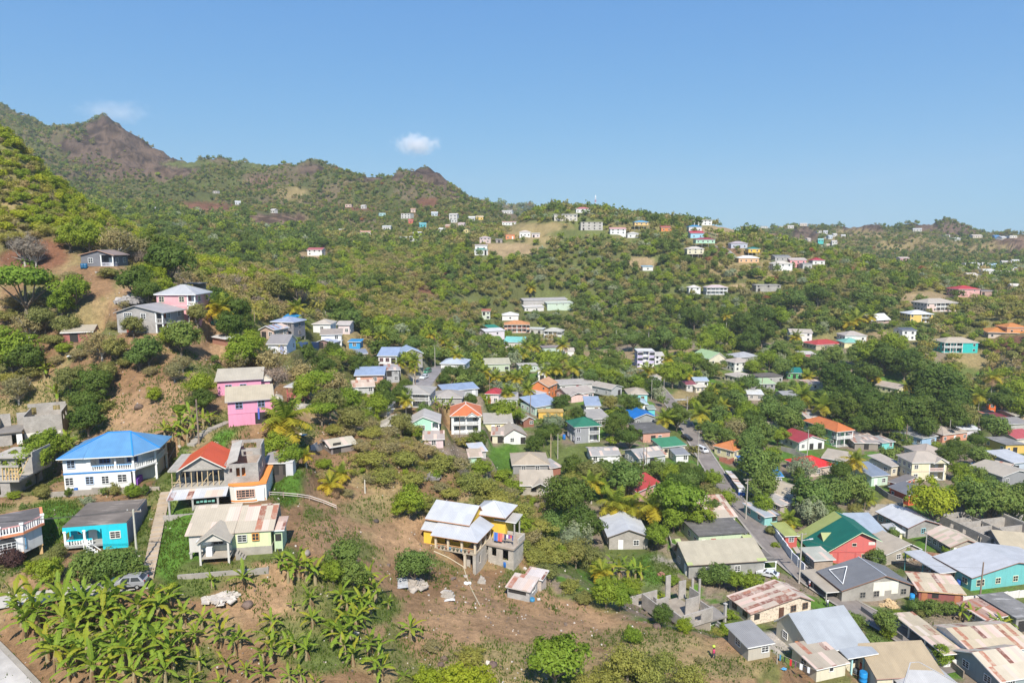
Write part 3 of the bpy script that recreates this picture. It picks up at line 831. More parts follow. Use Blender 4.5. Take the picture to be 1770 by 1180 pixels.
def cloud(label,px,py,wpx,hpx,d,seed,Y=6800):
 c=at_y(px,py,Y);k=math.hypot(c.x,c.y,c.z-CAMZ)/F;a,b_=wpx*k/2,hpx*k/2
 q=MB();q.lathe([(.02,-1),(.5,-.87),(.87,-.5),(1,0),(.87,.5),(.5,.87),(.02,1)],16);m=bpy.data.materials.new('cloud');m.use_nodes=True;nt=m.node_tree
 nt.nodes.remove(nt.nodes['Principled BSDF']);v=nt.nodes.new('ShaderNodeVolumePrincipled');tc=_n(nt,'ShaderNodeTexCoord')
 ln=_n(nt,'ShaderNodeVectorMath',operation='LENGTH');nt.links.new(tc.outputs['Object'],ln.inputs[0])
 mp=_n(nt,'ShaderNodeMapping');mp.inputs['Location'].default_value=(seed,seed*2,0);mp.inputs['Scale'].default_value=(1.6,1.6,.9);nt.links.new(tc.outputs['Object'],mp.inputs[0])
 n=_noise(nt,mp.outputs[0],2.3,8,.68);f=_math(nt,'SUBTRACT',n,_math(nt,'ADD',_math(nt,'MULTIPLY',ln.outputs['Value'],.5),.14))
 nt.links.new(_math(nt,'MULTIPLY',_math(nt,'MAXIMUM',f,0.0),d),v.inputs['Density']);v.inputs['Color'].default_value=(1,.97,.97,1);v.inputs['Anisotropy'].default_value=-.3
 v.inputs['Emission Strength'].default_value=0
 nt.links.new(v.outputs[0],nt.nodes['Material Output'].inputs['Volume'])
 o=q.build('cloud',m);o.location=c;o.scale=(a,a*.6,b_);tag(o,label,'cloud')
SUN_EL,SUN_AZ=R(48),R(6)
def lights():
 sd=Vector((math.sin(SUN_AZ)*math.cos(SUN_EL),-math.cos(SUN_AZ)*math.cos(SUN_EL),math.sin(SUN_EL)))
 l=bpy.data.lights.new('sun','SUN');l.energy=4.4;l.angle=R(.53);l.color=(1.0,.945,.86)
 o=bpy.data.objects.new('sun',l);COL.objects.link(o)
 o.rotation_euler=(-sd).to_track_quat('-Z','Y').to_euler()
 w=bpy.data.worlds.new('World');scene.world=w;w.use_nodes=True
 nt=w.node_tree;bg=nt.nodes['Background']
 sk=nt.nodes.new('ShaderNodeTexSky');sk.sky_type='NISHITA';sk.sun_disc=False
 sk.sun_elevation=SUN_EL;sk.sun_rotation=R(180)-SUN_AZ
 sk.air_density,sk.dust_density,sk.ozone_density=1.0,0.15,3.0
 sp=_n(nt,'ShaderNodeSeparateColor');cb=_n(nt,'ShaderNodeCombineColor');nt.links.new(sk.outputs[0],sp.inputs[0])
 for k,(a,g)in enumerate(((.398,.68),(.596,.55),(.608,.25))):
  nt.links.new(_math(nt,'MULTIPLY',_math(nt,'POWER',_math(nt,'MULTIPLY',sp.outputs[k],.05),g),a/.13),cb.inputs[k])
 nt.links.new(cb.outputs[0],bg.inputs[0]);bg.inputs[1].default_value=0.13
 scene.view_settings.view_transform='Standard';scene.view_settings.look='None'
 scene.view_settings.exposure=0.8
 scene.cycles.max_bounces=5;scene.cycles.volume_bounces=2;scene.cycles.diffuse_bounces=3;scene.cycles.transparent_max_bounces=4
 scene.cycles.caustics_reflective=False;scene.cycles.caustics_refractive=False
 scene.cycles.use_denoising=True
H=house
RED,ORANGE,BLUE,GREEN,TEAL=(0.55,0.07,0.05),(0.62,0.2,0.075),(0.04,0.2,0.55),(0.05,0.25,0.15),(0.02,0.16,0.12)
DRED,MINT,PINK,SALMON,YELLOW=(0.38,0.06,0.06),(0.38,0.68,0.45),(0.78,0.32,0.46),(0.62,0.34,0.25),(0.8,0.55,0.08)
TURQ,LILAC,CORAL=(0.06,0.5,0.52),(0.6,0.52,0.74),(0.66,0.16,0.14)
LGREEN,LTEAL,PALEY,PALEP=(0.4,0.55,0.28),(0.3,0.62,0.5),(0.76,0.7,0.42),(0.78,0.55,0.5)
MUD=(0.5,0.45,0.37)
s=H("white house with a long pale grey roof in two slopes and a carport",(1407,1127),(1500,1111),9.5,2.7,('gx',3.1,(0.37,0.39,0.41),'metal',0,.66),CREAM,side='w w',front='w o o',style='grid',ov=.35)
for k in(0.15,0.6):
 s.column(s.w*(.5+.5*k),-1.6,-1.5,2.3,.13,(0.4,0.66,0.66))
s.roof('shed',s.w*.45,s.w*.98,-2.2,-.3,2.25,.35,mat('metal',(0.37,0.39,0.41)),.2,name='carport_roof')
H("low lean-to with a tan sheet roof against the white house with grey roof",(1412,1155),(1462,1144),5.5,2.2,('shed',.5,TAN,'rusty',.06),CREAM,front='. s .',cat='shed',name='shed')
H("small grey-roofed outhouse standing behind the washing line",(1294,1117),(1332,1110),5,2.2,('shed',.3,(0.3,0.29,0.28)),MUD,front='. w',cat='shed',name='shed',style='grid')
H("stone house under a patched pink and rusty sheet roof",(1298,1059),(1402,1036),6,2.4,('gy',1.3,(0.55,0.45,0.36),'rusty',.34,.78),(0.5,0.42,0.33),wk='stone',front='O . d w w',fc=(0.2,0.12,0.08),dc=(0.12,0.06,0.04),trim=(0.4,0.25,0.2))
s=H("grey gabled house with half-peeled white plaster on its gable wall",(1456,1019),(1574,1009),7.5,2.9,('gy',2.3,(0.22,0.22,0.225),'metal',0,.6),(0.45,0.42,0.37),wk='concrete',front='. w w . w',trim=(0.3,0.16,0.1),cap=(0.42,0.44,0.48),fc=(0.3,0.28,0.25))
q=MB();q.prism([(s.w*.45,-.03),(s.w*.82,-.03),(s.w*.82,0),(s.w*.45,0)],2.0,3.9);q.box(s.w*.5,s.w*.62,-.03,0,.9,2.0);q.box(s.w*.72,s.w*.82,-.03,0,1.2,2.0)
s.part(q,'plaster',mat('paint',(0.8,0.77,0.66)))
q=MB()
for a,b in(((s.w*.06,1.2,3.45),(s.w*.32,5.6,4.75)),((s.w*.06,1.2,3.45),(s.w*.1,6.6,3.75)),((s.w*.1,6.6,3.75),(s.w*.32,5.6,4.75))):q.bar(a,b,.06)
s.part(q,'roof_trim',mat('trim',WHITE))
s.roof('shed',-3.0,0.2,.5,9.5,2.3,.05,mat('metal',TAN),.2,name='porch_roof')
for y in(.7,5,9.3):s.column(-2.9,y,-2,2.3,.1,CONC)
s=Bld("coral pink two-storey house under a large green and lime gable roof",(1419,957),(1513,956),2.2)
w=s.w;s.depth=10.5;s.pad(-.8,w+.8,-1,11,2.5);ze,zp,zr,xp=2.2,7.3,5.6,.69*w
q=MB();q.prism([(0,0),(w,0),(w,10.5),(0,10.5)],-2.5,2.2)
for y in(0,10.5):q.quad((0,y,2.2),(w,y,2.2),(w,y,zr),(xp,y,zp))
q.quad((w,0,2.2),(w,10.5,2.2),(w,10.5,zr),(w,0,zr));s.part(q,'wall',mat('paint',CORAL))
sf,sb=(zp-ze)/xp,(zp-zr)/(w-xp)
def zl(x):return zp-(xp-x)*sf+.16 if x<xp else zp-(x-xp)*sb+.16
q=MB();q.shell([[(-1,-.8,zl(-1)),(xp,-.8,zl(xp)),(xp,11.2,zl(xp)),(-1,11.2,zl(-1))],[(xp,-.8,zl(xp)),(w+.9,-.8,zl(w+.9)),(w+.9,11.2,zl(w+.9)),(xp,11.2,zl(xp))]],.18)
s.part(q,'roof',[mat('metal',(0.012,0.16,0.11)),mat('trim',(0.55,0.66,0.42))])
q=MB();q.shell([[(-1.05,7.8,zl(-1.05)+.06),(xp-.1,7.8,zl(xp-.1)+.06),(xp-.1,11.3,zl(xp-.1)+.06),(-1.05,11.3,zl(-1.05)+.06)]],.04);s.part(q,'roof_panel',mat('metal',(0.4,0.44,0.14)))
q=MB();a,b_,c_,d_=(2.0,3.2,zl(2.0)),(2.0,6.2,zl(2.0)),(2.0,4.7,zl(2.0)+1.5),(2.0+1.5/sf,4.7,zl(2.0+1.5/sf))
q.quad(a,b_,c_,m=1);q.quad(a,c_,d_);q.quad(b_,d_,c_);s.part(q,'dormer',[mat('metal',(0.42,0.45,0.18)),mat('trim',(0.2,0.12,0.08))])
q=MB();q.box(0,w,-.06,-.01,2.55,2.7);q.box(w*.3,w*.33,-.05,-.01,0,2.55);q.box(w*.62,w*.65,-.05,-.01,0,2.55);s.part(q,'band',mat('trim',(0.5,0.1,0.09)))
s.window('f',w*.16,.8,1.0,1.2,(0.6,0.55,0.35),'sash');s.window('f',w*.8,.6,1.2,1.5,(0.6,0.55,0.35),'sash');s.window('f',w*.6,4.0,.9,.6,(0.6,0.5,0.4),'none')
q=MB();q.box(w*.86,w*.98,-.05,-.01,4.2,4.9);s.part(q,'sign_board',mat('paint',(0.75,0.7,0.62)))
H("long hall with a smooth pale blue-grey roof behind the green gable",(1478,921),(1530,920),9,3.0,('gx',1.6,(0.36,0.41,0.47),'metal',0,.9),CREAM,trim=(0.5,0.2,0.15))
H("low concrete house under a plain beige gable roof beside the coral house",(1532,957),(1589,947),7,2.6,('gy',1.5,TAN,'metal',0,.68),MUD,wk='block',front='. w . .')
H("blue-walled house with a bright white gable roof and bare block front",(1570,911),(1623,905),10,2.8,('gy',1.5,(0.56,0.57,0.6)),CONC,wk='block',front='. w .',side='d w w w',fc=(0.3,0.6,0.65),trim=(0.3,0.14,0.1))
H("small yellow kiosk with a white hipped roof",(1543,919),(1560,919),4,2.3,('hip',.9,(0.6,0.6,0.6)),PALEY,cat='kiosk',name='kiosk',front='w')
H("concrete house with striped beige and mint green sheets on its gable roof",(1643,944),(1697,941),7.5,2.6,('gy',1.4,(0.5,0.44,0.32),'rusty',.05,.5),MUD,wk='block',front='d . O .',side='d w w w',trim=(0.35,0.18,0.13))
s=H("teal house with a wide white gable roof behind a white wall",(1680,997),(1830,979),9,2.9,('gy',2.1,(0.5,0.51,0.54),'metal',0,.5),(0.17,0.5,0.48),front='W w w W w',trim=(0.3,0.16,0.1),fc=(0.7,0.68,0.5))
s.roof('shed',-4.2,-.1,3.5,13,2.4,.2,mat('metal',(0.48,0.49,0.52)),.2,name='porch_roof')
for y in(3.6,8,12.8):s.column(-4.1,y,-2,2.4,.09,(0.1,0.3,0.3))
H("low workshop roofed with red, cream and green scrap sheets",(1589,1020),(1665,1026),6,2.2,('shed',.7,(0.55,0.46,0.33),'rusty',.38),(0.3,0.1,0.09),front='d O . d',dc=(0.4,0.16,0.08),cat='workshop',name='workshop',trim=(0.6,0.4,0.2))
s=H("wide white house with a low cream roof streaked with rust",(1681,1127),(1790,1118),8,2.8,('gx',.9,(0.55,0.46,0.32),'rusty',.2,.7),WHITE,front='. w . s w',style='grid',ov=.35)
s.roof('shed',-4.3,-.45,1.0,13.5,2.1,.05,mat('rusty',(0.5,0.42,0.3),.07),.2,name='verandah_roof')
q=MB();q.box(-4.2,-4.0,1.0,6,-2,1.0);q.box(-4.2,-.05,1.0,1.2,-2,1.0);s.part(q,'verandah_wall',mat('paint',WHITE))
for y in(1.2,5.5,9.5,13.2):s.column(-4.1,y,-2,2.1,.11)
H("house with a clean corrugated tan roof and a red side door",(1517,1169),(1625,1163),8,2.6,('gx',2.2,(0.47,0.37,0.24),'metal',0,.66),CREAM,side='d',dc=(0.35,0.06,0.05),front='. w . w .',trim=(0.4,0.25,0.2))
H("teal-grey house at the corner with rust-dashed cream roof",(1728,1175),(1800,1163),8,2.6,('gx',1.6,(0.58,0.5,0.38),'rusty',.28,.6),(0.3,0.36,0.36),front='W w',style='grid')
H("small white gabled roof rising beside the corrugated tan roof",(1562,1186),(1650,1180),7,2.2,('hip',1.3,(0.48,0.47,0.46)),WHITE,front='w w',trim=(0.5,0.49,0.47))
H("little rusty red shed roof among the banana leaves on the right",(1704,1071),(1736,1063),5,2.0,('shed',.5,(0.45,0.3,0.24),'rusty',.6),MUD,cat='shed',name='shed',front='.')
H("flat-roofed grey house cut off by the right edge",(1757,1068),(1800,1063),8,2.8,('flat',0,(0.25,0.24,0.23)),CONC,wk='concrete',front='o o')
s=H("long low grey house with a beige roof striped lime at one end",(1191,975),(1321,967),7,3.0,('gx',2.2,(0.44,0.39,0.29),'metal',0,.82),(0.42,0.41,0.38),wk='concrete',front='. w d . w . .',side='d w',style='grid',trim=(0.14,0.1,0.08))
sl=2.2/(.82*9)
for x0,x1 in((-.46,.75),(s.w-1.6,s.w+.46)):
 q=MB();z=lambda y:3.0+sl*y+.19
 q.shell([[(x0,-.46,z(-.46)),(x1,-.46,z(-.46)),(x1,7.2,z(7.2)),(x0,7.2,z(7.2))]],.03);s.part(q,'roof_stripe',mat('metal',(0.52,0.58,0.25)))
s.roof('flat',s.w+.1,s.w+3.0,0.5,6,2.2,0,mat('flatroof',(0.2,0.18,0.16)),.1,name='porch_roof')
s.baluster((s.w+.2,.3),(s.w+2.8,.3),0,c=WHITE)
for x in(s.w+.2,s.w+2.8):s.column(x,.4,-1.5,2.2,.1)
s=H("pale green house with a cracked black flat roof and outside stairs",(1208,926),(1292,920),13,3.0,('flat',0,(0.16,0.15,0.14)),(0.58,0.68,0.46),front='s d . . .',dc=(0.35,0.08,0.07))
s.steps(s.w*.95,-.05,-.3,3.0,1.0,10,-1,(0.3,0.29,0.27))
H("house with tan and bright rust-red striped roof sheets",(1202,895),(1271,891),9,2.7,('gx',2.0,(0.5,0.42,0.33),'rusty',.55,.93),CREAM,front='. O w . w',trim=(0.7,0.62,0.55))
H("bare block house with a shining white gable roof",(1053,927),(1120,926),10.5,3.0,('gy',1.6,(0.55,0.56,0.58),'metal',0,.5),(0.46,0.42,0.37),wk='block',front='. d . w .',trim=(0.2,0.15,0.12),dc=WHITE)
H("little cream house with an orange hipped roof and lime porch",(1268,779),(1297,770),7,2.8,('hip',1.7,(0.66,0.24,0.08)),PALEY,front='w .',side='w w',porch=(.45,1,1.5,WHITE))
H("cream cabin with a bright green single-pitch roof",(1145,773),(1184,769),6,2.6,('shed',.9,(0.07,0.28,0.14)),CREAM,front='O d w',cat='cabin')
H("tiny white cabin with a grey roof by the roadside",(1169,786),(1190,785),5,2.4,('shed',.4,(0.27,0.27,0.28)),WHITE,front='. w',cat='cabin')
H("whitish house with a wide pale grey roof near the twin poles",(1105,791),(1150,785),8,2.8,('gx',1.3,(0.36,0.34,0.32),'rusty',.04,.5),(0.55,0.56,0.56),front='w o .',side='w w w')
H("salmon house with a blackened flat roof beside the parked cars",(1112,749),(1158,746),12,3.0,('flat',0,(0.14,0.135,0.13)),SALMON,front='. o w .')
H("grey block house with a vivid blue gable roof",(1097,723),(1135,721),10,2.9,('gy',1.5,(0.02,0.2,0.6),'metal',0,.5),(0.42,0.43,0.42),wk='concrete',front='w . w')
H("aqua house with a light tan hipped roof above the blue-roofed house",(1087,681),(1119,681),9,3.0,('hip',1.5,TAN),(0.3,0.68,0.68),front='. w',fc=(0.5,0.3,0.15))
H("small mustard house with a pale blue-grey roof beside the lane",(1098,698),(1119,698),7,2.8,('hip',1.1,(0.36,0.45,0.5)),(0.55,0.46,0.15),front='w d')
H("tiny turquoise hut next to the mustard house",(1121,707),(1132,707),5,2.4,('shed',.3,(0.3,0.35,0.28)),(0.15,0.6,0.6),front='.',cat='hut',name='hut')
H("two-storey grey house with a dark green hipped roof",(994,738),(1037,735),7.5,5.3,('hip',1.9,(0.035,0.2,0.12)),(0.34,0.34,0.35),front='w .|w .',side='w w w|w d w',st=2,porch=(.55,1,2.0,(0.5,0.5,0.5)),fc=(0.7,0.68,0.75))
H("broad low grey roof with a red patch in front of the green-roofed house",(1023,787),(1071,786),8,2.5,('gx',.8,(0.38,0.36,0.34),'rusty',.05,.5),WHITE,front='w . d .')
H("small white gabled cottage with red brick footing",(871,753),(909,751),9,2.9,('gy',2.0,(0.44,0.38,0.31),'metal',0,.45),WHITE,front='. w . o',trim=(0.35,0.22,0.2))
H("rusty tan shed joined to the white cottage",(851,752),(869,752),6,2.5,('shed',.8,(0.42,0.35,0.3),'rusty',.3),CREAM,front='. o',cat='shed',name='shed')
H("pale yellow house with a tan roof uphill of the white cottage",(838,731),(885,730),9,2.8,('gx',1.3,(0.43,0.39,0.33),'metal',0,.85),PALEY,front='. d w . o')
H("tan roof house with stepped hips at the foot of the bushy slope",(887,803),(947,802),10,2.6,('hip',1.8,(0.46,0.38,0.28)),(0.3,0.29,0.28),front='. w . w .')
H("low grey-roofed outhouse beside the stepped tan roof",(952,809),(969,806),6,2.2,('shed',.4,(0.38,0.36,0.34),'rusty',.1),(0.35,0.15,0.1),front='.',cat='shed',name='shed')
s=H("whitish house with a tan roof and small front gable below it",(901,838),(955,838),8,2.7,('gx',1.8,(0.47,0.4,0.31),'metal',0,.8),MUD,front='. . O . w .',wk='block')
s.roof('gy',s.w*.35,s.w*.85,-1.2,3,2.5,1.0,mat('metal',(0.47,0.4,0.31)),.2,name='gable_roof')
s=H("red-roofed house with four solar panels",(1101,849),(1138,833),7.5,2.8,('gx',1.4,(0.5,0.07,0.06),'metal',0,.6),(0.66,0.38,0.34),front='. . w')
q=MB();sl=1.4/(.6*9)
for i in range(4):
 x0=-0.2+i*1.2;q.shell([[(x0,3.2,2.8+sl*3.2+.32),(x0+1.08,3.2,2.8+sl*3.2+.32),(x0+1.08,5.2,2.8+sl*5.2+.32),(x0,5.2,2.8+sl*5.2+.32)]],.05,0,1)
s.part(q,'solar_panel',[mat('plastic',(0.03,0.04,0.08)),mat('trim',(0.5,0.5,0.52))])
H("mint green bungalow with an off-white gable roof",(711,731),(759,730),9,2.9,('gy',1.7,(0.5,0.46,0.42),'metal',0,.42),(0.42,0.72,0.55),front='w W . ',porch=(.72,1,1.6,WHITE),style='grid')
H("broad tan hipped house half hidden by bushes beside the mint bungalow",(660,736),(708,734),9,2.7,('hip',1.7,(0.44,0.4,0.34)),(0.45,0.44,0.42),front='. . . w',dist=181)
H("small low tan roof tucked behind the broad hipped house",(645,705),(668,706),6,2.4,('shed',.5,(0.42,0.38,0.32),'rusty',.1),MUD,front='.',cat='shed',name='shed')
s=H("white two-storey villa with arched verandahs under an orange hipped roof",(780,719),(831,718),12,5.6,('hip',2.4,(0.68,0.2,0.075)),WHITE,st=2,front='w|o',porch=(0.05,.95,1.6,WHITE),cap=(0.7,0.62,0.58),trim=(0.6,0.72,0.62),side='w w|w')
s.roof('gy',s.w*.48,s.w*.92,-.55,4,5.3,1.3,mat('metal',(0.68,0.2,0.075)),.25,name='gable_roof')
q=MB();q.quad((s.w*.48,-.5,5.3),(s.w*.92,-.5,5.3),(s.w*.7,-.5,6.6));s.part(q,'gable',mat('paint',WHITE))
H("dusty grey house with a deep balcony below the lane with parked cars",(681,680),(742,681),10,4.2,('hip',1.5,(0.4,0.37,0.33)),(0.5,0.48,0.45),st=2,front='.|.',porch=(.5,1,2,(0.6,0.58,0.55)))
H("low house with a plain grey-tan hipped roof in the banana garden",(748,687),(798,687),9,2.4,('hip',1.5,(0.4,0.36,0.32)),(0.4,0.38,0.36),front='. w . .')
H("long house with stepped blue-grey sheet roofs behind the round tree",(768,676),(826,671),8,2.6,('gx',.9,(0.28,0.35,0.48),'metal',0,.8),(0.5,0.5,0.5),front='. w . d')
H("salmon bungalow under a long blue-grey roof",(615,649),(662,648),7,2.8,('shed',1.4,BLUEGREY),SALMON,front='d . . w .',ov=.6)
H("grey block extension with rusty sheet roof beside the salmon bungalow",(667,640),(690,639),6,4.2,('shed',.9,(0.36,0.33,0.33),'rusty',.12),(0.44,0.44,0.44),wk='block',front='o w|. w',st=2)
H("white upper storey house with blue-grey roof above an orange store",(654,615),(685,615),8,2.8,('shed',1.7,(0.31,0.385,0.54)),WHITE,front='w w o',fc=(0.4,0.2,0.2),stilts=2.4)
H("orange lower store with a tan lean-to roof",(656,628),(685,628),3.2,2.2,('shed',.9,(0.4,0.35,0.31)),(0.65,0.19,0.1),front='. O .',cat='store')
H("unpainted grey house with a light blue gable roof",(694,612),(730,610),10,3.0,('gy',1.7,(0.33,0.42,0.56),'metal',0,.5),(0.47,0.44,0.41),wk='concrete',front='. w w .')
H("white house with a pale blue multi-hipped roof behind the round dark tree",(762,628),(803,629),10,2.8,('hip',1.7,(0.42,0.5,0.64)),WHITE,front='. w . w')
H("small house with cream and maroon roof sheets at the foot of the hill",(610,669),(646,667),7,2.4,('gx',1.2,(0.55,0.43,0.34),'rusty',.3,.6),(0.5,0.5,0.48),front='d . w')
H("white house with a crimson roof and red ground floor",(840,680),(862,681),7,3.6,('hip',1.1,(0.5,0.06,0.07)),(0.7,0.62,0.6),front='d w',dc=(0.45,0.05,0.05))
H("white house with two porch arches beside the crimson roof",(866,690),(894,690),7,3.0,('shed',.9,(0.4,0.37,0.35)),WHITE,front='d o o',dc=(0.5,0.06,0.05))
H("tall orange house with a peach gable roof",(918,665),(947,668),9,5.0,('gy',1.9,(0.64,0.36,0.2),'metal',0,.45),(0.72,0.23,0.08),front='. s|. w',st=2,fc=(0.6,0.3,0.15))
H("low orange annex with a grey-blue roof in front of the peach gable",(927,681),(948,678),5,2.6,('shed',.7,(0.42,0.45,0.52)),(0.7,0.2,0.08),front='. w',cat='annex',name='annex')
H("white house with maroon garage door under low tan roofs",(968,665),(1028,662),8,2.7,('gx',.8,(0.42,0.385,0.35),'metal',0,.8),(0.62,0.6,0.58),front='w . d g .',dc=(0.3,0.06,0.06))
s=H("pale pink house with a wide tan roof and front gable",(982,682),(1026,677),9,2.9,('gx',1.5,(0.42,0.36,0.31),'metal',0,.6),PALEP,front='. w . W')
s.roof('gy',s.w*.02,s.w*.55,-1.6,3,2.6,1.0,mat('metal',(0.42,0.36,0.31)),.3,name='gable_roof')
q=MB();q.box(s.w*.05,s.w*.5,-1.5,-.05,-2,2.6);s.part(q,'front_wing',mat('paint',PALEP))
H("grey raised house with a tan gable roof and blue-green porch",(1057,672),(1075,668),10,3.2,('gy',1.2,(0.42,0.37,0.31),'metal',0,.4),(0.48,0.48,0.47),front='. o',side='w w',stilts=1.0)
H("pale green house under one long light blue roof slope",(925,704),(967,697),9,2.7,('shed',1.9,(0.3,0.37,0.5)),(0.5,0.65,0.55),front='. w . o')
H("white cottage with a blue-grey roof behind the dark clipped trees",(1013,701),(1037,701),8,2.8,('shed',1.5,(0.31,0.37,0.48)),WHITE,front='. w',fc=(0.5,0.3,0.12))
H("long low yellow building in front of the light blue roof",(931,712),(973,712),4,2.3,('flat',0,(0.6,0.42,0.16),'concrete'),(0.78,0.48,0.1),front='. . .',cat='building',name='building')
H("concrete house with a dull tan roof behind the green-roofed house",(1020,725),(1053,723),9,2.7,('shed',1.1,(0.38,0.35,0.31)),CONC,wk='concrete',front='. w .')
H("brown shack with a tan gable roof beside the clipped trees",(905,726),(923,724),8,2.5,('gy',1.0,(0.42,0.37,0.32),'metal',0,.5),(0.3,0.13,0.09),front='. w',cat='shack',name='shack')
H("white house raised on posts beside the lane",(1124,654),(1140,655),9,2.6,('gy',1.0,(0.5,0.44,0.36),'metal',0,.5),WHITE,front='w w',stilts=2.2,side='w w')
H("lilac three-storey house with a flat white top",(1102,607),(1131,607),8,8.2,('flat',0,WHITE,'concrete'),LILAC,st=3,front='w W|w W|w d',porch=(.3,.7,1.4,WHITE))
H("white wing beside the lilac three-storey house",(1132,615),(1149,615),8,4.5,('shed',.7,(0.6,0.55,0.48)),(0.74,0.72,0.75),st=2,front='w w|w w')
s=H("large cream hall under a pale green hipped roof",(1226,620),(1253,618),14,3.4,('gy',2.8,(0.36,0.5,0.27),'metal',0,.6),CREAM,front='w w',side='w w w w',cat='hall',name='hall')
H("grey house with an arched porch and silvery hipped roof",(1278,618),(1310,615),10,3.0,('hip',1.7,(0.42,0.42,0.44)),(0.4,0.4,0.4),front='o w .')
H("white two-storey house with a tan hipped roof in front of the silvery roof",(1270,627),(1300,625),9,4.6,('hip',1.4,(0.47,0.4,0.34)),(0.74,0.72,0.66),st=2,front='w w o|w d w')
H("low cream house with tan hips half behind dense trees",(1276,652),(1302,649),9,2.8,('hip',1.3,(0.48,0.42,0.36)),CREAM,front='. w w')
H("grey box house with a soot-dark flat roof",(1312,652),(1353,650),9,3.0,('flat',0,(0.15,0.13,0.12)),(0.45,0.42,0.4),front='w . w . w')
H("low house with a long pale lime roof",(1296,664),(1340,663),8,2.5,('shed',1.0,(0.42,0.54,0.3)),(0.35,0.33,0.33),front='w w w w')
H("bright green cottage with a teal gable roof",(1360,644),(1387,644),8,3.0,('gx',1.9,(0.02,0.2,0.19),'metal',0,.5),(0.12,0.42,0.14),front='w o w')
H("low white-roofed building behind the breadfruit trees",(1293,681),(1319,682),8,2.6,('shed',.5,(0.7,0.69,0.66)),(0.55,0.5,0.45),front='w w')
H("grey house with grey roof peeping out left of the tall palms",(1356,684),(1378,683),8,2.8,('gx',1.1,(0.33,0.32,0.31),'metal',0,.6),(0.42,0.42,0.42),front='w d')
H("small white house with a brownish roof above the tall palms",(1396,664),(1423,663),7,2.8,('shed',.7,(0.42,0.34,0.28),'rusty',.1),WHITE,front='. w .')
H("cream house with a long tan double roof among dark trees",(1552,672),(1571,669),11,2.8,('gy',1.4,(0.46,0.38,0.32),'metal',0,.6),PALEY,front='w w',side='w w w w')
s=H("turquoise two-storey house with white balconies and tan hipped roof",(1633,592),(1691,592),11,5.6,('hip',2.1,(0.48,0.4,0.3)),(0.04,0.52,0.48),st=2,front='. w|. w',porch=(0,.55,2,WHITE))
H("house with spreading orange hipped roof high on the right bank",(1709,574),(1776,576),13,3.2,('hip',2.2,(0.66,0.27,0.07)),(0.6,0.5,0.42),front='w . w . w',ov=.9)
H("upper orange hipped roof rising behind the spreading orange roof",(1741,566),(1775,566),9,3.4,('hip',1.8,(0.66,0.26,0.07)),(0.62,0.3,0.15),front='w w',dist=None)
H("plain white cube house with a charcoal roof",(1560,571),(1584,571),9,5.6,('gx',1.0,(0.13,0.14,0.16),'metal',0,.6),WHITE,st=2,front='w w|w w',side='w|w',fc=(0.5,0.5,0.5))
H("little house with a steep white A-shaped roof",(1506,553),(1537,551),8,2.6,('gx',2.9,(0.75,0.74,0.72),'metal',0,.55),(0.55,0.4,0.35),front='w w',ov=.8)
H("yellow two-storey house with a white hipped roof",(1574,543),(1613,543),11,5.0,('hip',1.8,(0.66,0.66,0.67)),(0.78,0.55,0.16),st=2,front='w . .|w . .',porch=(.5,.85,1.6,WHITE))
H("wide pale pink mansion with a dormered tan roof",(1603,524),(1655,523),13,5.4,('hip',2.2,(0.5,0.43,0.35)),(0.76,0.58,0.52),st=2,front='w . . w|w . . w',porch=(.3,.75,1.6,WHITE))
H("pink two-storey house with a scarlet hipped roof",(1657,500),(1694,500),12,5.0,('hip',2.0,(0.55,0.06,0.06)),(0.72,0.4,0.38),st=2,front='s s|w w')
H("brown open annex beside the scarlet-roofed pink house",(1696,503),(1722,505),10,3.0,('shed',.4,(0.2,0.13,0.1)),(0.45,0.3,0.25),front='o . o',cat='annex',name='annex')
H("white stepped house with outside stair on the wooded slope",(1366,574),(1404,575),9,5.4,('gx',1.3,(0.5,0.43,0.35),'metal',0,.6),WHITE,st=2,front='w . w|w d w',side='w w|w')
H("grey and yellow house with a wide red hipped roof",(1411,596),(1455,594),11,3.0,('hip',1.9,(0.52,0.07,0.06)),(0.55,0.48,0.35),front='. w . .')
H("little pink house with a white roof below the red hipped roof",(1384,612),(1409,612),6,2.6,('shed',.6,(0.6,0.55,0.5)),(0.6,0.2,0.25),front='w w')
H("house with a mint green hipped roof behind round trees",(1460,592),(1491,592),9,3.0,('hip',1.8,(0.25,0.55,0.45)),PALEY,front='. o w')
H("white house with a broad tan hipped roof above the mint roof",(1461,580),(1498,580),10,3.2,('hip',1.9,(0.47,0.41,0.36)),WHITE,front='w . w')
H("small two-tier white house alone on the wooded slope",(1191,497),(1211,498),7,4.6,('hip',1.4,(0.62,0.57,0.52)),WHITE,st=2,front='w w|w d')
H("white balcony house with a pinkish hipped roof on the wooded slope",(1222,497),(1258,496),9,5.0,('hip',1.5,(0.58,0.47,0.45)),WHITE,st=2,front='w w w w|w w d w',porch=(0,1,1.5,WHITE))
H("long unfinished concrete building on the wooded slope",(1307,493),(1350,493),9,4.4,('flat',0,(0.5,0.47,0.43),'concrete'),(0.5,0.47,0.43),wk='concrete',st=2,front='O . O . O|o . . .')
H("white house on tall walls with a cream hipped roof below the crest",(1337,456),(1370,455),10,5.0,('hip',1.8,(0.6,0.54,0.46)),WHITE,st=2,front='o w w|. . .')
H("pink bungalow with twin gables on the crest",(1366,449),(1394,449),9,3.2,('gx',1.3,(0.55,0.46,0.4),'metal',0,.6),(0.75,0.35,0.35),front='w w w')
H("grey house with a dark grey roof behind the cream hipped one",(1340,444),(1366,444),9,3.2,('gx',1.3,(0.26,0.25,0.24),'metal',0,.6),(0.42,0.4,0.38),front='w w w')
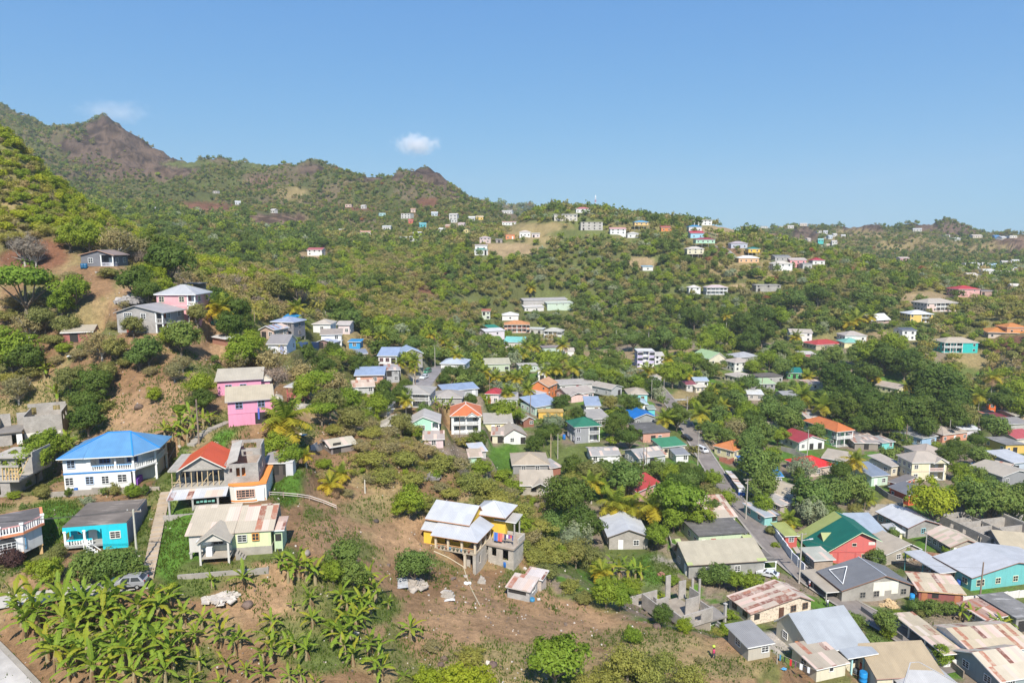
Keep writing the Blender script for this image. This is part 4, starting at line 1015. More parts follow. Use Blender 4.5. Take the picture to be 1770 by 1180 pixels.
H("small grey box house at the end of the pink bungalow",(1388,456),(1404,455),7,3.6,('shed',.4,(0.28,0.27,0.26)),(0.5,0.48,0.46),front='w w')
H("white house with a crimson hipped roof at the end of the row",(1405,450),(1426,450),8,3.2,('hip',1.6,(0.45,0.04,0.06)),WHITE,front='w w')
H("house with bright white roof and orange walls on the road bend",(1277,446),(1312,446),9,3.4,('hip',1.6,(0.76,0.74,0.7)),(0.72,0.45,0.25),front='w w w w')
H("golden yellow house with a teal roof on stilts",(1294,430),(1314,430),8,3.0,('hip',1.2,(0.04,0.25,0.2)),(0.8,0.5,0.08),front='w w',stilts=2.0)
H("lavender-grey house with mauve hipped roof beside the golden one",(1264,421),(1292,423),9,3.6,('hip',1.7,(0.42,0.36,0.38)),(0.5,0.52,0.6),front='w o w')
H("mint house with a dark red roof raised on tall columns",(1203,414),(1236,415),9,3.0,('hip',1.3,(0.33,0.04,0.05)),(0.45,0.68,0.5),front='w w w w',stilts=4.0)
H("light blue house with a red roof on the crest",(1194,403),(1217,402),8,4.0,('gx',1.8,(0.5,0.05,0.06),'metal',0,.7),(0.35,0.6,0.75),front='w w')
H("white house with a sky blue roof on the crest",(1191,392),(1213,392),8,4.0,('hip',1.3,(0.06,0.3,0.55)),(0.74,0.7,0.7),front='w w w')
H("long white building with louvred upper floor at the top of the crest",(1200,381),(1231,381),9,4.4,('shed',.6,(0.66,0.6,0.52)),WHITE,st=2,front='w w w w')
H("cream tower-like house with tan hipped roof on dark piers",(1188,430),(1217,430),9,4.2,('hip',1.6,(0.58,0.52,0.45)),(0.75,0.68,0.5),front='w w w',stilts=3.0)
H("orange house with a rust red roof on the crest",(1143,393),(1161,394),8,3.4,('gx',1.2,(0.5,0.1,0.06),'metal',0,.6),(0.7,0.25,0.08),front='w w')
H("yellow house on stilts with a sky blue hipped roof",(1097,384),(1121,384),9,2.8,('hip',1.4,(0.1,0.35,0.55)),(0.75,0.5,0.2),front='w w w',stilts=3.0)
H("white house with a dusty pink roof on the hillside",(1055,396),(1082,396),9,4.4,('gx',1.4,(0.6,0.32,0.3),'metal',0,.7),WHITE,st=2,front='w w w|w w w')
H("small white house with pale hips below the dusty pink roof",(1085,404),(1105,404),8,3.4,('hip',1.3,(0.55,0.52,0.48)),WHITE,front='w w')
H("three-storey unfinished pale apartment block on the grassy hill",(1004,384),(1042,384),11,7.0,('flat',0,(0.62,0.58,0.53),'concrete'),(0.62,0.58,0.53),st=3,wk='concrete',front='O O O O|O O O O|o O O O')
H("left half of the twin pale grey villas on the ridge",(958,371),(974,372),9,5.5,('shed',.7,(0.6,0.55,0.48)),(0.62,0.57,0.5),st=2,front='s w|w w')
H("right half of the twin pale grey villas on the ridge",(976,371),(998,372),9,5.5,('shed',.7,(0.6,0.55,0.48)),(0.6,0.55,0.48),st=2,front='O w W|o w w')
H("long white house with red roof end beside the mast on the skyline",(996,361),(1020,361),9,3.6,('hip',1.5,(0.6,0.2,0.22)),WHITE,front='w w w w')
H("white house with tan hips on the grassy brow",(898,401),(917,401),8,4.0,('hip',1.3,(0.6,0.5,0.42)),WHITE,front='w w w')
H("white and maroon house next to the grassy brow",(919,404),(933,404),7,3.2,('shed',.6,(0.6,0.58,0.55)),(0.7,0.6,0.58),front='o w')
H("long white terrace with salmon roof on the grassy brow",(868,384),(894,384),9,3.6,('gx',1.0,(0.6,0.35,0.28),'metal',0,.6),WHITE,front='w w w w w')
H("small orange house below the salmon-roofed terrace",(874,405),(890,405),8,4.0,('flat',0,(0.6,0.3,0.18),'concrete'),(0.68,0.28,0.14),front='w d')
H("faded rose two-storey house among palms",(829,411),(848,411),8,4.4,('hip',1.2,(0.5,0.38,0.36)),(0.62,0.48,0.45),st=2,front='w w w|w w')
H("small brown-grey hut under the orange house",(857,414),(868,414),6,2.8,('shed',.5,(0.3,0.26,0.25)),(0.35,0.3,0.28),front='o',cat='hut',name='hut')
H("white house with a rust pink roof at the edge of the brown field",(821,424),(842,424),8,3.6,('shed',.6,(0.5,0.36,0.33),'rusty',.1),WHITE,front='w w')
H("white house with green roof at the edge of the brown field",(820,432),(843,431),8,4.2,('hip',1.2,(0.1,0.3,0.22)),WHITE,front='w w o')
H("peach two-storey house with a broad orange hipped roof",(872,561),(915,561),12,5.4,('hip',2.0,(0.66,0.3,0.12)),(0.74,0.45,0.33),st=2,front='w w w w|w o w w',porch=(.1,.9,1.6,(0.5,0.25,0.2)))
H("low white house with a pink end wall beside the peach house",(839,573),(872,571),10,2.9,('gx',.9,(0.66,0.64,0.66),'metal',0,.6),(0.74,0.66,0.7),front='w . w .')
H("low house with a dark jade roof behind the white one",(845,567),(863,566),9,2.8,('shed',.9,(0.03,0.28,0.2)),CREAM,front='. w')
H("white-walled house with a light aqua roof among palms",(871,591),(904,592),12,3.2,('gx',2.2,(0.25,0.62,0.55),'metal',0,.7),(0.62,0.58,0.52),front='w . w .')
H("school-like white house with two arcaded storeys",(940,572),(971,573),9,5.6,('hip',1.8,(0.5,0.48,0.42)),(0.66,0.68,0.6),st=2,front='w w w|w w w',porch=(0,.75,1.6,WHITE))
H("open white shelter roof beside the arcaded house",(914,568),(938,569),6,3.2,('shed',.3,(0.6,0.62,0.58)),(0.5,0.5,0.46),front='o o',cat='shelter',name='shelter')
H("white house with a white hipped roof uphill of the peach house",(868,545),(896,545),10,3.2,('hip',1.7,(0.72,0.7,0.68)),WHITE,front='. w .')
H("narrow two-storey house with a rust red roof by the field",(833,538),(847,538),8,5.4,('gx',1.1,(0.4,0.14,0.08),'metal',0,.6),(0.6,0.64,0.52),st=2,front='o w|. W')
H("white bungalow group with flat roofs above the hamlet",(907,531),(940,530),10,3.2,('gx',1.0,(0.6,0.56,0.52),'metal',0,.6),(0.72,0.68,0.64),front='w . w .')
H("plain two-storey pale green block above the hamlet",(946,524),(990,523),11,5.4,('gx',.7,(0.55,0.6,0.5),'metal',0,.8),(0.58,0.68,0.55),st=2,front='. s s .|. . . .')
H("long grey barn roof across the field above the hamlet",(905,519),(980,517),9,3.0,('gx',1.0,(0.42,0.39,0.38),'metal',0,.6),(0.45,0.42,0.4),front='. . . .',cat='barn',name='barn')
H("pale green gabled house with olive and tan roof behind tall palms",(839,629),(881,628),10,3.6,('gx',1.6,(0.45,0.42,0.3),'metal',0,.6),(0.5,0.58,0.42),front='w o . W')
H("long low pale wall-like house with flat roof beside the olive roof",(897,632),(929,631),6,3.0,('flat',0,(0.55,0.52,0.46),'concrete'),(0.5,0.6,0.5),front='. . s')
H("slim white house with an arched doorway among the palms",(930,639),(943,639),7,4.6,('flat',0,(0.6,0.57,0.52),'concrete'),WHITE,st=2,front='w|o')
H("low grey-green building with a long flat roof uphill of the palms",(938,601),(972,600),8,3.2,('flat',0,(0.3,0.25,0.24)),(0.48,0.58,0.48),front='. s . .',cat='building',name='building')
H("white house with a tan roof beside the long flat roof",(975,606),(992,606),8,3.2,('gx',1.0,(0.55,0.48,0.4),'metal',0,.6),WHITE,front='w .')
H("slope-side white house with red roof under a big round tree",(531,432),(556,433),10,4.4,('gx',1.6,(0.5,0.14,0.13),'metal',0,.6),WHITE,st=2,front='w w w|w d .')
s=H("long two-storey mint green building under a ribbed orange hipped roof",(1447,746),(1475,743),16,5.6,('hip',2.0,(0.64,0.2,0.06)),(0.36,0.66,0.38),st=2,front='w|w',side='w w w w w|w w w w',porch=(0,1,2.4,WHITE),band=(0.12,0.13,0.16),cat='building',name='building')
H("white house with arched porch and a weathered dark red gable roof",(1381,764),(1425,760),10,3.0,('gy',1.7,(0.42,0.06,0.07),'metal',0,.5),WHITE,front='w o o',side='. w w d')
H("house with a brilliant red hipped roof among the trees",(1399,810),(1441,803),9,2.7,('hip',2.0,(0.72,0.04,0.035)),(0.6,0.5,0.42),front='. w . w')
H("dark teal house with a tan roof behind the yellow palm",(1422,791),(1462,798),8,2.6,('shed',.9,(0.45,0.38,0.29)),(0.05,0.34,0.33),front='. w .')
H("mint cottage with a smooth slate blue roof",(1507,823),(1535,820),9,3.0,('gx',1.3,(0.25,0.29,0.36),'metal',0,.93),(0.55,0.7,0.56),front='d w',side='w .')
s=H("large cream two-storey house with a beige hipped roof and balcony",(1577,799),(1637,798),7,5.6,('hip',2.2,(0.43,0.37,0.31)),(0.8,0.72,0.5),st=2,front='w .|w .',side='w w w|w s w',porch=(.5,.95,2.0,(0.75,0.55,0.5)),band=(0.5,0.4,0.32))
s.roof('gy',s.w*.6,s.w*1.0,-.5,3.5,5.3,1.4,mat('metal',(0.43,0.37,0.31)),.25,name='gable_roof')
q=MB();q.quad((s.w*.6,-.45,5.3),(s.w,-.45,5.3),(s.w*.8,-.45,6.7));s.part(q,'gable',mat('paint',(0.8,0.72,0.5)))
H("low cream annex with tan roof behind the large cream house",(1541,806),(1560,803),8,3.0,('shed',1.0,(0.44,0.38,0.32)),(0.66,0.6,0.46),front='w .',cat='annex',name='annex')
H("broad house with a beige hipped roof uphill of the large cream house",(1598,786),(1640,784),9,3.0,('hip',2.0,(0.43,0.36,0.3)),(0.5,0.47,0.44),front='. w .')
H("long pale blue house under a grey hipped roof",(1594,757),(1619,753),12,3.0,('hip',1.8,(0.31,0.3,0.29)),(0.36,0.52,0.72),front='. W',side='w w w w w')
H("salmon house with gabled tan roof and white trim",(1630,751),(1672,746),10,3.0,('hip',2.1,(0.44,0.37,0.31)),(0.7,0.32,0.22),front='w . d . w')
H("small white house with a bright white roof behind the flowering bush",(1657,742),(1692,742),8,2.8,('gx',.9,(0.62,0.64,0.7),'metal',0,.7),(0.7,0.66,0.72),front='w . w')
H("yellow bungalow with a flat grey slab roof",(1739,769),(1772,768),9,3.0,('flat',0,(0.26,0.25,0.24)),(0.74,0.5,0.14),front='s o .',side='w . w')
H("weathered tan-roofed sheds behind a plank fence",(1478,765),(1518,766),7,2.3,('shed',.4,(0.36,0.32,0.29),'rusty',.12),(0.3,0.26,0.22),front='. o .',cat='shed',name='shed')
H("turquoise hut with a grey roof next to the tan sheds",(1525,765),(1545,763),6,2.4,('shed',.4,(0.33,0.32,0.31),'rusty',.08),(0.2,0.62,0.58),front='. w',cat='hut',name='hut')
H("shed with peeling red sheets behind the long mint building",(1480,757),(1512,756),9,2.4,('shed',.6,(0.36,0.32,0.3),'rusty',.3),(0.3,0.42,0.42),front='. .',cat='shed',name='shed')
H("shed with a dull maroon roof behind the long pale blue house",(1503,735),(1524,734),8,2.5,('shed',.5,(0.35,0.22,0.18),'rusty',.3),(0.3,0.2,0.16),front='.',cat='shed',name='shed')
H("pinkish red roof cut off by the right edge",(1757,758),(1790,755),9,2.8,('gx',1.5,(0.5,0.1,0.1),'metal',0,.6),(0.66,0.6,0.5),front='. w')
H("tall narrow orange house with a white gable roof",(1710,697),(1722,698),6,5.0,('gy',1.2,(0.66,0.66,0.66),'metal',0,.5),(0.8,0.16,0.02),st=2,front='w|w')
H("orange-roofed shack below the tall orange house",(1711,719),(1730,717),8,2.6,('gx',.8,(0.62,0.2,0.1),'metal',0,.7),(0.5,0.5,0.46),front='. w',cat='shack',name='shack')
H("maroon-roofed shack in the row near the right edge",(1730,723),(1755,721),8,2.5,('gx',.8,(0.25,0.06,0.08),'metal',0,.7),(0.4,0.5,0.62),front='w .',cat='shack',name='shack')
H("tan-roofed shack at the end of the row by the right edge",(1754,718),(1785,716),8,2.7,('gx',.8,(0.45,0.4,0.33),'metal',0,.7),(0.6,0.45,0.25),front='o .',cat='shack',name='shack')
H("grey house with a broad grey roof in front of the shack row",(1738,733),(1780,731),9,2.7,('gx',.8,(0.3,0.28,0.27),'metal',0,.7),(0.48,0.46,0.44),front='o . w')
H("vermilion house with a slate roof beside the lime green tree",(1539,841),(1571,855),8,3.0,('gx',1.0,(0.2,0.2,0.21),'metal',0,.6),(0.68,0.13,0.06),front='s . s')
H("vermilion back shed with a rusty flat roof behind the vermilion house",(1539,832),(1553,836),9,2.6,('shed',.2,(0.25,0.22,0.2)),(0.66,0.14,0.08),front='.',cat='shed',name='shed')
H("bluish house with white porch roof near the right edge",(1752,800),(1790,797),10,3.0,('shed',.7,(0.5,0.51,0.54)),(0.5,0.56,0.64),front='o . w')
H("dark grey house with tan gabled roofs near the right edge",(1733,823),(1785,817),10,2.9,('gy',1.3,(0.46,0.4,0.32),'metal',0,.5),(0.3,0.3,0.31),front='w . w',side='w w')
H("shed with a rust-blotched cream roof near the right edge",(1714,805),(1741,811),7,2.7,('gx',.8,(0.5,0.42,0.33),'rusty',.3,.6),(0.36,0.36,0.37),front='. .',cat='shed',name='shed')
H("house with a plain sandy roof at the right edge above the teal house",(1738,951),(1800,957),10,2.6,('gx',1.8,(0.5,0.42,0.29),'metal',0,.7),(0.3,0.27,0.25),front='. . .')
H("small white and blue house behind the big crooked tree",(1334,823),(1352,823),8,2.8,('gx',1.0,(0.05,0.25,0.55),'metal',0,.6),(0.62,0.68,0.78),front='w w')
H("deep blue house hidden behind the roadside tree",(1290,806),(1312,806),8,2.6,('shed',.5,(0.1,0.25,0.55)),(0.05,0.14,0.4),front='. .')
H("white gabled house with a smooth tan roof beside the bare tree",(1364,859),(1399,847),13,2.8,('gy',1.5,(0.47,0.4,0.3),'metal',0,.5),WHITE,front='. .',side='w w w')
H("grey lean-to shed at the corner of the smooth tan roof",(1349,874),(1371,869),6,2.2,('shed',.4,(0.4,0.38,0.36),'rusty',.05),(0.45,0.39,0.35),front='. d',cat='shed',name='shed')
H("roadside stall with a grey sheet roof and aqua front",(1322,893),(1344,890),8,2.3,('shed',.3,(0.38,0.4,0.43),'rusty',.03),(0.3,0.6,0.57),front='. O',cat='stall',name='market_stall')
H("red outbuilding with a lime green roof by the white street wall",(1358,926),(1378,925),6,2.3,('shed',.4,(0.42,0.45,0.14)),(0.55,0.12,0.1),front='w',cat='outbuilding',name='outbuilding',style='grid')
H("concrete shack with a flat pale sheet roof at the foot of the coral house",(1408,968),(1440,966),5,2.5,('shed',.3,(0.42,0.42,0.36),'rusty',.04),(0.48,0.38,0.3),wk='block',front='. .',cat='shack',name='shack')
H("low house with a maroon roof edge behind the big round roadside tree",(1187,665),(1203,664),7,2.6,('gx',.9,(0.3,0.08,0.09),'metal',0,.6),(0.6,0.58,0.55),front='w w')
H("white house with pale blue roof end in the middle of the valley",(1201,658),(1224,658),7,2.7,('gx',.8,(0.4,0.47,0.55),'metal',0,.6),WHITE,front='w . w')
H("small house with cream roof in front of the maroon-edged one",(1203,669),(1218,668),6,2.5,('gx',.8,(0.62,0.55,0.45),'metal',0,.6),CREAM,front='w w')
H("pinkish cottage with a worn tan roof under the mint bungalow",(733,759),(766,758),7,2.5,('gx',1.1,(0.42,0.36,0.33),'rusty',.1,.6),(0.7,0.55,0.55),front='. w .',dist=178)
H("low shed with a pale blue-grey roof below the orange villa",(817,781),(840,779),6,2.2,('shed',.5,(0.5,0.53,0.58),'rusty',.03),(0.5,0.48,0.45),front='. .',cat='shed',name='shed',dist=178)
H("tiny mint hut with a tan roof next to the pale blue-grey shed",(812,790),(832,789),5,2.2,('shed',.5,(0.5,0.4,0.3),'rusty',.05),(0.5,0.7,0.55),front='. w',cat='hut',name='hut',dist=170)
H("long grey-tan roof among trees uphill of the orange ribbed roof",(1395,722),(1426,721),8,2.7,('gx',1.0,(0.4,0.37,0.35),'rusty',.06,.6),(0.5,0.5,0.5),front='w . w')
H("white house with rusty grey roof left of the dark teal house",(1330,733),(1352,733),8,2.7,('gx',1.0,(0.42,0.38,0.36),'rusty',.1,.6),WHITE,front='w . w')
s=H("grey wooden house with a low gable roof high on the left slope",(139,441),(195,440),7,2.9,('gy',1.2,(0.36,0.28,0.25),'metal',0,.55),(0.24,0.24,0.26),wk='concrete',front='. w .',porch=(.6,1,2.0,(0.5,0.5,0.55)),trim=(0.4,0.24,0.17))
H("rose pink two-storey house with a pale grey hipped roof",(270,509),(337,509),8,5.2,('hip',1.9,(0.45,0.45,0.46)),(0.76,0.4,0.42),st=2,front='w . w|. . .',porch=(.78,1,1.3,WHITE),fc=(0.7,0.66,0.5),band=(0.75,0.5,0.5))
s=H("unplastered block house on a steep bank below the rose pink house",(201,540),(281,541),8,4.5,('gy',1.5,(0.4,0.38,0.37),'metal',0,.42),(0.46,0.43,0.4),wk='block',st=2,front='. W . w .|. d . . .',porch=(.83,1,1.8,CONC),dc=(0.35,0.12,0.08),trim=(0.35,0.33,0.31),style='grid')
H("hillside hut with a beige roof and maroon front",(108,575),(158,573),6,2.3,('gx',1.0,(0.45,0.39,0.3),'metal',0,.8),(0.42,0.15,0.13),front='. o . .',cat='hut',name='hut')
H("small aqua cottage with a grey roof beside the rose pink house",(342,543),(371,544),7,2.6,('shed',1.2,(0.27,0.27,0.28)),(0.1,0.4,0.38),front='o w',porch=(0,1,1.2,(0.2,0.6,0.55)))
H("tiny shed with a white tarpaulin top on the brown bank",(367,582),(390,586),3,1.6,('shed',.3,(0.6,0.58,0.56)),(0.4,0.2,0.14),front='. .',cat='shed',name='shed')
s=H("bright pink long house with a tan roof, upper of the pair",(375,658),(451,654),6,3.0,('gx',1.3,(0.5,0.44,0.34),'metal',0,.93),PINK,front='. w . w . .',fc=(0.35,0.4,0.55),trim=(0.45,0.4,0.4))
q=MB();q.box(s.w,s.w+1.6,.6,3.4,-2.5,2.5);s.part(q,'bay',mat('paint',PINK));s.roof('hip',s.w+.1,s.w+1.7,.5,3.5,2.5,.6,mat('metal',(0.5,0.44,0.34)),.3,name='bay_roof')
s=H("bright pink long house with a tan roof and open undercroft, lower of the pair",(393,694),(470,688),6,4.6,('gx',1.5,(0.52,0.44,0.31),'metal',0,.93),PINK,st=2,front='. w . . w .|. . . o o',fc=(0.3,0.33,0.5),trim=(0.45,0.4,0.4),band=(0.66,0.26,0.38))
q=MB();q.box(s.w,s.w+1.6,.6,3.4,-2.5,4.0);s.part(q,'bay',mat('paint',PINK));s.roof('hip',s.w+.1,s.w+1.7,.5,3.5,4.0,.6,mat('metal',(0.5,0.44,0.34)),.3,name='bay_roof')
q=MB();q.box(s.w*.66,s.w*.7,-.2,-.05,.9,3.0);s.part(q,'hung_cloth',mat('cloth',(0.1,0.13,0.5)))
H("tall weathered plank house with a blue-grey roof on stilts",(470,556),(507,557),7,5.0,('hip',1.2,(0.33,0.38,0.5)),(0.22,0.21,0.22),wk='wood',st=2,front='w . w|d . w',side='w|w',stilts=1.2,fc=(0.4,0.36,0.34))
H("peach gabled cottage with a striped roof in front of the plank house",(450,569),(473,570),7,2.8,('gy',1.0,(0.36,0.4,0.5),'rusty',.08,.45),(0.55,0.4,0.32),front='o w')
H("small building with an azure roof behind the plank house",(491,549),(513,549),6,2.8,('shed',.9,(0.03,0.28,0.62)),CREAM,front='.',cat='building',name='building')
H("white cottage with a plain grey-brown gable roof",(463,594),(495,594),8,2.8,('gx',1.9,(0.3,0.28,0.275),'metal',0,.55),(0.74,0.75,0.8),front='. d',side='. w',dc=(0.3,0.33,0.5))
H("white house with a tan hipped roof on the upper bank",(541,560),(571,560),8,3.0,('hip',1.2,(0.5,0.44,0.37)),WHITE,front='. w .')
H("white house with pink porch next to the tan hips",(583,561),(604,561),7,3.6,('gx',.9,(0.52,0.46,0.42),'metal',0,.6),(0.72,0.6,0.58),front='w w',st=1)
H("white two-storey house with a brown flat-looking roof",(555,579),(590,578),8,4.8,('shed',1.0,(0.4,0.33,0.27)),WHITE,st=2,front='. w|. w',side='.|.')
H("open shed with a pale blue curved-looking roof",(548,591),(576,592),6,2.2,('gy',.9,(0.36,0.4,0.54),'metal',0,.4),(0.35,0.22,0.2),front='o o',cat='shed',name='shed')
H("hut wrapped in a bright blue tarpaulin",(603,591),(622,591),5,2.4,('shed',.3,(0.05,0.32,0.65)),(0.05,0.33,0.66),front='w',cat='hut',name='hut')
H("little grey shed with a dull blue roof among bushes",(615,612),(634,611),6,2.2,('shed',.7,(0.26,0.29,0.36)),(0.36,0.33,0.28),front='.',cat='shed',name='shed')
H("low shack with crumpled cream roof sheets on the brown slope",(572,772),(613,765),5,1.5,('gx',.6,(0.5,0.45,0.35),'rusty',.05,.5),(0.26,0.22,0.2),front='o .',cat='shack',name='shack')
s=H("open lean-to of scrap sheets and plywood beside the unfinished house",(455,801),(503,800),5,2.0,('shed',.5,(0.33,0.3,0.29),'rusty',.1),(0.1,0.08,0.07),front='. o . o',cat='shed',name='shed',ov=.3)
q=MB();q.box(.1,s.w*.36,-.12,-.05,.2,1.8);s.part(q,'plywood_panel',mat('wood',(0.42,0.26,0.13)));q=MB();q.box(s.w*.82,s.w*1.08,-.3,1.6,-1.5,2.3);s.part(q,'end_wall',mat('paint',(0.62,0.6,0.6)))
W_=(0.62,0.6,0.56)
FAR=[(602,353,12,(0.6,0.45,0.38),TAN,'brown-walled'),(627,356,9,W_,(0.6,0.55,0.5),'white'),(661,368,12,(0.4,0.6,0.6),(0.6,0.58,0.55),'aqua'),(701,369,20,W_,(0.55,0.45,0.38),'broad white'),(714,362,9,(0.65,0.5,0.42),(0.5,0.3,0.22),'brick brown'),(751,368,12,(0.5,0.6,0.65),(0.55,0.6,0.62),'pale blue'),(783,371,16,W_,(0.6,0.55,0.5),'tall white'),(785,379,12,(0.6,0.6,0.58),(0.5,0.5,0.48),'grey'),(815,376,13,W_,(0.7,0.7,0.68),'plain white'),(829,375,14,(0.8,0.55,0.15),(0.66,0.5,0.3),'yellow'),(876,365,20,(0.7,0.7,0.66),(0.55,0.52,0.48),'long pale'),(668,392,16,W_,(0.5,0.5,0.48),'white grey-roofed'),(710,381,9,(0.6,0.15,0.1),(0.5,0.1,0.08),'red'),(731,387,13,(0.1,0.45,0.5),(0.15,0.5,0.55),'teal'),(720,403,16,W_,(0.7,0.68,0.66),'bright white'),(714,411,16,(0.66,0.66,0.62),(0.55,0.56,0.55),'pale grey'),(698,409,14,W_,(0.62,0.6,0.56),'low white'),(763,396,12,W_,(0.6,0.6,0.56),'small white'),(776,390,16,(0.7,0.35,0.22),(0.6,0.4,0.3),'orange'),(797,387,12,(0.72,0.6,0.56),(0.55,0.42,0.4),'rose'),(803,396,15,(0.72,0.62,0.3),(0.3,0.5,0.4),'straw yellow green-roofed'),(590,398,10,(0.6,0.15,0.18),(0.62,0.6,0.6),'crimson'),(632,401,20,(0.7,0.66,0.5),(0.62,0.32,0.2),'cream orange-roofed'),(471,363,10,W_,(0.6,0.55,0.5),'cliff-top white'),(411,349,9,(0.66,0.68,0.7),(0.6,0.62,0.62),'tiny pale'),(262,360,17,(0.62,0.6,0.6),(0.5,0.48,0.47),'lone grey-white'),(371,330,9,(0.55,0.5,0.46),(0.5,0.46,0.42),'tiny grey-brown'),(1335,406,15,(0.7,0.4,0.28),(0.64,0.3,0.2),'orange-roofed'),(1354,412,11,(0.66,0.5,0.4),(0.6,0.4,0.3),'peach'),(1321,391,12,W_,(0.6,0.6,0.6),'white skyline'),(1350,391,8,W_,(0.65,0.6,0.58),'small white skyline'),(1367,391,10,(0.7,0.66,0.62),(0.6,0.56,0.52),'pale skyline'),(1389,387,12,(0.72,0.62,0.52),(0.6,0.52,0.45),'cream skyline'),(1417,399,8,W_,(0.6,0.6,0.58),'white'),(1427,400,7,(0.7,0.7,0.7),(0.55,0.55,0.55),'grey-white'),(1419,414,9,(0.1,0.55,0.5),(0.3,0.6,0.55),'turquoise'),(1428,408,9,W_,(0.62,0.6,0.6),'bright white'),(1436,408,8,(0.6,0.66,0.72),(0.5,0.56,0.6),'bluish'),(1444,405,8,(0.72,0.7,0.66),(0.6,0.56,0.52),'cream'),(1443,417,9,(0.66,0.64,0.6),(0.55,0.5,0.46),'low pale'),(1399,413,8,(0.7,0.62,0.55),(0.6,0.5,0.42),'buff'),(1430,423,9,(0.66,0.45,0.36),(0.6,0.5,0.42),'brick'),(1458,407,7,W_,(0.6,0.58,0.56),'tiny white'),(1586,396,13,W_,(0.62,0.62,0.6),'round-roofed white'),(1637,406,10,W_,(0.6,0.56,0.55),'white maroon-fronted'),(1655,412,14,(0.62,0.62,0.56),(0.55,0.53,0.48),'low grey'),(1690,407,16,(0.66,0.58,0.48),(0.6,0.5,0.42),'buff'),(1724,408,10,(0.1,0.3,0.6),(0.08,0.28,0.6),'blue-roofed'),(1736,410,11,W_,(0.65,0.65,0.66),'white'),(1752,407,13,(0.7,0.66,0.6),(0.6,0.56,0.5),'pale'),(1674,455,11,W_,(0.62,0.6,0.57),'white'),(1689,456,14,W_,(0.62,0.6,0.57),'long white'),(1704,456,9,(0.7,0.66,0.6),(0.6,0.56,0.5),'cream'),(1717,458,10,(0.35,0.55,0.75),(0.4,0.55,0.7),'light blue'),(1741,453,13,W_,(0.6,0.55,0.5),'white tan-roofed'),(1760,451,14,W_,(0.62,0.6,0.56),'pale')]
def near_name(px,py,skip=None):
 best=None
 for s_ in HOUSES:
  if s_ is skip:continue
  d=math.hypot((s_.px[0]+s_.px[1])/2-px,(s_.px[2]+s_.px[3])/2-py)
  if best is None or d<best[0]:best=(d,s_)
 return best[1]
_seen={}
for px,py,w,c,rc,adj in FAR:
 if px<1000:zone,dist=('hamlet under the conical hill' if px>560 else 'mountain foot'),480
 elif py>440:zone,dist='row across the right-hand saddle',480
 else:zone,dist='far hills beyond the crest',720
 lab=f"{adj} house in the {zone}" if 'house' not in adj else adj
 if lab in _seen:lab=f"another {adj} house in the {zone}"
 _seen[lab]=1
 far_house(lab,px,py,w,c,rc,'flat' if RNG.random()<.15 else 'gx',5.6 if 'tall' in adj or 'broad' in adj else 3.4,dist=dist,yaw=float(RNG.uniform(-25,25)))
for px,py,w,c,rc,lab in((1680,463,20,W_,(0.6,0.56,0.5),'white house with teal shed below the saddle row'),(1711,468,26,W_,(0.66,0.62,0.56),'broad white house behind the round dark tree'),(1682,475,16,(0.66,0.6,0.5),(0.6,0.52,0.44),'buff house beside the round dark tree'),(1738,471,20,(0.7,0.6,0.5),(0.62,0.5,0.42),'peach house with a yellow palm in front'),(1752,465,16,W_,(0.62,0.6,0.56),'white house near the right edge under the saddle row'),(1760,494,18,W_,(0.66,0.6,0.52),'white house cut by the right edge above the pink house')):
 far_house(lab,px,py,w,c,rc,'gx',3.4,dist=380,yaw=float(RNG.uniform(-20,20)))
H("isolated pink house with tan roof on the wooded spur",(1556,446),(1572,445),8,4.4,('gx',1.2,(0.6,0.48,0.4),'metal',0,.6),(0.75,0.38,0.44),st=1,front='w w w')
H("small white house with a light blue roof in the forest",(1111,461),(1129,461),8,3.0,('shed',.6,(0.25,0.45,0.62)),WHITE,front='. w .')
def holewall(b,p0,p1,z0,z1,holes=(),t=0.2,m=0):
 """upright wall between two plan points with rectangular openings (u0, u1, za, zb in metres along it)"""
 p0,p1=Vector((*p0,0)),Vector((*p1,0));d=p1-p0;Lw=d.length;d.normalize();n=Vector((-d.y,d.x,0))*t
 def seg(u0,u1,za,zb):
  if u1-u0<.01 or zb-za<.01:return
  a,e=p0+d*u0,p0+d*u1
  q=[a,e,e+n,a+n]
  k=len(b.v);b.v+=[(v.x,v.y,za)for v in q]+[(v.x,v.y,zb)for v in q]
  for f in((0,3,2,1),(4,5,6,7),(0,1,5,4),(1,2,6,5),(2,3,7,6),(3,0,4,7)):b.f.append(tuple(k+i for i in f));b.m.append(m)
 u=0
 for u0,u1,za,zb in sorted(holes):
  seg(u,u0,z0,z1);seg(u0,u1,z0,za);seg(u0,u1,zb,z1);u=u1
 seg(u,Lw,z0,z1)
BLOCK=(0.47,0.43,0.385)
s=Bld("white two-storey house with a blue hipped roof and balustraded balcony",(107,791),(236,784),5.5)
w=s.w;s.depth=10;s.pad(-1,w+4,-1.2,10,2.5)
BL=(0.045,0.27,0.62);BT=(0.03,0.2,0.5)
wm=mat('paint',(0.8,0.79,0.76))
q=MB();q.prism([(0,0),(w*.9,0),(w*.9,3.2),(w+1.3,4.4),(w+1.3,9.5),(0,9.5)],-2.5,2.72);q.prism([(0,0),(w*.37,0),(w*.37,1.9),(w+.2,1.9),(w+1.3,4.4),(w+1.3,9.5),(0,9.5)],2.96,5.5)
s.part(q,'wall',wm)
q=MB();q.prism([(0,0),(w*.96,0),(w+1.9,3.4),(w+1.9,9.5),(0,9.5)],2.73,2.95);s.part(q,'balcony_slab',mat('paint',(0.72,0.71,0.7)))
q=MB();q.box(-.06,w*.97,-.07,-.005,2.66,2.9);q.box(-.06,-.005,-.005,9.5,2.66,2.9);s.part(q,'band',mat('trim',BT))
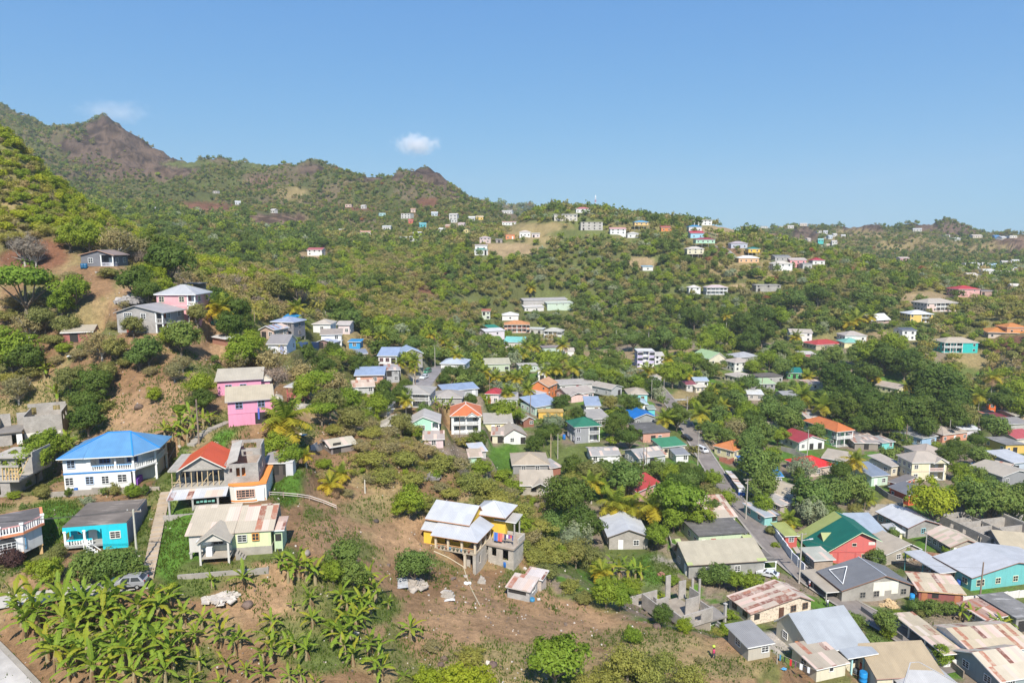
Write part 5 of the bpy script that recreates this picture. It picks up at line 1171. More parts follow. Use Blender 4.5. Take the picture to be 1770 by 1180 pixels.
e=[(-.5,-.7,5.45),(w-.3,-.8,5.45),(w+2.7,3.0,5.45),(w+2.7,10.2,5.45),(-.5,10.2,5.45)];r0,r1=(5.2,5.2,8.0),(w-2.4,5.2,8.0)
q=MB();q.shell([[e[0],e[1],r1,r0],[e[1],e[2],r1],[e[2],e[3],r1],[e[3],e[4],r0,r1],[e[4],e[0],r0]],.16,0,1)
for a,b_ in((e[0],r0),(e[1],r1),(e[2],r1),(r0,r1)):q.bar(a,b_,.1,2)
s.part(q,'roof',[mat('metal',(0.14,0.34,0.6)),mat('trim',WHITE),mat('trim',(0.02,0.22,0.55))])
q=MB();q.shell([[(-.6,-.8,5.5),(3.4,-.9,5.5),(3.2,3.4,7.2)],[(-.6,7,5.5),(-.6,-.8,5.5),(3.2,3.4,7.2)]],.12);s.part(q,'wing_roof',[mat('metal',(0.14,0.34,0.6)),mat('trim',WHITE)])
for u in(.11,.34):s.window('f',w*u,3.75 if u<.2 else.9,1.1,1.25,(0.5,0.6,0.75),'grid')
s.window('f',w*.07,.9,1.1,1.2,WHITE,'grid');s.window('f',w*.55,.85,1.0,1.25,WHITE,'grid');s.window('f',w*.78,.95,1.3,1.25,WHITE,'grid')
for u in(.5,.88):s.window('f',w*u,3.75,1.5,1.1,(0.1,0.2,0.5),'grid',y0=1.9)
for u in(.65,.72):s.door('f',w*u,2.98,.8,2.0,(0.55,0.5,0.45),y0=1.9)
s.baluster((w*.38,.1),(w*.95,.1),2.95,.85,rail=(0.2,0.42,0.7));s.baluster((w*.95,.2),(w+1.8,3.5),2.95,.85);s.baluster((w+1.8,3.6),(w+1.8,9.4),2.95,.85)
for x,y in((w*.7,.15),(w*.94,.15),(w+1.75,3.5),(w+1.75,9.3)):s.column(x,y,2.95,5.4,.15);
for x,y in((w*.94,.15),(w+1.75,3.5),(w+1.75,9.3)):s.column(x,y,-2,2.72,.16)
q=MB();q.box(w*.92,w*.97,.4,3,0,1.0);s.part(q,'cloth',mat('cloth',(0.3,0.1,0.5)))
HB=s
s=Bld("white house with orange-edged flat roof and rooftop balustrade at the left edge",(-50,938),(38,920),4.3)
w=s.w;s.depth=9;s.pad(-.5,w+3,-1,9,2.5);ch=[(0,0),(w,0),(w+2.2,2.0),(w+2.2,8.6),(0,8.6)]
q=MB();q.prism(ch,1.4,4.1);s.part(q,'wall',mat('paint',(0.8,0.79,0.77)))
q=MB();q.prism([(-.3,-.35),(w+.15,-.35),(w+2.6,1.85),(w+2.6,9.0),(-.3,9.0)],4.11,4.45);s.part(q,'cornice',mat('trim',(0.62,0.24,0.12)))
q=MB();q.prism([(0,0),(w,0),(w+2.2,2.0),(w+2.2,8.6),(0,8.6)],4.46,4.55);s.part(q,'roof',mat('flatroof',(0.17,0.155,0.15)))
for a,b_ in(((0,-.2),(w,-.2)),((w+.1,-.2),(w+2.4,1.9))):s.baluster(a,b_,4.46,.95,rail=(0.6,0.3,0.28))
for x,y in((w,-.2),(w+2.4,1.9),(w*.55,-.2)):s.column(x,y,4.46,5.7,.16)
q=MB();q.box(-.03,w,-.05,0,1.4,1.62);s.part(q,'band',mat('trim',(0.62,0.3,0.15)))
for x in(w*.1,w*.55,w*.8,w+1.9):s.column(x,2.2,-2.5,1.39,.2,(0.6,0.4,0.2))
s.window('f',w*.68,2.1,1.9,1.1,WHITE,'grid');q=MB();q.prism([(math.cos(t*.314)*1.0,math.sin(t*.314)*.75)for t in range(11)],0,.08);o=s.part(q,'arched_window',mat('glass'));o.location=(w*.68,-.02,3.3);o.rotation_euler=(R(90),0,0)
s.window('f',w*.98+.1,2.0,.5,1.5,(0.1,0.3,0.5),'none',y0=.25)
s=Bld("turquoise house with a dark flat roof and arched porch",(107,909.5),(218.5,901),3.7)
w=s.w;s.depth=9;s.pad(-.5,w+.6,-1.2,9.2,2.2);TQ=(0.02,0.56,0.67);z0=.75
q=MB();q.prism([(w*.6,0),(w,0),(w,9.0),(0,9.0),(0,2.0),(w*.6,2.0)],-3,3.5)
q.prism([(0,0),(w*.6,0),(w*.6,.25),(0,.25)],2.95,3.5)
s.part(q,'wall',[mat('paint',TQ)])
q=MB();q.box(w+.005,w+.03,.05,8.9,-1,3.45);s.part(q,'side_render',mat('concrete',(0.36,0.35,0.4)))  # thin blue-grey sheet: shade of the right-hand wall painted as colour
q=MB();q.prism([(0,0),(w,0),(w,9.0),(0,9.0)],3.51,3.62);s.part(q,'roof',mat('flatroof',(0.2,0.17,0.145)))
q=MB();q.box(0,w*.6,0,2,z0-.25,z0);s.part(q,'porch_floor',mat('concrete',(0.5,0.5,0.47)))
q=MB()
for a,b_ in((.03,.3),(.33,.58)):
 x0,x1=w*a,w*b_;n=10
 for i in range(n):
  t0,t1=i/n,(i+1)/n
  g=lambda t:2.95-.55*(abs(2*t-1)**3)
  q.quad((x0+(x1-x0)*t0,-.004,g(t0)),(x0+(x1-x0)*t1,-.004,g(t1)),(x0+(x1-x0)*t1,-.004,2.96),(x0+(x1-x0)*t0,-.004,2.96))
s.part(q,'arch',mat('paint',TQ))
for u in(.015,.315):s.column(w*u+.1,.13,z0,2.95,.14)
s.baluster((.2,.12),(w*.33,.12),z0,.8,rail=TQ);s.baluster((w*.36,.12),(w*.44,.12),z0,.8,rail=TQ);s.baluster((w*.05,.15),(w*.05,2),z0,.8)
s.window('f',w*.2,z0+.95,.95,1.0,(0.5,0.55,0.5),'sash',y0=2.0);s.door('f',w*.37,z0,.9,2.0,WHITE,y0=2.0)
s.window('f',w*.81,z0+.75,1.2,.9,(0.72,0.7,0.62),'grid')
s.steps(w*.38,-.1,-1.2,z0,1.0,6,1,(0.6,0.62,0.6))
q=MB();q.bar((w*.36,-.15,z0+.8),(w*.6,-.15,-.3),.05);q.bar((w*.36,-1.1,z0+.8),(w*.6,-1.1,-.3),.05)
for i in range(6):q.bar((w*(.36+.04*i),-1.1,z0+.75-.22*i),(w*(.36+.04*i),-1.1,z0-.05-.22*i),.05)
s.part(q,'stair_rail',mat('trim',WHITE))
s=Bld("half-built house with an orange gable over bare blocks and a finished white ground floor",(297,843),(460,831.5),2.9)
w=s.w;s.depth=10;s.pad(-.5,w+.5,-2.5,10,2.2);OR=(0.72,0.25,0.06)
q=MB();q.prism([(w*.6,0),(w*.66,-.5),(w*.86,-.75),(w,-.2),(w,8),(0,8),(0,2.6),(w*.6,2.6)],-2.5,2.6);s.part(q,'wall',mat('paint',(0.8,0.78,0.72)))
q=MB();q.prism([(w*.59,-.05),(w*.655,-.58),(w*.86,-.84),(w+.08,-.28),(w+.08,8),(w*.59,8)],2.61,2.88);q.prism([(w*.6,-.03),(w*.66,-.54),(w*.86,-.79),(w*.99,-.25),(w*.99,.5),(w*.6,.5)],.12,.34);q.box(w*.3,w*.59,.1,.2,2.61,2.88);s.part(q,'orange_band',mat('trim',OR))
for u in(.71,.78,.85):s.window('f',w*u,.95,.6 if u!=.78 else 1.1,1.15,(0.7,0.42,0.3),'grid',y0=-.8)
s.door('f',w*.94,.1,.9,2.1,WHITE,y0=-.55)
for u,wd in((.06,.5),(.45,.4),(.58,.35)):
 q=MB();q.box(w*u,w*u+wd,2.5,2.58,0,2.2);s.part(q,'orange_pier',mat('trim',OR))
for u in(.13,.27,.42):s.dark('f',w*u,.4,1.2,1.6,y0=2.6)
q=MB();q.prism([(0,-.1),(w*.59,-.1),(w*.59,2.55),(w*.59,8.0),(0,8.0)],2.6,2.9);q.prism([(-.35,-.35),(w*.6,-.35),(w*.6,8.2),(-.35,8.2)],5.45,5.7);s.part(q,'floor_slab',mat('concrete',(0.5,0.46,0.4)))
q=MB();holewall(q,(0,2.6),(w*.55,2.6),2.9,5.44,[(w*.06,w*.14,3.6,5.0),(w*.2,w*.29,2.95,5.1),(w*.36,w*.46,3.6,5.0)]);holewall(q,(0,8),(0,2.6),2.9,5.44)
holewall(q,(w*.55,.2),(w*.92,.2),2.9,5.9,[(w*.06,w*.09,4.6,5.3),(w*.13,w*.17,3.9,5.3),(w*.19,w*.23,3.9,5.3)]);holewall(q,(w*.92,.4),(w*.92,8),2.9,5.9,[(1.2,2.2,3.7,5.2),(4,5,3.7,5.2)]);holewall(q,(w*.55,8),(w*.55,.4),2.9,5.9)
holewall(q,(w*.92,7.8),(w*.55,7.8),2.9,7.6,[(1.2,3.2,6.2,7.1)]);holewall(q,(w*.92,4.4),(w*.92,7.6),5.9,7.5);holewall(q,(w*.68,4.4),(w*.92,4.4),5.9,6.9,[(.5,1.9,5.95,6.6)])
s.part(q,'block_wall',mat('block',BLOCK))
q=MB();q.shell([[(w*.57,1.0,5.75),(w*.69,1.0,6.3),(w*.69,6.5,8.0),(w*.57,6.5,7.4)]],.15);s.part(q,'sloping_slab',mat('concrete',(0.5,0.47,0.42)))
q=MB();q.quad((w*.1,-.2,5.71),(w*.56,-.2,5.71),(w*.33,-.2,7.5));q.quad((w*.1,-.05,5.71),(w*.33,-.05,7.5),(w*.56,-.05,5.71));s.part(q,'gable',mat('block',BLOCK))
s.roof('gy',w*.1,w*.56,-.4,7.2,5.72,1.9,mat('metal',(0.72,0.115,0.035)),.35,trim=(0.75,0.7,0.6))
q=MB()
for i in range(8):q.bar((w*.36+i*.2,7.5,7.55-i*.2),(w*.36+i*.2,8.1,7.55-i*.2),.05)
for x in[0.1]+[w*k for k in(.09,.15,.21,.27,.32,.38,.44,.5)]:q.bar((x,-.05,2.9),(x+.05*math.sin(x*9),-.05,5.45),.06)
q.bar((w*.02,.1,3.0),(w*.12,1.6,5.2),.05);q.bar((w*.3,.2,2.95),(w*.42,.3,4.9),.05);q.bar((0,0,3.7),(w*.1,0,3.7),.05)
s.part(q,'timber_prop',mat('wood',(0.5,0.38,0.22)))
q=MB();q.shell([[(-.2,-2.6,1.9),(w*.6,-2.6,2.0),(w*.6,.4,2.75),(-.2,.4,2.7)]],.08);s.part(q,'lean_to_roof',mat('rusty',(0.52,0.52,0.54),.06))
for x in(0,w*.24,w*.5):s.column(x+.1,-2.3,-2,1.85,.13,CONC)
q=MB();q.box(w*.25,w*.5,-2.35,-2.2,-2,.75);q.box(-.6,w*.62,-3.4,-3.2,-2.5,-.1);s.part(q,'yard_wall',mat('block',BLOCK))
q=MB()
for i,c in enumerate(range(5)):q.box(w*(.28+.04*i),w*(.31+.04*i),-2.1,-2.0,1.0+.05*(i%2),1.25+.1*(i%3))
s.part(q,'shade_cloth',mat('cloth',(0.2,0.45,0.38)))
HC=s
s=Bld("beige-roofed house with light green walls, a gabled porch and rusty patches",(326,923),(473,913.5),3.5)
w=s.w;s.depth=6.5;s.pad(-.5,w+2,-2.5,6.8,2.0);BG=(0.5,0.43,0.33)
q=MB();q.prism([(0,0),(w*.42,0),(w*.42,6),(0,6)],.9,3.5);
for x in(0,w*.42):q.quad((x,0,3.5),(x,6,3.5),(x,5.4,5.1))
s.part(q,'wall',mat('paint',(0.62,0.58,0.54)))
q=MB();q.prism([(w*.43,0.1),(w*.96,.1),(w*.96,5.6),(w*.43,5.6)],1.1,3.4);q.quad((w*.96,.1,3.4),(w*.96,5.6,3.4),(w*.96,5.2,4.9));s.part(q,'green_wall',mat('paint',(0.68,0.73,0.42)))
q=MB();q.prism([(w*.43,0.0),(w*.97,.0),(w*.97,5.6),(w*.43,5.6)],-2.5,1.09);s.part(q,'plinth',mat('concrete',(0.5,0.45,0.38)))
for x in(.1,w*.2,w*.41):
 for y in(.2,5.5):s.column(x,y,-2.5,.88,.15,CONC)
s.roof('gx',0,w*.5,0,6,3.5,1.7,mat('rusty',BG,.05),.4,.93,(0.5,0.42,0.34));s.roof('gx',w*.54,w*.97,0.2,5.6,3.4,1.6,mat('rusty',BG,.3),.35,.93,(0.55,0.45,0.38))
q=MB();q.prism([(w*.16,-2.2),(w*.52,-2.2),(w*.52,-.01),(w*.16,-.01)],.8,.95);s.part(q,'porch_floor',mat('concrete',(0.52,0.46,0.38)))
s.roof('gy',w*.17,w*.51,-2.3,1.5,3.2,1.2,mat('metal',(0.48,0.42,0.33)),.3,.5,(0.5,0.45,0.38),name='porch_roof')
q=MB();q.quad((w*.17,-2.2,3.2),(w*.51,-2.2,3.2),(w*.34,-2.2,4.35));s.part(q,'gable',mat('paint',(0.6,0.56,0.5)))
for x in(w*.175,w*.5):s.column(x,-2.1,-2.5,3.2,.13,(0.55,0.52,0.47))
q=MB();q.box(w*.2,w*.5,-.06,-.005,.95,1.7);s.part(q,'lower_panel',mat('paint',(0.74,0.7,0.55)))
s.window('f',w*.34,1.9,1.2,1.0,(0.35,0.32,0.3),'grid');s.window('f',w*.62,2.0,1.1,.9,(0.6,0.6,0.55),'grid');s.window('f',w*.78,2.1,.8,.9,(0.65,0.3,0.08),'sash');s.window('f',w*.46,2.0,.7,.9,(0.5,0.5,0.5),'none')
q=MB();q.box(w*.99,w*1.09,.6,4,-2,3.0);s.part(q,'side_store',mat('paint',(0.55,0.66,0.42)));s.roof('shed',w*.99,w*1.1,.5,4,3.0,.4,mat('rusty',(0.5,0.36,0.3),.5),.25,name='store_roof')
s.dark('f',w*1.04,1.5,.8,1.0,y0=.58);s.dark('f',w*1.04,-.6,.8,.9,y0=.58)
s.steps(w*.56,-.3,-1.0,.95,1.0,7,1,(0.42,0.38,0.33))
q=MB();q.prism([(-.5,-4.0),(w*.98,-3.7),(w*.98,-3.4),(-.5,-3.7)],-3.5,-.35);s.part(q,'retaining_wall',mat('concrete',(0.42,0.38,0.33)))
q=MB();q.lathe([(.05,0),(.5,.08),(.95,.3),(1.0,.36)],14);o=q.build('satellite_dish',mat('plastic',(0.8,0.8,0.8)),None,True);o.location=s.world(w*.19,-1.0,2.3);o.rotation_euler=(R(-62),R(-12),s.yaw);tag(o,"large white satellite dish beside the gabled porch",'satellite dish')
q=MB();q.box(0,.75,0,.7,0,1.15);q.box(.05,.7,-.03,0,.1,1.0);o=q.build('chest_freezer',mat('plastic',(0.8,0.8,0.8)));o.location=s.world(w*.23,-1.7,.95);o.rotation_euler=(0,0,s.yaw);tag(o,"white appliance standing on the gabled porch",'freezer')
HE=s
s=Bld("yellow house with several silver roofs and a pillared verandah on the bare slope",(750,922),(822,933.5),2.5)
w=s.w;s.depth=10;s.pad(-2.5,w*.35,.8,9,2.0);SV=(0.5,0.52,0.56);YE=(0.85,0.56,0.07)
q=MB();q.prism([(0,0),(w,0),(w,7),(0,7)],-.28,.02);s.part(q,'floor_slab',mat('concrete',(0.55,0.47,0.36)))
q=MB();holewall(q,(w,.1),(w,7),-5.5,-.29,[(1.5,2.2,-2.4,-.9),(4.8,5.5,-2.2,-.9)]);holewall(q,(w*.93,0),(w,0),-5.5,-.29);holewall(q,(w*.7,1.2),(w*.8,1.2),-5.5,-.29);s.part(q,'block_wall',mat('block',(0.55,0.5,0.43)))
for u in(.03,.33,.66):s.column(w*u+.05,.15,.02,2.45,.17,(0.6,0.5,0.36))
for y in(.15,2.4,4.6,6.8):s.column(w-.15,y,.02,2.45,.17,(0.6,0.5,0.36))
s.column(w*.73,.3,-5,-.3,.2,(0.55,0.47,0.36))
q=MB();q.prism([(-.1,1.9),(w-2.3,1.9),(w-2.3,7),(-.1,7)],-.2,3.4);q.prism([(-2.6,1.2),(-.11,1.2),(-.11,7),(-2.6,7)],-3,2.5);q.prism([(-2.4,2.7),(w-2.4,2.7),(w-2.4,8.3),(-2.4,8.3)],2.5,3.9);q.quad((w-2.4,2.7,3.9),(w-2.4,8.3,3.9),(w-2.4,6.9,5.4));q.quad((-2.4,2.7,3.9),(-2.4,6.9,5.4),(-2.4,8.3,3.9));q.prism([(w-3.2,8.5),(w+2.2,8.5),(w+2.2,13),(w-3.2,13)],-6,3.3)
s.part(q,'wall',mat('paint',YE))
q=MB();q.shell([[(-.4,-.6,2.4),(w+.6,-.6,2.4),(w-2.2,2.8,3.75),(-.4,2.8,3.75)],[(w+.6,-.6,2.4),(w+.6,7.2,2.4),(w-2.2,7.2,3.75),(w-2.2,2.8,3.75)]],.1,0,1);q.shell([[(-3.0,.8,2.5),(-.45,.8,2.5),(-.45,2.8,3.5),(-3.0,2.8,3.5)]],.1,0,1);s.part(q,'verandah_roof',[mat('metal',SV),mat('trim',(0.5,0.25,0.12))])
s.roof('gx',-2.5,w-2.4,2.5,8.4,3.95,1.7,mat('metal',(0.52,0.54,0.58)),.35,.74,(0.5,0.27,0.15));s.roof('hip',w-3.6,w+2.3,7.6,13.2,3.9,1.5,mat('metal',(0.56,0.58,0.61)),.4,trim=(0.4,0.2,0.12),name='rear_roof')
s.roof('shed',w+.4,w+4.2,8.2,11.4,2.9,.25,mat('metal',(0.5,0.47,0.42)),.2,name='side_roof')
for y in(8.3,11):s.column(w+4,y,-1,2.9,.1,CONC)
s.dark('f',w*.2,.3,.7,1.9,y0=1.88);s.window('f',w*.42,.9,1.0,1.1,(0.25,0.12,0.08),'none',y0=1.88)
q=MB();q.bar((.2,.15,.75),(w-.2,.15,.75),.05);q.bar((w-.15,.2,.75),(w-.15,6.8,.75),.05);s.part(q,'rail',mat('wood',(0.55,0.3,0.12)))
for k in range(9):
 q=MB();q.lathe([(.1,0),(.14,.22),(.2,.24),(.22,.42),(.08,.55)],7);o=q.build('flower_pot',mat('plastic',random.choice([(0.08,0.09,0.06),(0.25,0.12,0.07),(0.1,0.2,0.3)])));o.location=s.world(w*(.12+.09*k),-.05+.02,.02);tag(o,"small flower pot in the row along the yellow house verandah",'flower pot','flower pots on the yellow house verandah')
q=MB();q.prism([(w+.05,4.6),(w+5.4,4.2),(w+5.8,9.0),(w+.05,9.4)],-.35,.0);s.part(q,'terrace',mat('concrete',(0.5,0.42,0.34)))
q=MB();holewall(q,(w+.3,4.9),(w+5.2,4.5),-5,-.36,[(.7,1.6,-2.2,-.7),(2.8,3.9,-2.6,-.7)]);holewall(q,(w+5.2,4.5),(w+5.5,8.8),-5,-.36);holewall(q,(w+5.5,6.2),(w+5.7,9.0),.01,.9);holewall(q,(w+5.7,9.1),(w+2.4,9.2),.01,.8);s.part(q,'terrace_wall',mat('block',(0.55,0.5,0.43)))
q=MB();q.bar((w+1.2,5.2,0),(w+1.2,5.2,2.1),.05);q.bar((w+5.0,5.0,0),(w+5.0,5.0,2.1),.05);q.bar((w+1.2,5.2,2.05),(w+5.0,5.0,2.05),.02);o=q.build('clothes_line',mat('trim',(0.4,0.36,0.3)));o.location=s.o;o.rotation_euler=(0,0,s.yaw);tag(o,"clothes line between two posts on the terrace of the yellow house",'clothes line')
for k,(c,nm)in enumerate((((0.08,0.2,0.6),'royal blue sheet'),((0.7,0.16,0.12),'red sheet'),((0.7,0.3,0.25),'coral towel'),((0.05,0.05,0.12),'black trousers'),((0.75,0.75,0.78),'white shirt'),((0.25,0.08,0.3),'purple shirt'),((0.6,0.12,0.1),'crimson shorts'),((0.08,0.1,0.3),'navy jeans'))):
 q=MB();wd=.8 if k<2 else.34;x0=w+1.35+(0,.7,1.5,1.9,2.3,2.65,3.0,3.35)[k];hh=1.5 if k<2 else(.8,1.1,.7,.75,.55,1.0)[k-2]
 n=4
 for i in range(n):q.quad((x0+wd*i/n,5.12+.05*math.sin(i*2),2.05),(x0+wd*(i+1)/n,5.12+.05*math.sin(i*2+2),2.05),(x0+wd*(i+1)/n,5.05+.08*math.sin(i*2+2),2.05-hh),(x0+wd*i/n,5.05+.08*math.sin(i*2),2.05-hh))
 o=q.build('laundry',mat('cloth',c));o.location=s.o;o.rotation_euler=(0,0,s.yaw);tag(o,f"{nm} hung on the terrace clothes line of the yellow house",'laundry','washing on the terrace line')
HY=s
def shell_house(label,A,B,dep,h,walls,dist=None,base=None,cat='ruin'):
 s=Bld(label,A,B,h,cat,'unfinished_house',dist=dist)
 s.depth=dep;s.pad(-.8,s.w+.8,-.8,dep+.8,2.0)
 q=MB()
 for p0,p1,z0,z1,holes in walls(s.w,dep,h):holewall(q,p0,p1,z0,z1,holes)
 s.part(q,'wall',mat('block',BLOCK))
 q=MB();q.prism([(.25,.25),(s.w-.25,.25),(s.w-.25,dep-.25),(.25,dep-.25)],-2.5,(base or 0));s.part(q,'floor_slab',mat('concrete',(0.42,0.36,0.29)))
 return s
s=shell_house("roofless grey block house above the banana clump at the left edge",(39,721),(106,715),7.5,4.6,lambda w,d,h:[((0,0),(w,0),-3,4.6,[]),((w,.2),(w,d),-3,5.0,[(1.5,2.6,3.2,4.2),(4.4,5.5,3.2,4.2)]),((w-.2,d-.2),(0,d-.2),-1,5.6,[(1,2.2,4,5),(5,6.4,3.4,4.9)]),((0,d-.4),(0,.2),-3,4.8,[])],base=2.0)
q=MB();q.box(s.w*.0,s.w*.95,-.04,0,-2,1.4);s.part(q,'lower_render',mat('paint',(0.75,0.72,0.66)))
q=MB();holewall(q,(-4.2,-1.5),(-.1,-1.5),-3,2.2,[(2.5,3.4,-.3,1.8)]);holewall(q,(-4.2,3.5),(-2.6,3.5),2.4,4.8);holewall(q,(-1.6,3.5),(0,3.5),2.4,4.8);holewall(q,(-4.2,1.2),(-4.2,3.4),2.4,4.2);s.part(q,'side_wall',mat('block',BLOCK))
q=MB();q.box(-4.5,0,-1.9,4,2.21,2.42);s.part(q,'side_slab',mat('concrete',(0.3,0.27,0.24)))
q=MB();q.box(-.95,-.05,-1.6,-1.51,-.2,1.8);s.part(q,'door',mat('trim',WHITE))
s=Bld("half-built concrete house with timber props and formwork at the left edge",(-35,798),(33,797),5.8,'ruin','unfinished_house')
w=s.w;s.depth=8;s.pad(-.8,w+.8,-.8,8,2.0)
q=MB();holewall(q,(0,0),(w*.7,0),-3,2.5,[(w*.3,w*.45,.3,2)]);holewall(q,(w*.7,.2),(w*.7,8),-3,2.5);holewall(q,(0,3),(w,3),2.8,5.5,[(w*.2,w*.35,3.4,5),(w*.6,w*.72,2.9,5)]);holewall(q,(w,3.2),(w,8),2.8,6.3);s.part(q,'wall',mat('block',BLOCK))
q=MB();q.box(-.2,w*.98,-.3,8,2.51,2.8);q.box(-.2,w*.9,2.4,8.2,5.51,5.75);q.box(-.2,w,-.3,-.05,4.9,5.2);s.part(q,'slab',mat('concrete',(0.55,0.5,0.43)))
q=MB()
for x in[w*k for k in(.55,.64,.72,.8,.88,.95)]:q.bar((x,-.1,2.8),(x+.1,-.12,5.0),.07)
for x in(w*.6,w*.85):q.bar((x,-.1,2.9),(x+1.2,-.1,4.9),.05)
for z in(3.3,3.9,4.5):q.bar((w*.78,-.16,z),(w*.97,-.16,z),.06)
q.bar((w*.95,0,3),(w*1.2,.4,6.2),.05)
s.part(q,'timber_prop',mat('wood',(0.6,0.42,0.2)))
s=shell_house("roofless block ruin with stepped broken walls at the foot of the slope",(1182,1063),(1233,1048),9.5,4.6,lambda w,d,h:[((0,0),(w,0),1.9,4.5,[(w*.38,w*.6,2.7,3.9)]),((w,.2),(w,3.2),1.9,4.2,[(1,1.8,2.0,3.7)]),((w-.2,3.4),(w-.2,6),1.9,5.6,[]),((-.0,8.6),(0,.2),1.9,3.9,[]),((-5.2,d),(w*.25,d),1.2,4.3,[(2.6,3.7,2.2,3.7)]),((-5.2,3.0),(-5.2,d-.2),0,3.0,[]),((-1.8,2.6),(-1.8,d-.2),1.9,4.6,[]),((-1.6,5.6),(1.2,5.6),1.9,5.0,[(1.2,2,2,4)]),((w*.5,3.4),(w*.95,3.4),1.9,5.0,[]),((w*.55,d),(w*.72,d),1.9,6.6,[]),((w*.9,d-1),(w*1.15,d-1),1.9,5.4,[]),((w*1.3,d-1.5),(w*1.37,d-1.5),0,5.6,[]),((w*1.6,d-1.2),(w*1.67,d-1.2),0,5.0,[])],dist=110.5,base=1.9)
w=s.w
q=MB();q.box(.0,w*.98,.3,.4,-2,1.88);q.box(w*1.0,w*1.4,1.4,1.5,-2,1.5);s.part(q,'lower_wall',mat('paint',(0.7,0.68,0.63)))
q=MB();q.prism([(w*.95,.2),(w*1.55,.2),(w*1.55,4.2),(w*.95,4.2)],1.55,1.85);s.part(q,'porch_roof',mat('concrete',(0.34,0.31,0.28)))
s.column(w*1.5,.5,-2.5,4.2,.2,CONC);s.steps(w*1.2,.1,-2.4,1.5,1.1,9,-1)
s=shell_house("large roofless block building divided into rooms behind the teal house",(1713,930),(1800,919),14,2.9,lambda w,d,h:[((0,0),(w,0),-2,2.9,[(.8,1.8,1,2.2),(2.6,3.8,.1,2.2)]),((0,d),(0,.2),-2,3.0,[(d-3.4,d-2.2,.1,2.1),(3,4,1,2.1),(6.5,7.5,1,2.1)]),((w,.2),(w,d),-2,3.4,[]),((w-.2,d),(.2,d),-2,3.2,[(1,2,1,2.2),(4,5,1,2.2),(6.5,7.6,.9,2.2)]),((w*.5,.4),(w*.5,d-.2),0,2.8,[(3,4,0,2.1),(8,9,0,2.1)])]+[((.2,y),(w*.49,y),0,2.8,[])for y in(3,6,9,11.5)]+[((w*.52,y),(w-.2,y),0,2.8,[])for y in(4.5,9.5,9.0,19.5)],base=.05)
q=MB();q.box(s.w-.1,s.w+.3,.2,14,3.41,3.6);s.part(q,'ring_beam',mat('concrete',(0.6,0.56,0.5)))
shell_house("bare block wall shell at the right edge above the roofless building",(1752,882),(1800,878),8,2.8,lambda w,d,h:[((0,0),(w,0),-2,2.8,[(1,2,1,2.2),(4,5,1,2.2)]),((0,d),(0,.2),-2,2.8,[]),((w-.2,d),(0,d),-2,2.8,[(2,3,1,2)])],base=.05)
s=H("low hen-house shed of blocks with a pale peeling roof on the bare slope",(877,1014),(915,1022),3.6,1.7,('shed',.45,(0.6,0.5,0.44),'rusty',.22),(0.5,0.48,0.46),wk='block',front='. .',cat='shed',name='shed',ov=.3,trim=(0.5,0.45,0.4))
s.dark('f',s.w*.45,.95,s.w*.8,.5,'opening')
q=MB();q.box(s.w*.45,s.w*1.15,3.8,6.2,-1,1.9);s.part(q,'rear_shed',mat('wood',(0.5,0.42,0.36)));s.roof('shed',s.w*.4,s.w*1.2,3.75,6.4,1.95,.3,mat('rusty',(0.62,0.55,0.52),.2),.2,name='rear_roof')
s=Bld("red-railed wooden gazebo under a grey roof beside the pink houses",(495,667),(522,668),3.6,'gazebo','gazebo')
w=s.w;s.depth=3;s.pad(-.5,w+.5,-.5,3.2,2)
q=MB();q.box(0,w,0,3,.9,1.1);s.part(q,'floor',mat('wood',(0.4,0.2,0.16)))
RD=(0.5,0.13,0.13)
for x in(.1,w-.1):
 for y in(.1,2.9):s.column(x,y,-2,3.4,.09,RD)
q=MB()
for y in(.1,2.9):q.bar((.1,y,1.95),(w-.1,y,1.95),.05);q.bar((.1,y,1.2),(w-.1,y,1.2),.05)
n=4
for i in range(n):
 a,b_=.1+(w-.2)*i/n,.1+(w-.2)*(i+1)/n;q.bar((a,.1,1.2),(b_,.1,1.95),.04);q.bar((a,.1,1.95),(b_,.1,1.2),.04);q.bar((b_,.1,1.2),(b_,.1,1.95),.04)
s.part(q,'railing',mat('trim',RD));s.roof('hip',0,w,0,3,3.45,.8,mat('metal',(0.42,0.41,0.4)),.4)
s=shell_house("concrete slab roof on pillars tucked behind the rose pink house",(318,491),(340,492),5,2.6,lambda w,d,h:[((0,d),(w,d),-2,2.6,[])],base=0)
q=MB();q.box(-.4,s.w+.4,-.4,5.4,2.61,2.8);s.part(q,'roof',mat('concrete',(0.3,0.29,0.28)))
level_pads()
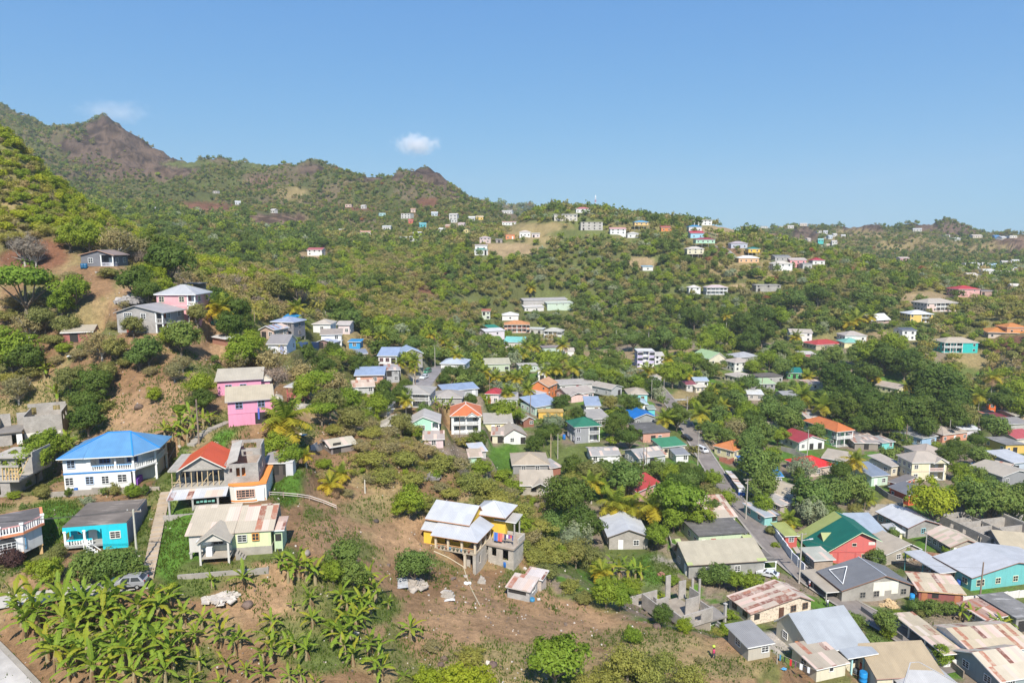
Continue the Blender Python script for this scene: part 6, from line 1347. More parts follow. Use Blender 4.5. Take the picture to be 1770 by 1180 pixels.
def road(name,pix,hw,c,kerb=False,lift=.06,hy=None,label=None):
 pts=[march(px,py,0,ymin=hy or 45)for px,py in pix]
 fine=[]
 for a,b in zip(pts,pts[1:]):
  n=max(1,int((b-a).length/3))
  fine+=[a.lerp(b,i/n)for i in range(n)]
 fine.append(pts[-1])
 for _ in range(6):
  f2=[p.copy()for p in fine]
  for i in range(1,len(fine)-1):f2[i]=(fine[i-1]+fine[i]*2+fine[i+1])/4
  fine=f2
 ROADS.append((fine,hw))
 q=MB();V=[]
 for i,p in enumerate(fine):
  d=fine[min(i+1,len(fine)-1)]-fine[max(i-1,0)];nrm=Vector((-d.y,d.x,0)).normalized()
  V.append((p,nrm))
 def strip(o0,o1,z0,z1,m):
  for(p,n),(p2,n2)in zip(V,V[1:]):
   q.quad(p+n*o0+Vector((0,0,z0)),p+n*o1+Vector((0,0,z1)),p2+n2*o1+Vector((0,0,z1)),p2+n2*o0+Vector((0,0,z0)),m=m)
 strip(hw,-hw,lift,lift,0)
 if kerb:
  for sg in(1,-1):
   a,b=(hw+.5,hw)if sg>0 else(-hw,-hw-.5)
   strip(a,b,lift+.12,lift+.12,1)
   strip(sg*hw+(.001 if sg>0 else-.001),sg*hw,lift+.12,lift-.1,1)if sg>0 else strip(sg*hw,sg*hw-.001,lift-.1,lift+.12,1)
 o=q.build(name,[mat('road',c),mat('concrete',(0.42,0.38,0.33))]);tag(o,kind='structure')
 return fine
ROADC=(0.235,0.205,0.185)
MAIN=road('road',[(1655,1160),(1600,1122),(1545,1086),(1490,1056),(1440,1033),(1400,1010),(1365,977),(1328,937),(1298,900),(1270,866),(1246,832),(1226,800),(1206,768),(1190,742),(1172,712),(1154,690),(1136,668),(1112,645),(1094,625)],2.4,ROADC,True,hy=100)
road('side_road',[(722,678),(730,664),(741,650),(752,639),(765,632)],3.2,(0.27,0.25,0.25),hy=180)
road('lane',[(-30,1046),(30,1032),(90,1026),(150,1022),(205,1016),(262,1006)],1.7,(0.5,0.46,0.4))
road('verge_road',[(-60,1090),(0,1150),(40,1195),(80,1240)],1.15,(0.5,0.47,0.44),True)
road('side_lane',[(1160,692),(1178,690),(1200,690)],1.8,(0.4,0.37,0.33),hy=200)
road('back_lane',[(1352,908),(1362,930),(1395,975)],.6,(0.4,0.36,0.31),hy=110)
road('forest_road',[(1240,425),(1252,430),(1266,438),(1274,447)],3.0,(0.3,0.28,0.27),hy=420)
def footpath(pix,w,c):
 pts=[march(px,py)for px,py in pix];fine=[]
 for a,b in zip(pts,pts[1:]):
  n=max(1,int((b-a).length/.9));fine+=[a.lerp(b,i/n)for i in range(n)]
 fine.append(pts[-1]);q=MB()
 for i,(a,b)in enumerate(zip(fine,fine[1:])):
  d=(b-a);d.z=0;L=d.length;d.normalize();n=Vector((-d.y,d.x,0));c_=(a+b)/2
  q.obox((c_.x,c_.y,max(a.z,b.z)-.45),d*(L/2+.02),n*w,(0,0,.5+.004*(i%2)))
 o=q.build('stepped_path',mat('concrete',c));tag(o,kind='structure');ROADS.append((fine,w));return o
footpath([(254,1000),(262,965),(268,935),(274,905),(281,875),(287,850)],.75,(0.55,0.44,0.32))
footpath([(330,770),(352,748),(372,738),(395,728)],.7,(0.45,0.4,0.34))
level_roads()
def wall_run(label,pix,h,t,m,name='boundary_wall',cat='wall',hy=None,piers=0,pc=None):
 pts=[march(px,py,0,ymin=hy or 45)for px,py in pix];q=MB();q2=MB()
 for a,b in zip(pts,pts[1:]):
  d=b-a;d.z=0;L=d.length;d.normalize();n=Vector((-d.y,d.x,0))
  n_=max(1,int(L/2.5))
  for i in range(n_):
   p,r=a.lerp(b,i/n_),a.lerp(b,(i+1)/n_)
   z=max(p.z,r.z);c=(p+r)/2
   q.obox((c.x,c.y,z+h/2-.6),d*(L/n_/2+.01),n*t,(0,0,h/2+.6))
   if piers:q2.obox((p.x,p.y,z+h/2-.5),d*.16,n*(t+.06),(0,0,h/2+.62))
 o=q.build(name,m);tag(o,label,cat)
 if piers:q2.build('pier',pc or m,o)
 return o
wall_run("tall white wall along the main road beside the coral house",[(1338,925),(1352,945),(1368,968),(1390,992)],2.0,.1,mat('paint',(0.74,0.73,0.76)),hy=100,piers=1,pc=mat('paint',(0.75,0.75,0.74)))
wall_run("dark corrugated roadside fence below the brick shack",[(1397,985),(1412,1000),(1425,1010)],1.2,.06,mat('metal',(0.2,0.19,0.18)),'fence','fence',hy=100)
wall_run("dark slatted fence in front of the grey gabled house",[(1430,1018),(1444,1028),(1457,1040)],1.5,.06,mat('wood',(0.2,0.17,0.14)),'fence','fence',hy=100)
wall_run("long whitewashed wall below the teal house",[(1664,1043),(1700,1040),(1800,1028)],1.5,.1,mat('paint',(0.76,0.71,0.66)),hy=100,piers=1)
wall_run("grey sheet fence along the far side of the bend in the road",[(1488,1056),(1510,1072),(1535,1092),(1560,1108)],1.1,.06,mat('metal',(0.2,0.21,0.22)),'fence','fence',hy=95)
wall_run("patterned block garden wall between the tan and the white house",[(1615,1130),(1640,1150),(1665,1172)],1.3,.1,mat('block',(0.36,0.3,0.24)),hy=90)
wall_run("grey garden wall beside the vermilion house",[(1513,846),(1535,862),(1560,872)],1.6,.1,mat('concrete',(0.33,0.31,0.29)),hy=130)
wall_run("pale retaining wall below the vermilion house",[(1500,880),(1530,882),(1560,878)],1.6,.12,mat('concrete',(0.5,0.46,0.4)),hy=130)
wall_run("wall in front of the dark red roofed house",[(1350,778),(1375,786),(1394,793)],1.4,.1,mat('concrete',(0.36,0.34,0.32)),hy=160)
wall_run("retaining wall under the white house with blue roof",[(88,859),(120,857),(160,854),(203,850)],.8,.15,mat('concrete',(0.45,0.4,0.34)),'retaining_wall')
wall_run("low wall continuing towards the stepped path",[(207,853),(240,850),(276,847)],.6,.12,mat('concrete',(0.5,0.43,0.35)),'retaining_wall')
wall_run("rough stone bank below the half-built house",[(400,885),(430,880),(470,876)],.5,.2,mat('stone',(0.4,0.34,0.28)),'stone_wall')
wall_run("corrugated sheet fence below the little palm and the pink houses",[(537,778),(560,775),(585,778)],.9,.05,mat('metal',(0.45,0.46,0.48)),'fence','fence')
wall_run("blue painted fence in front of the hillside cottages",[(505,601),(530,601),(555,600)],1.6,.06,mat('paint',(0.1,0.17,0.33)),'fence','fence',hy=150)
wall_run("orange and tin fence at the yard with the silver car",[(1555,962),(1590,970),(1630,968)],1.5,.06,mat('rusty',(0.55,0.42,0.28),.5),'fence','fence',hy=100)
wall_run("grey garden wall round the paved yard",[(1156,930),(1160,945),(1170,960)],1.0,.1,mat('concrete',(0.48,0.43,0.38)),hy=100)
wall_run("red brick gate wall beside the little orange-roofed house",[(1243,796),(1256,801),(1268,798)],1.1,.12,mat('block',(0.4,0.15,0.1)),hy=150)
pts=[march(px,py)for px,py in((466,858),(490,859),(515,861),(535,864),(560,872),(582,881))]
q=MB();q.tube([p+Vector((0,0,.75))for p in pts],.07);q.tube([p+Vector((0,0,.4))for p in pts],.06)
o=q.build('pipe_rail',mat('trim',(0.6,0.52,0.46)));tag(o,"pale pipe rail curving down the bare bank from the half-built house",'railing')
for i,p in enumerate(pts):
 q=MB();q.bar(p-Vector((0,0,.4)),p+Vector((0,0,.85)),.06);q.build('post',mat('wood',(0.35,0.25,0.2)),o)
pts=[march(px,py,.08)for px,py in((750,952),(775,963),(801,979),(806,995),(815,1018),(829,1045))]
q=MB();q.tube(pts,.085);o=q.build('drain_pipe',mat('plastic',(0.52,0.45,0.32)));tag(o,"long cream drain pipe lying on the bare earth below the yellow house",'pipe')
POLES={}
def pole(label,px,py,top,r=.14,c=(0.42,0.38,0.33),arm=0,lamp=0,wood=False,hy=None,cat='utility pole',name='utility_pole'):
 b=march(px,py,0,ymin=hy or 45);u,t=ray(px,top);hgt=CAMZ+t*b.y-b.z
 ob=MB();ob.tube([b-Vector((0,0,1)),b+Vector((0,0,hgt))],[r*1.15,r*.75],7)
 o=ob.build(name,mat('bark',(0.26,0.19,0.14)if wood else c));tag(o,label,cat,None)
 if arm:
  q=MB();q.bar(b+Vector((-.95,.16,hgt-.3)),b+Vector((.95,.16,hgt-.3)),.07);q.build('cross_arm',mat('wood',(0.3,0.25,0.2)),o)
  for x in(-.85,0,.85):
   q=MB();q.lathe([(.05,0),(.07,.08),(.03,.2)],6,(b.x+x,b.y+.16,b.z+hgt-.23));q.build('insulator',mat('plastic',(0.5,0.5,0.5)),o)
 if lamp:
  q=MB();q.bar(b+Vector((0,0,hgt-1.6)),b+Vector((lamp*1.5,-.2,hgt-1.2)),.05);q.build('lamp_arm',mat('trim',(0.5,0.5,0.5)),o)
  q=MB();q.obox(b+Vector((lamp*1.8,-.2,hgt-1.15)),(.38,0,.04),(0,.13,0),(0,0,.08));q.build('lamp_head',mat('plastic',(0.6,0.6,0.6)),o)
 POLES[label]=(b,hgt)
 return o
P1="tall concrete pole with cross-arm and street lamp beside the white street wall"
pole(P1,1381,1008,921,.17,arm=1,lamp=1,hy=110)
P2="concrete pole with cross-arm beside the roadside stall"
pole(P2,1289,898,827,.15,arm=1,hy=120)
P3="grey pole with a cross-arm and street lamp above the curve of the road"
pole(P3,1187,726,685,.15,arm=1,lamp=-1,hy=180)
P4="thin grey pole at the roadside by the white car"
pole(P4,1206,804,744,.14,arm=1,hy=150)
pole("plain wooden pole left of the twin yard poles",952,791,750,.13,(0.5,0.38,0.24),hy=160)
pole("pale pole right of the plain wooden yard pole",964,793,749,.13,hy=160)
pole("dark twin pole, first of two in front of the pale grey roof",1112,811,761,.12,wood=True,hy=150)
pole("dark twin pole, second of two in front of the pale grey roof",1117,811,761,.12,wood=True,hy=150)
P5="weathered pole leaning slightly beside the turquoise house"
pole(P5,239,989,880,.14,(0.5,0.47,0.38),arm=1)
P6="brown wooden pole among the bananas below the pink houses"
pole(P6,344,767,690,.15,wood=True)
pole("brown pole in front of the orange hipped villa",795,770,718,.12,wood=True,hy=150)
P7="tall brown pole in front of the teal house"
pole(P7,1692,1049,971,.16,wood=True,hy=100)
pole("slim pole beside the orange fence and silver car yard",1597,978,915,.12,hy=110)
pole("slim brown pole in the trees left of the vermilion house",1494,884,836,.11,wood=True,hy=130)
pole("thick brown pole in front of the long pale blue house",1566,765,731,.18,wood=True,hy=180)
pole("slim pole before the salmon house",1640,762,725,.13,hy=180)
pole("slim dark pole right of the salmon house",1689,760,722,.12,wood=True,hy=180)
pole("white pole beside the tall orange house",1724,712,673,.14,hy=220)
pole("pole at the corner of the weathered dark red roof",1395,788,742,.14,hy=160)
pole("short concrete post behind the banana cluster at the turquoise pole",631,852,829,.14,(0.55,0.5,0.42),cat='post',name='post')
pole("street lamp beside the low tan roof above the bushes",670,716,699,.1,(0.5,0.5,0.5),lamp=1,hy=150,cat='street lamp',name='street_lamp')
pole("slim pole near the mustard house lane",1147,690,655,.13,hy=220)
pole("pole in the clearing below the large round tree",1126,690,655,.12,hy=220)
pole("pole in front of the low pale lime roof",1317,672,652,.18,wood=True,hy=240)
pole("dark pole amid the dark trees behind the orange ribbed roof",1473,733,700,.13,wood=True,hy=220)
pole("brown pole behind the plank house on the left slope",442,590,540,.14,wood=True,hy=150)
pole("grey pole left of the brown pole behind the plank house",414,586,548,.14,hy=150)
pole("white pole above the tan-hipped house on the upper bank",563,556,538,.14,hy=180)
pole("pole by the side road with parked cars",752,636,600,.14,hy=200)
pole("pole in front of the pale blue multi-hipped house",718,668,632,.12,wood=True,hy=180)
pole("brown pole beside the crimson-roofed house",846,694,650,.12,wood=True,hy=180)
pole("dark pole between the orange house and the light blue roof",917,718,678,.13,wood=True,hy=190)
pole("brown pole in front of the maroon garage",1017,668,650,.12,wood=True,hy=220)
pole("pole beside the pale green hall",1210,622,597,.14,hy=280)
pole("slim pole in the far field",1065,588,570,.16,hy=330)
pole("slim pole beside the far field",1084,606,590,.14,hy=300)
def wire(label,a,b,dz=0.0,sag=.9,off=(0,0)):
 (p,h),(r,k)=POLES[a],POLES[b]
 A_,B_=p+Vector((off[0],off[1],h-.15-dz)),r+Vector((off[0],off[1],k-.15-dz))
 pts=[A_.lerp(B_,t/10)-Vector((0,0,sag*4*(t/10)*(1-t/10)))for t in range(11)]
 q=MB();q.tube(pts,.022,4);o=q.build('overhead_wire',mat('plastic',(0.05,0.05,0.05)));tag(o,label,'wire','overhead wires along the road')
for x in(-.8,.8):
 wire("thin black overhead wire strung between the road poles",P1,P2,off=(x,.16));wire("thin black overhead wire strung between the road poles",P2,P4,off=(x,.16));wire("thin black overhead wire strung between the road poles",P4,P3,off=(x,.16))
wire("sagging wire from the stall pole past the coral house to the brown pole",P1,P7,1.0,1.6)
POLES['far pole']=(Vector((-92,80,POLES[P5][0].z-.5)),POLES[P5][1])
for x in(-.8,0,.8):wire("black overhead wire sagging from the turquoise house pole to the left",P5,'far pole',off=(x,.16))
wire("black wire climbing from the turquoise house pole to the brown pole",P5,P6,.3,1.2)
b=march(1029,362,0,ymin=560);b.z-=1
ob=empty('radio_mast',b);tag(ob,"slender red and white radio mast on the hilltop skyline",'radio mast')
for k in range(5):
 q=MB();z0,z1=k*2.5,k*2.5+2.5;r0=.55-.04*k
 for i in range(4):
  x,y=r0*(1,1,-1,-1)[i],r0*(1,-1,-1,1)[i];x2,y2=r0*(1,-1,-1,1)[i],r0*(-1,-1,1,1)[i]
  q.bar((x,y,z0),(x,y,z1),.09);q.bar((x,y,z0),(x2,y2,z1),.05);q.bar((x,y,z1),(x2,y2,z1),.05)
 q.build('lattice_section',mat('trim',(0.6,0.12,0.1)if k%2 else(0.75,0.75,0.75)),ob)
q=MB();q.box(-.5,.5,-.3,.3,12.3,13.8);q.bar((0,0,12.5),(0,0,15),.1);q.build('antenna',mat('plastic',(0.75,0.75,0.75)),ob)
def car(label,px,py,heading,c,kind='sedan',hy=None,group=None):
 """heading: direction of the bonnet in the ground plane, degrees from +x"""
 b=march(px,py,0,ymin=hy or 45)
 o=tag(empty('parked_car',b+Vector((0,0,.07)),R(heading)),label,'car',group)
 Lh=2.2;W=.86
 if kind=='suv':prof=[(2.25,.45),(2.28,.8),(2.1,.98),(1.05,1.1),(.35,1.6),(-1.5,1.64),(-2.1,1.15),(-2.25,1.0),(-2.25,.45)]
 elif kind=='van':prof=[(2.1,.4),(2.15,.8),(1.75,1.05),(1.0,1.75),(-2.1,1.8),(-2.25,1.2),(-2.25,.4)]
 else:prof=[(2.15,.4),(2.18,.68),(1.95,.82),(.95,.92),(.25,1.38),(-1.0,1.38),(-1.75,.98),(-2.15,.92),(-2.2,.4)]
 belt=1.02 if kind!='sedan' else.9
 m=MB();n=len(prof)
 def wy(z):return W if z<=belt else W-(z-belt)*.38
 L_=[(x,wy(z),z)for x,z in prof];R_=[(x,-wy(z),z)for x,z in prof]
 for i in range(n-1):m.quad(L_[i],L_[i+1],R_[i+1],R_[i])
 m.quad(*L_[::-1]);m.quad(*R_);m.quad(L_[-1],L_[0],R_[0],R_[-1])
 m.build('body',mat('carpaint',c),o,False)
 xs=[x for x,z in prof if z>belt+.25];zt_=max(z for x,z in prof)
 xf,xr=max(xs),min(xs)
 g=MB()
 for sg in(1,-1):
  y0,y1=sg*(wy(belt+.06)+.012),sg*(wy(zt_-.1)+.012)
  for a,e,a2,e2 in((xf+.3,(xf+xr)/2+.06,xf-.05,(xf+xr)/2+.06),((xf+xr)/2-.06,xr-.35,(xf+xr)/2-.06,xr+.05)):
   g.quad((a,y0,belt+.06),(e,y0,belt+.06),(e2,y1,zt_-.1),(a2,y1,zt_-.1))
 g.build('side_window',mat('glass'),o)
 def screen(i,nm):
  (xa,za),(xb,zb)=prof[i],prof[i+1];a,e=.1,.92
  p=[(xa+(xb-xa)*t,za+(zb-za)*t)for t in(a,e)];nx=Vector((zb-za,0,xa-xb)).normalized()*(.012 if(zb-za)>0 else.012)
  k=MB();k.quad(*[(p[j][0]+nx.x,s_*(wy(p[j][1])-.08),p[j][1]+abs(nx.z))for j,s_ in((0,1),(1,1),(1,-1),(0,-1))]);k.build(nm,mat('glass'),o)
 i_f=[i for i in range(n-1)if prof[i+1][1]>=zt_-.06 and prof[i][1]<zt_-.3][0];screen(i_f,'windscreen')
 i_r=[i for i in range(n-1)if prof[i][1]>=zt_-.06 and prof[i+1][1]<zt_-.3][0];screen(i_r,'rear_window')
 for x in(1.35,-1.35):
  for sg in(1,-1):
   t=MB();t.lathe([(.2,-.1),(.33,-.1),(.34,0),(.33,.1),(.2,.1)],14);w_=t.build('wheel',mat('plastic',(0.025,0.025,0.025)),o,True);w_.location=(x,sg*(W-.08),.33);w_.rotation_euler=(R(90),0,0)
   t=MB();t.lathe([(.19,-.11),(.2,0),(.19,.11)],10);t.build('rim',mat('carpaint',(0.4,0.4,0.4)),w_)
 for sg in(1,-1):
  k=MB();k.obox((2.14,sg*.6,.74 if kind=='sedan' else.82),(.06,0,0),(0,.18,0),(0,0,.08));k.build('headlight',mat('plastic',(0.75,0.75,0.75)),o)
  k=MB();k.obox((-2.2,sg*.66,.82 if kind=='sedan' else 1.0),(.05,0,0),(0,.13,0),(0,0,.1));k.build('tail_light',mat('plastic',(0.4,0.02,0.02)),o)
  k=MB();k.obox((xf+.2,sg*(W+.06),belt+.1),(.06,0,0),(0,.08,0),(0,0,.06));k.build('wing_mirror',mat('carpaint',c),o)
 return o
car("silver grey estate car parked on the lane by the stepped path",222,1015,188,(0.36,0.36,0.38),'suv')
car("white van-like car driving on the main road",1214,781,-68,(0.8,0.8,0.8),'van',hy=150)
car("black car on the main road beyond the white one",1187,760,-68,(0.015,0.015,0.018),'suv',hy=160)
car("white car parked on the side road above the hipped roofs",733,655,-105,(0.75,0.76,0.76),'suv',hy=180)
car("green car parked beyond the white one on the side road",739,645,-105,(0.05,0.25,0.13),'van',hy=180)
car("silver lilac car parked in the yard of the teal house",1625,998,-25,(0.42,0.42,0.5),'sedan',hy=100)
car("white car parked between trees behind the lime green tree",1690,806,8,(0.75,0.75,0.75),'sedan',hy=150)
car("white car half hidden by leaves near the stone house",1327,996,150,(0.72,0.73,0.75),'sedan',hy=110)
a=march(1282,857,0,ymin=120);bdir=(march(1258,822,0,ymin=120)-a);bdir.z=0
yaw=math.atan2(bdir.y,bdir.x);Lb=bdir.length
o=tag(empty('market_stall',a,yaw),"long white-roofed stall with a blue end panel at the kerb of the main road",'stall')
for k in range(4):
 q=MB();x0,x1,dz=Lb*k/4+.03,Lb*(k+1)/4-.03,(.0,-.16,.06,-.1)[k];sg=(.08,.05,.1,.06)[k]
 q.shell([[(x0,-.95,2.2+dz),(x1,-.95,2.2+dz-sg),(x1,.9,2.36+dz-sg),(x0,.9,2.36+dz)]],.05);q.build('roof',mat('rusty',(0.62,0.6,0.57),.1 if k%2 else 0),o)
q=MB();q.box(-.12,-.02,-.9,.9,1.15,2.1);q.build('white_panel',mat('paint',(0.78,0.78,0.78)),o)
q=MB();q.box(-.12,-.02,-.9,.9,.1,1.14);q.build('blue_panel',mat('paint',(0.03,0.13,0.5)),o)
for k in range(5):
 for y in(-.85,.8):
  q=MB();q.box(Lb*k/4.05+.02,Lb*k/4.05+.12,y-.05,y+.05,-.3,2.0);q.build('post',mat('trim',(0.3,0.3,0.3)),o)
q=MB();q.box(.1,Lb,.5,.6,.1,1.2);q.build('counter',mat('wood',(0.2,0.22,0.28)),o)
def barrel(label,px,py,c=(0.02,0.13,0.42),h=.95,r=.32,group=None,hy=None,loc=None):
 b=loc or march(px,py,0,ymin=hy or 45)
 q=MB();q.lathe([(r*.92,0),(r,.05),(r,h*.32),(r*1.05,h*.34),(r,h*.36),(r,h*.64),(r*1.05,h*.66),(r,h*.68),(r,h*.95),(r*.9,h)],14,b-Vector((0,0,.03)))
 o=q.build('barrel',mat('plastic',c),None,True);tag(o,label,'barrel',group)
 q=MB();q.lathe([(r*.88,h),(r*.88,h+.03)],12,b-Vector((0,0,.02)));q.build('lid',mat('plastic',shade(c,.8)),o)
barrel("blue drum on the ledge in front of the white and blue house",132,853)
barrel("blue drum on the bare earth below the yellow house terrace",873,979)
barrel("squat blue tub beside the pale-roofed hen-house",920,1038,(0.05,0.25,0.45),.5,.4)
barrel("tall bright blue water tank beside the tan corrugated roof",1491,1182,(0.02,0.25,0.6),2.2,.6,hy=85)
barrel("tall sky blue tank beside the scrap-roofed workshop",1576,1040,(0.03,0.28,0.6),1.7,.45,hy=100)
barrel("blue and white drum at the side of the teal house",1657,1010,(0.03,0.1,0.4),1.1,.4,hy=100)
barrel("blue drum beside the two-storey grey house",975,759,(0.02,0.16,0.5),1.6,.5,hy=150)
barrel("dark grey drum beside the red side door",1479,1163,(0.1,0.12,0.14),.9,.4,hy=85)
barrel("first blue drum beside the grey wooden house high on the slope",143,464,(0.02,0.11,0.22),1.3,.5)
barrel("second blue drum beside the grey wooden house high on the slope",148,464,(0.02,0.12,0.24),1.3,.5)
def heap(label,px,py,w,h,c,name,cat,kind='rock',n=14,seed=0,block=False,hy=None,flat=False):
 rr=random.Random(seed);b=march(px,py,0,ymin=hy or 45);q=MB()
 if block:
  k=int(w/.42);
  for z in range(int(h/.22)):
   for i in range(k-z//2):
    for j in range(2):
     q.box(i*.42+z*.1+rr.uniform(-.03,.03),i*.42+.39+z*.1,j*.24,j*.24+.21,z*.21,z*.21+.2)
  q.box(-.05,k*.42,-.03,.5,-.5,.02)
 else:
  for i in range(n):
   t,rad=rr.random()*6.28,rr.random()**.6;x,y=math.cos(t)*rad*w/2,math.sin(t)*rad*w/2
   s_=w*.16*(1-.4*rad)*rr.uniform(.7,1.3)
   a=Vector((rr.uniform(-1,1),rr.uniform(-1,1),rr.uniform(-.3,.3))).normalized();e=a.cross(Vector((0,0,1))).normalized();g=a.cross(e)
   q.obox((x,y,h*(1-rad)*.6+s_*.2),a*s_,e*s_*.8,g*s_*(.15 if flat else.6))
 o=q.build(name,mat('block' if block else kind,c));o.location=b;o.rotation_euler=(0,0,rr.uniform(-.3,.3));tag(o,label,cat)
heap("neat stack of grey blocks in the middle of the bare slope",762,1031,2.2,1.3,BLOCK,'block_stack','blocks',block=True,seed=1)
heap("second stack of blocks nearer the yellow house",826,1008,1.5,1.3,BLOCK,'block_stack','blocks',block=True,seed=4)
heap("heap of pale gravel and rubble below the round bush on the bare slope",712,1012,4.5,.5,(0.5,0.44,0.38),'rubble_heap','rubble',n=50,seed=2,flat=True)
heap("heap of broken stones on the left slope below the grey wooden house",225,522,6,1.0,(0.4,0.37,0.35),'stone_heap','stones',n=40,seed=3)
heap("grey rubble in front of the open undercroft of the pink house",440,728,3.0,.6,(0.5,0.48,0.45),'rubble_heap','rubble',n=26,seed=5)
heap("heap of light stones under the tree by the gazebo",525,704,4.0,.5,(0.48,0.45,0.4),'stone_heap','stones',n=30,seed=6)
heap("scatter of white stones above the banana rows",383,1032,4.0,.25,(0.62,0.55,0.48),'stone_scatter','stones',n=60,seed=7,flat=True)
heap("stony outcrop in the scrub above the yellow house",745,828,4,1.0,(0.3,0.27,0.25),'rock_outcrop','rocks',n=22,seed=8)
heap("heap of timber and scrap in the yard by the grey gabled house",1540,1046,4,.5,(0.5,0.36,0.2),'scrap_heap','scrap','wood',n=30,seed=9,flat=True,hy=100)
heap("pile of sheets and scrap below the white wall",1690,1048,5,.4,(0.42,0.38,0.35),'scrap_heap','scrap',n=24,seed=10,flat=True,hy=100)
heap("reddish pile of bricks on the lawn beside the block house",1143,993,1.6,.5,(0.4,0.2,0.14),'brick_pile','bricks',n=18,seed=11,hy=100)
def boulder(label,px,py,r,c,seed):
 b=march(px,py);rr=random.Random(seed);q=MB();n=9
 prof=[(r*.75,-.3*r),(r*1.0,.1*r),(r*.9,.5*r),(r*.55,.8*r),(r*.15,.9*r)]
 q.lathe(prof,n,b);q.v=[(x+rr.uniform(-.16,.16)*r,y+rr.uniform(-.16,.16)*r,z+rr.uniform(-.12,.12)*r)for x,y,z in q.v]
 o=q.build('boulder',mat('rock',c),None,True);tag(o,label,'boulder')
boulder("dark brown boulder on the bare ground above the banana rows",428,1047,.75,(0.2,0.14,0.11),1)
boulder("dark boulder on the ridge above the block ruin",1135,1084,.7,(0.16,0.11,0.09),2)
boulder("flat dark rock left of the ridge-top boulder",1128,1072,.6,(0.18,0.12,0.09),3)
boulder("black stone at the top of the bare slope left of the yellow house",650,901,.5,(0.1,0.08,0.07),4)
boulder("brown stone low on the slope under the thin bushes",767,1139,.5,(0.2,0.14,0.1),5)
boulder("dark rock beside the brown stone under the thin bushes",762,1149,.45,(0.15,0.1,0.08),6)
boulder("round dark rock at the lower right of the thin bushes",852,1150,.6,(0.18,0.12,0.1),7)
boulder("weathered dark boulder on the brown hillside above the white and blue house",240,705,.9,(0.17,0.12,0.09),8)
boulder("grey rock in front of the big banana clump",528,957,.7,(0.34,0.29,0.25),9)
def sheet(label,px,py,w,d,c,seed,kind='cloth',name='tarpaulin',cat='tarpaulin',hy=None,tilt=0):
 b=march(px,py,.08,ymin=hy or 45);rr=random.Random(seed);q=MB();n=6
 g=[[(w*(i/n-.5),d*(j/n-.5),.15*rr.random()+tilt*j/n)for i in range(n+1)]for j in range(n+1)]
 for j in range(n):
  for i in range(n):q.quad(g[j][i],g[j][i+1],g[j+1][i+1],g[j+1][i])
 o=q.build(name,mat(kind,c),None,True);o.location=b;o.rotation_euler=(0,0,rr.uniform(-.6,.6));tag(o,label,cat)
sheet("grey-white corrugated sheet lying under the round bush",690,1008,2.6,3.2,(0.5,0.51,0.53),1,'metal','roofing_sheet','sheet')
sheet("white sack on the earth right of the block stack",808,1008,1.2,.9,(0.75,0.75,0.75),2)
sheet("white plastic sheet on the green slope under the hillside hut",127,615,2.4,2.0,(0.72,0.74,0.74),3)
sheet("pale tarpaulin spread on the bank between the bushes",105,503,4,1.5,(0.5,0.55,0.56),4)
sheet("scrap of blue-white plastic near the drain pipe end",776,1037,1.8,.8,(0.6,0.58,0.56),5)
sheet("blue scrap lying below the washing line at the white grey-roofed house",1353,1155,1.0,.6,(0.1,0.35,0.6),6,hy=85)
sheet("white board leaning on the yellow house's block corner",892,972,.9,1.2,(0.72,0.72,0.7),7,tilt=.9,name='board',cat='board')
sheet("bright blue tarpaulin edge in the trees by the gazebo path",520,752,2.5,1.0,(0.1,0.3,0.4),8)
sheet("magenta parasol-like cloth at the salmon house doorway",1121,756,1.6,1.2,(0.6,0.08,0.3),9,hy=150,tilt=.4)
a,e=march(1344,1128,1.7,ymin=90),march(1412,1158,1.7,ymin=90)
q=MB();q.bar(a,e,.02);q.bar(a,a-Vector((0,0,2.3)),.05);q.bar(e,e-Vector((0,0,2.3)),.05);o=q.build('clothes_line',mat('trim',(0.4,0.36,0.3)));tag(o,"clothes line along the wall of the white house with the long grey roof",'clothes line')
for k,(t,wd,hh,c,nm)in enumerate(((.05,.5,1.0,(0.05,0.25,0.4),'teal towel'),(.16,.4,.8,(0.03,0.03,0.04),'black shirt'),(.3,.7,1.1,(0.6,0.03,0.04),'red sheet'),(.43,.45,1.1,(0.2,0.08,0.14),'plum dress'),(.55,1.0,1.0,(0.75,0.75,0.75),'white sheet'),(.75,.9,1.0,(0.72,0.73,0.76),'off-white sheet'))):
 p0=a.lerp(e,t);d=(e-a).normalized();q=MB()
 for i in range(4):
  s0,s1=p0+d*wd*i/4,p0+d*wd*(i+1)/4;f=lambda p,i_:p+Vector((0,.06*math.sin(i_*2.1),-hh))
  q.quad(s0,s1,f(s1,i+1),f(s0,i))
 o=q.build('laundry',mat('cloth',c));tag(o,f"{nm} drying beside the white house with the long grey roof",'laundry','washing beside the grey-roofed house')
for px,py,nm in((1382,1133,'upper'),(1390,1139,'lower')):
 b=march(px,py,0,ymin=90);q=MB();q.box(-.3,.3,-.2,.2,0,1.15);q.box(-.34,.34,-.24,.24,1.15,1.2)
 o=q.build('water_heater',mat('plastic',(0.55,0.22,0.08)));o.location=HOUSES[0].world(-.35,2.2 if nm=='lower' else 3.6,1.2);o.rotation_euler=(0,0,HOUSES[0].yaw);tag(o,f"{nm} orange cabinet fixed to the wall of the white house with the long grey roof",'cabinet')
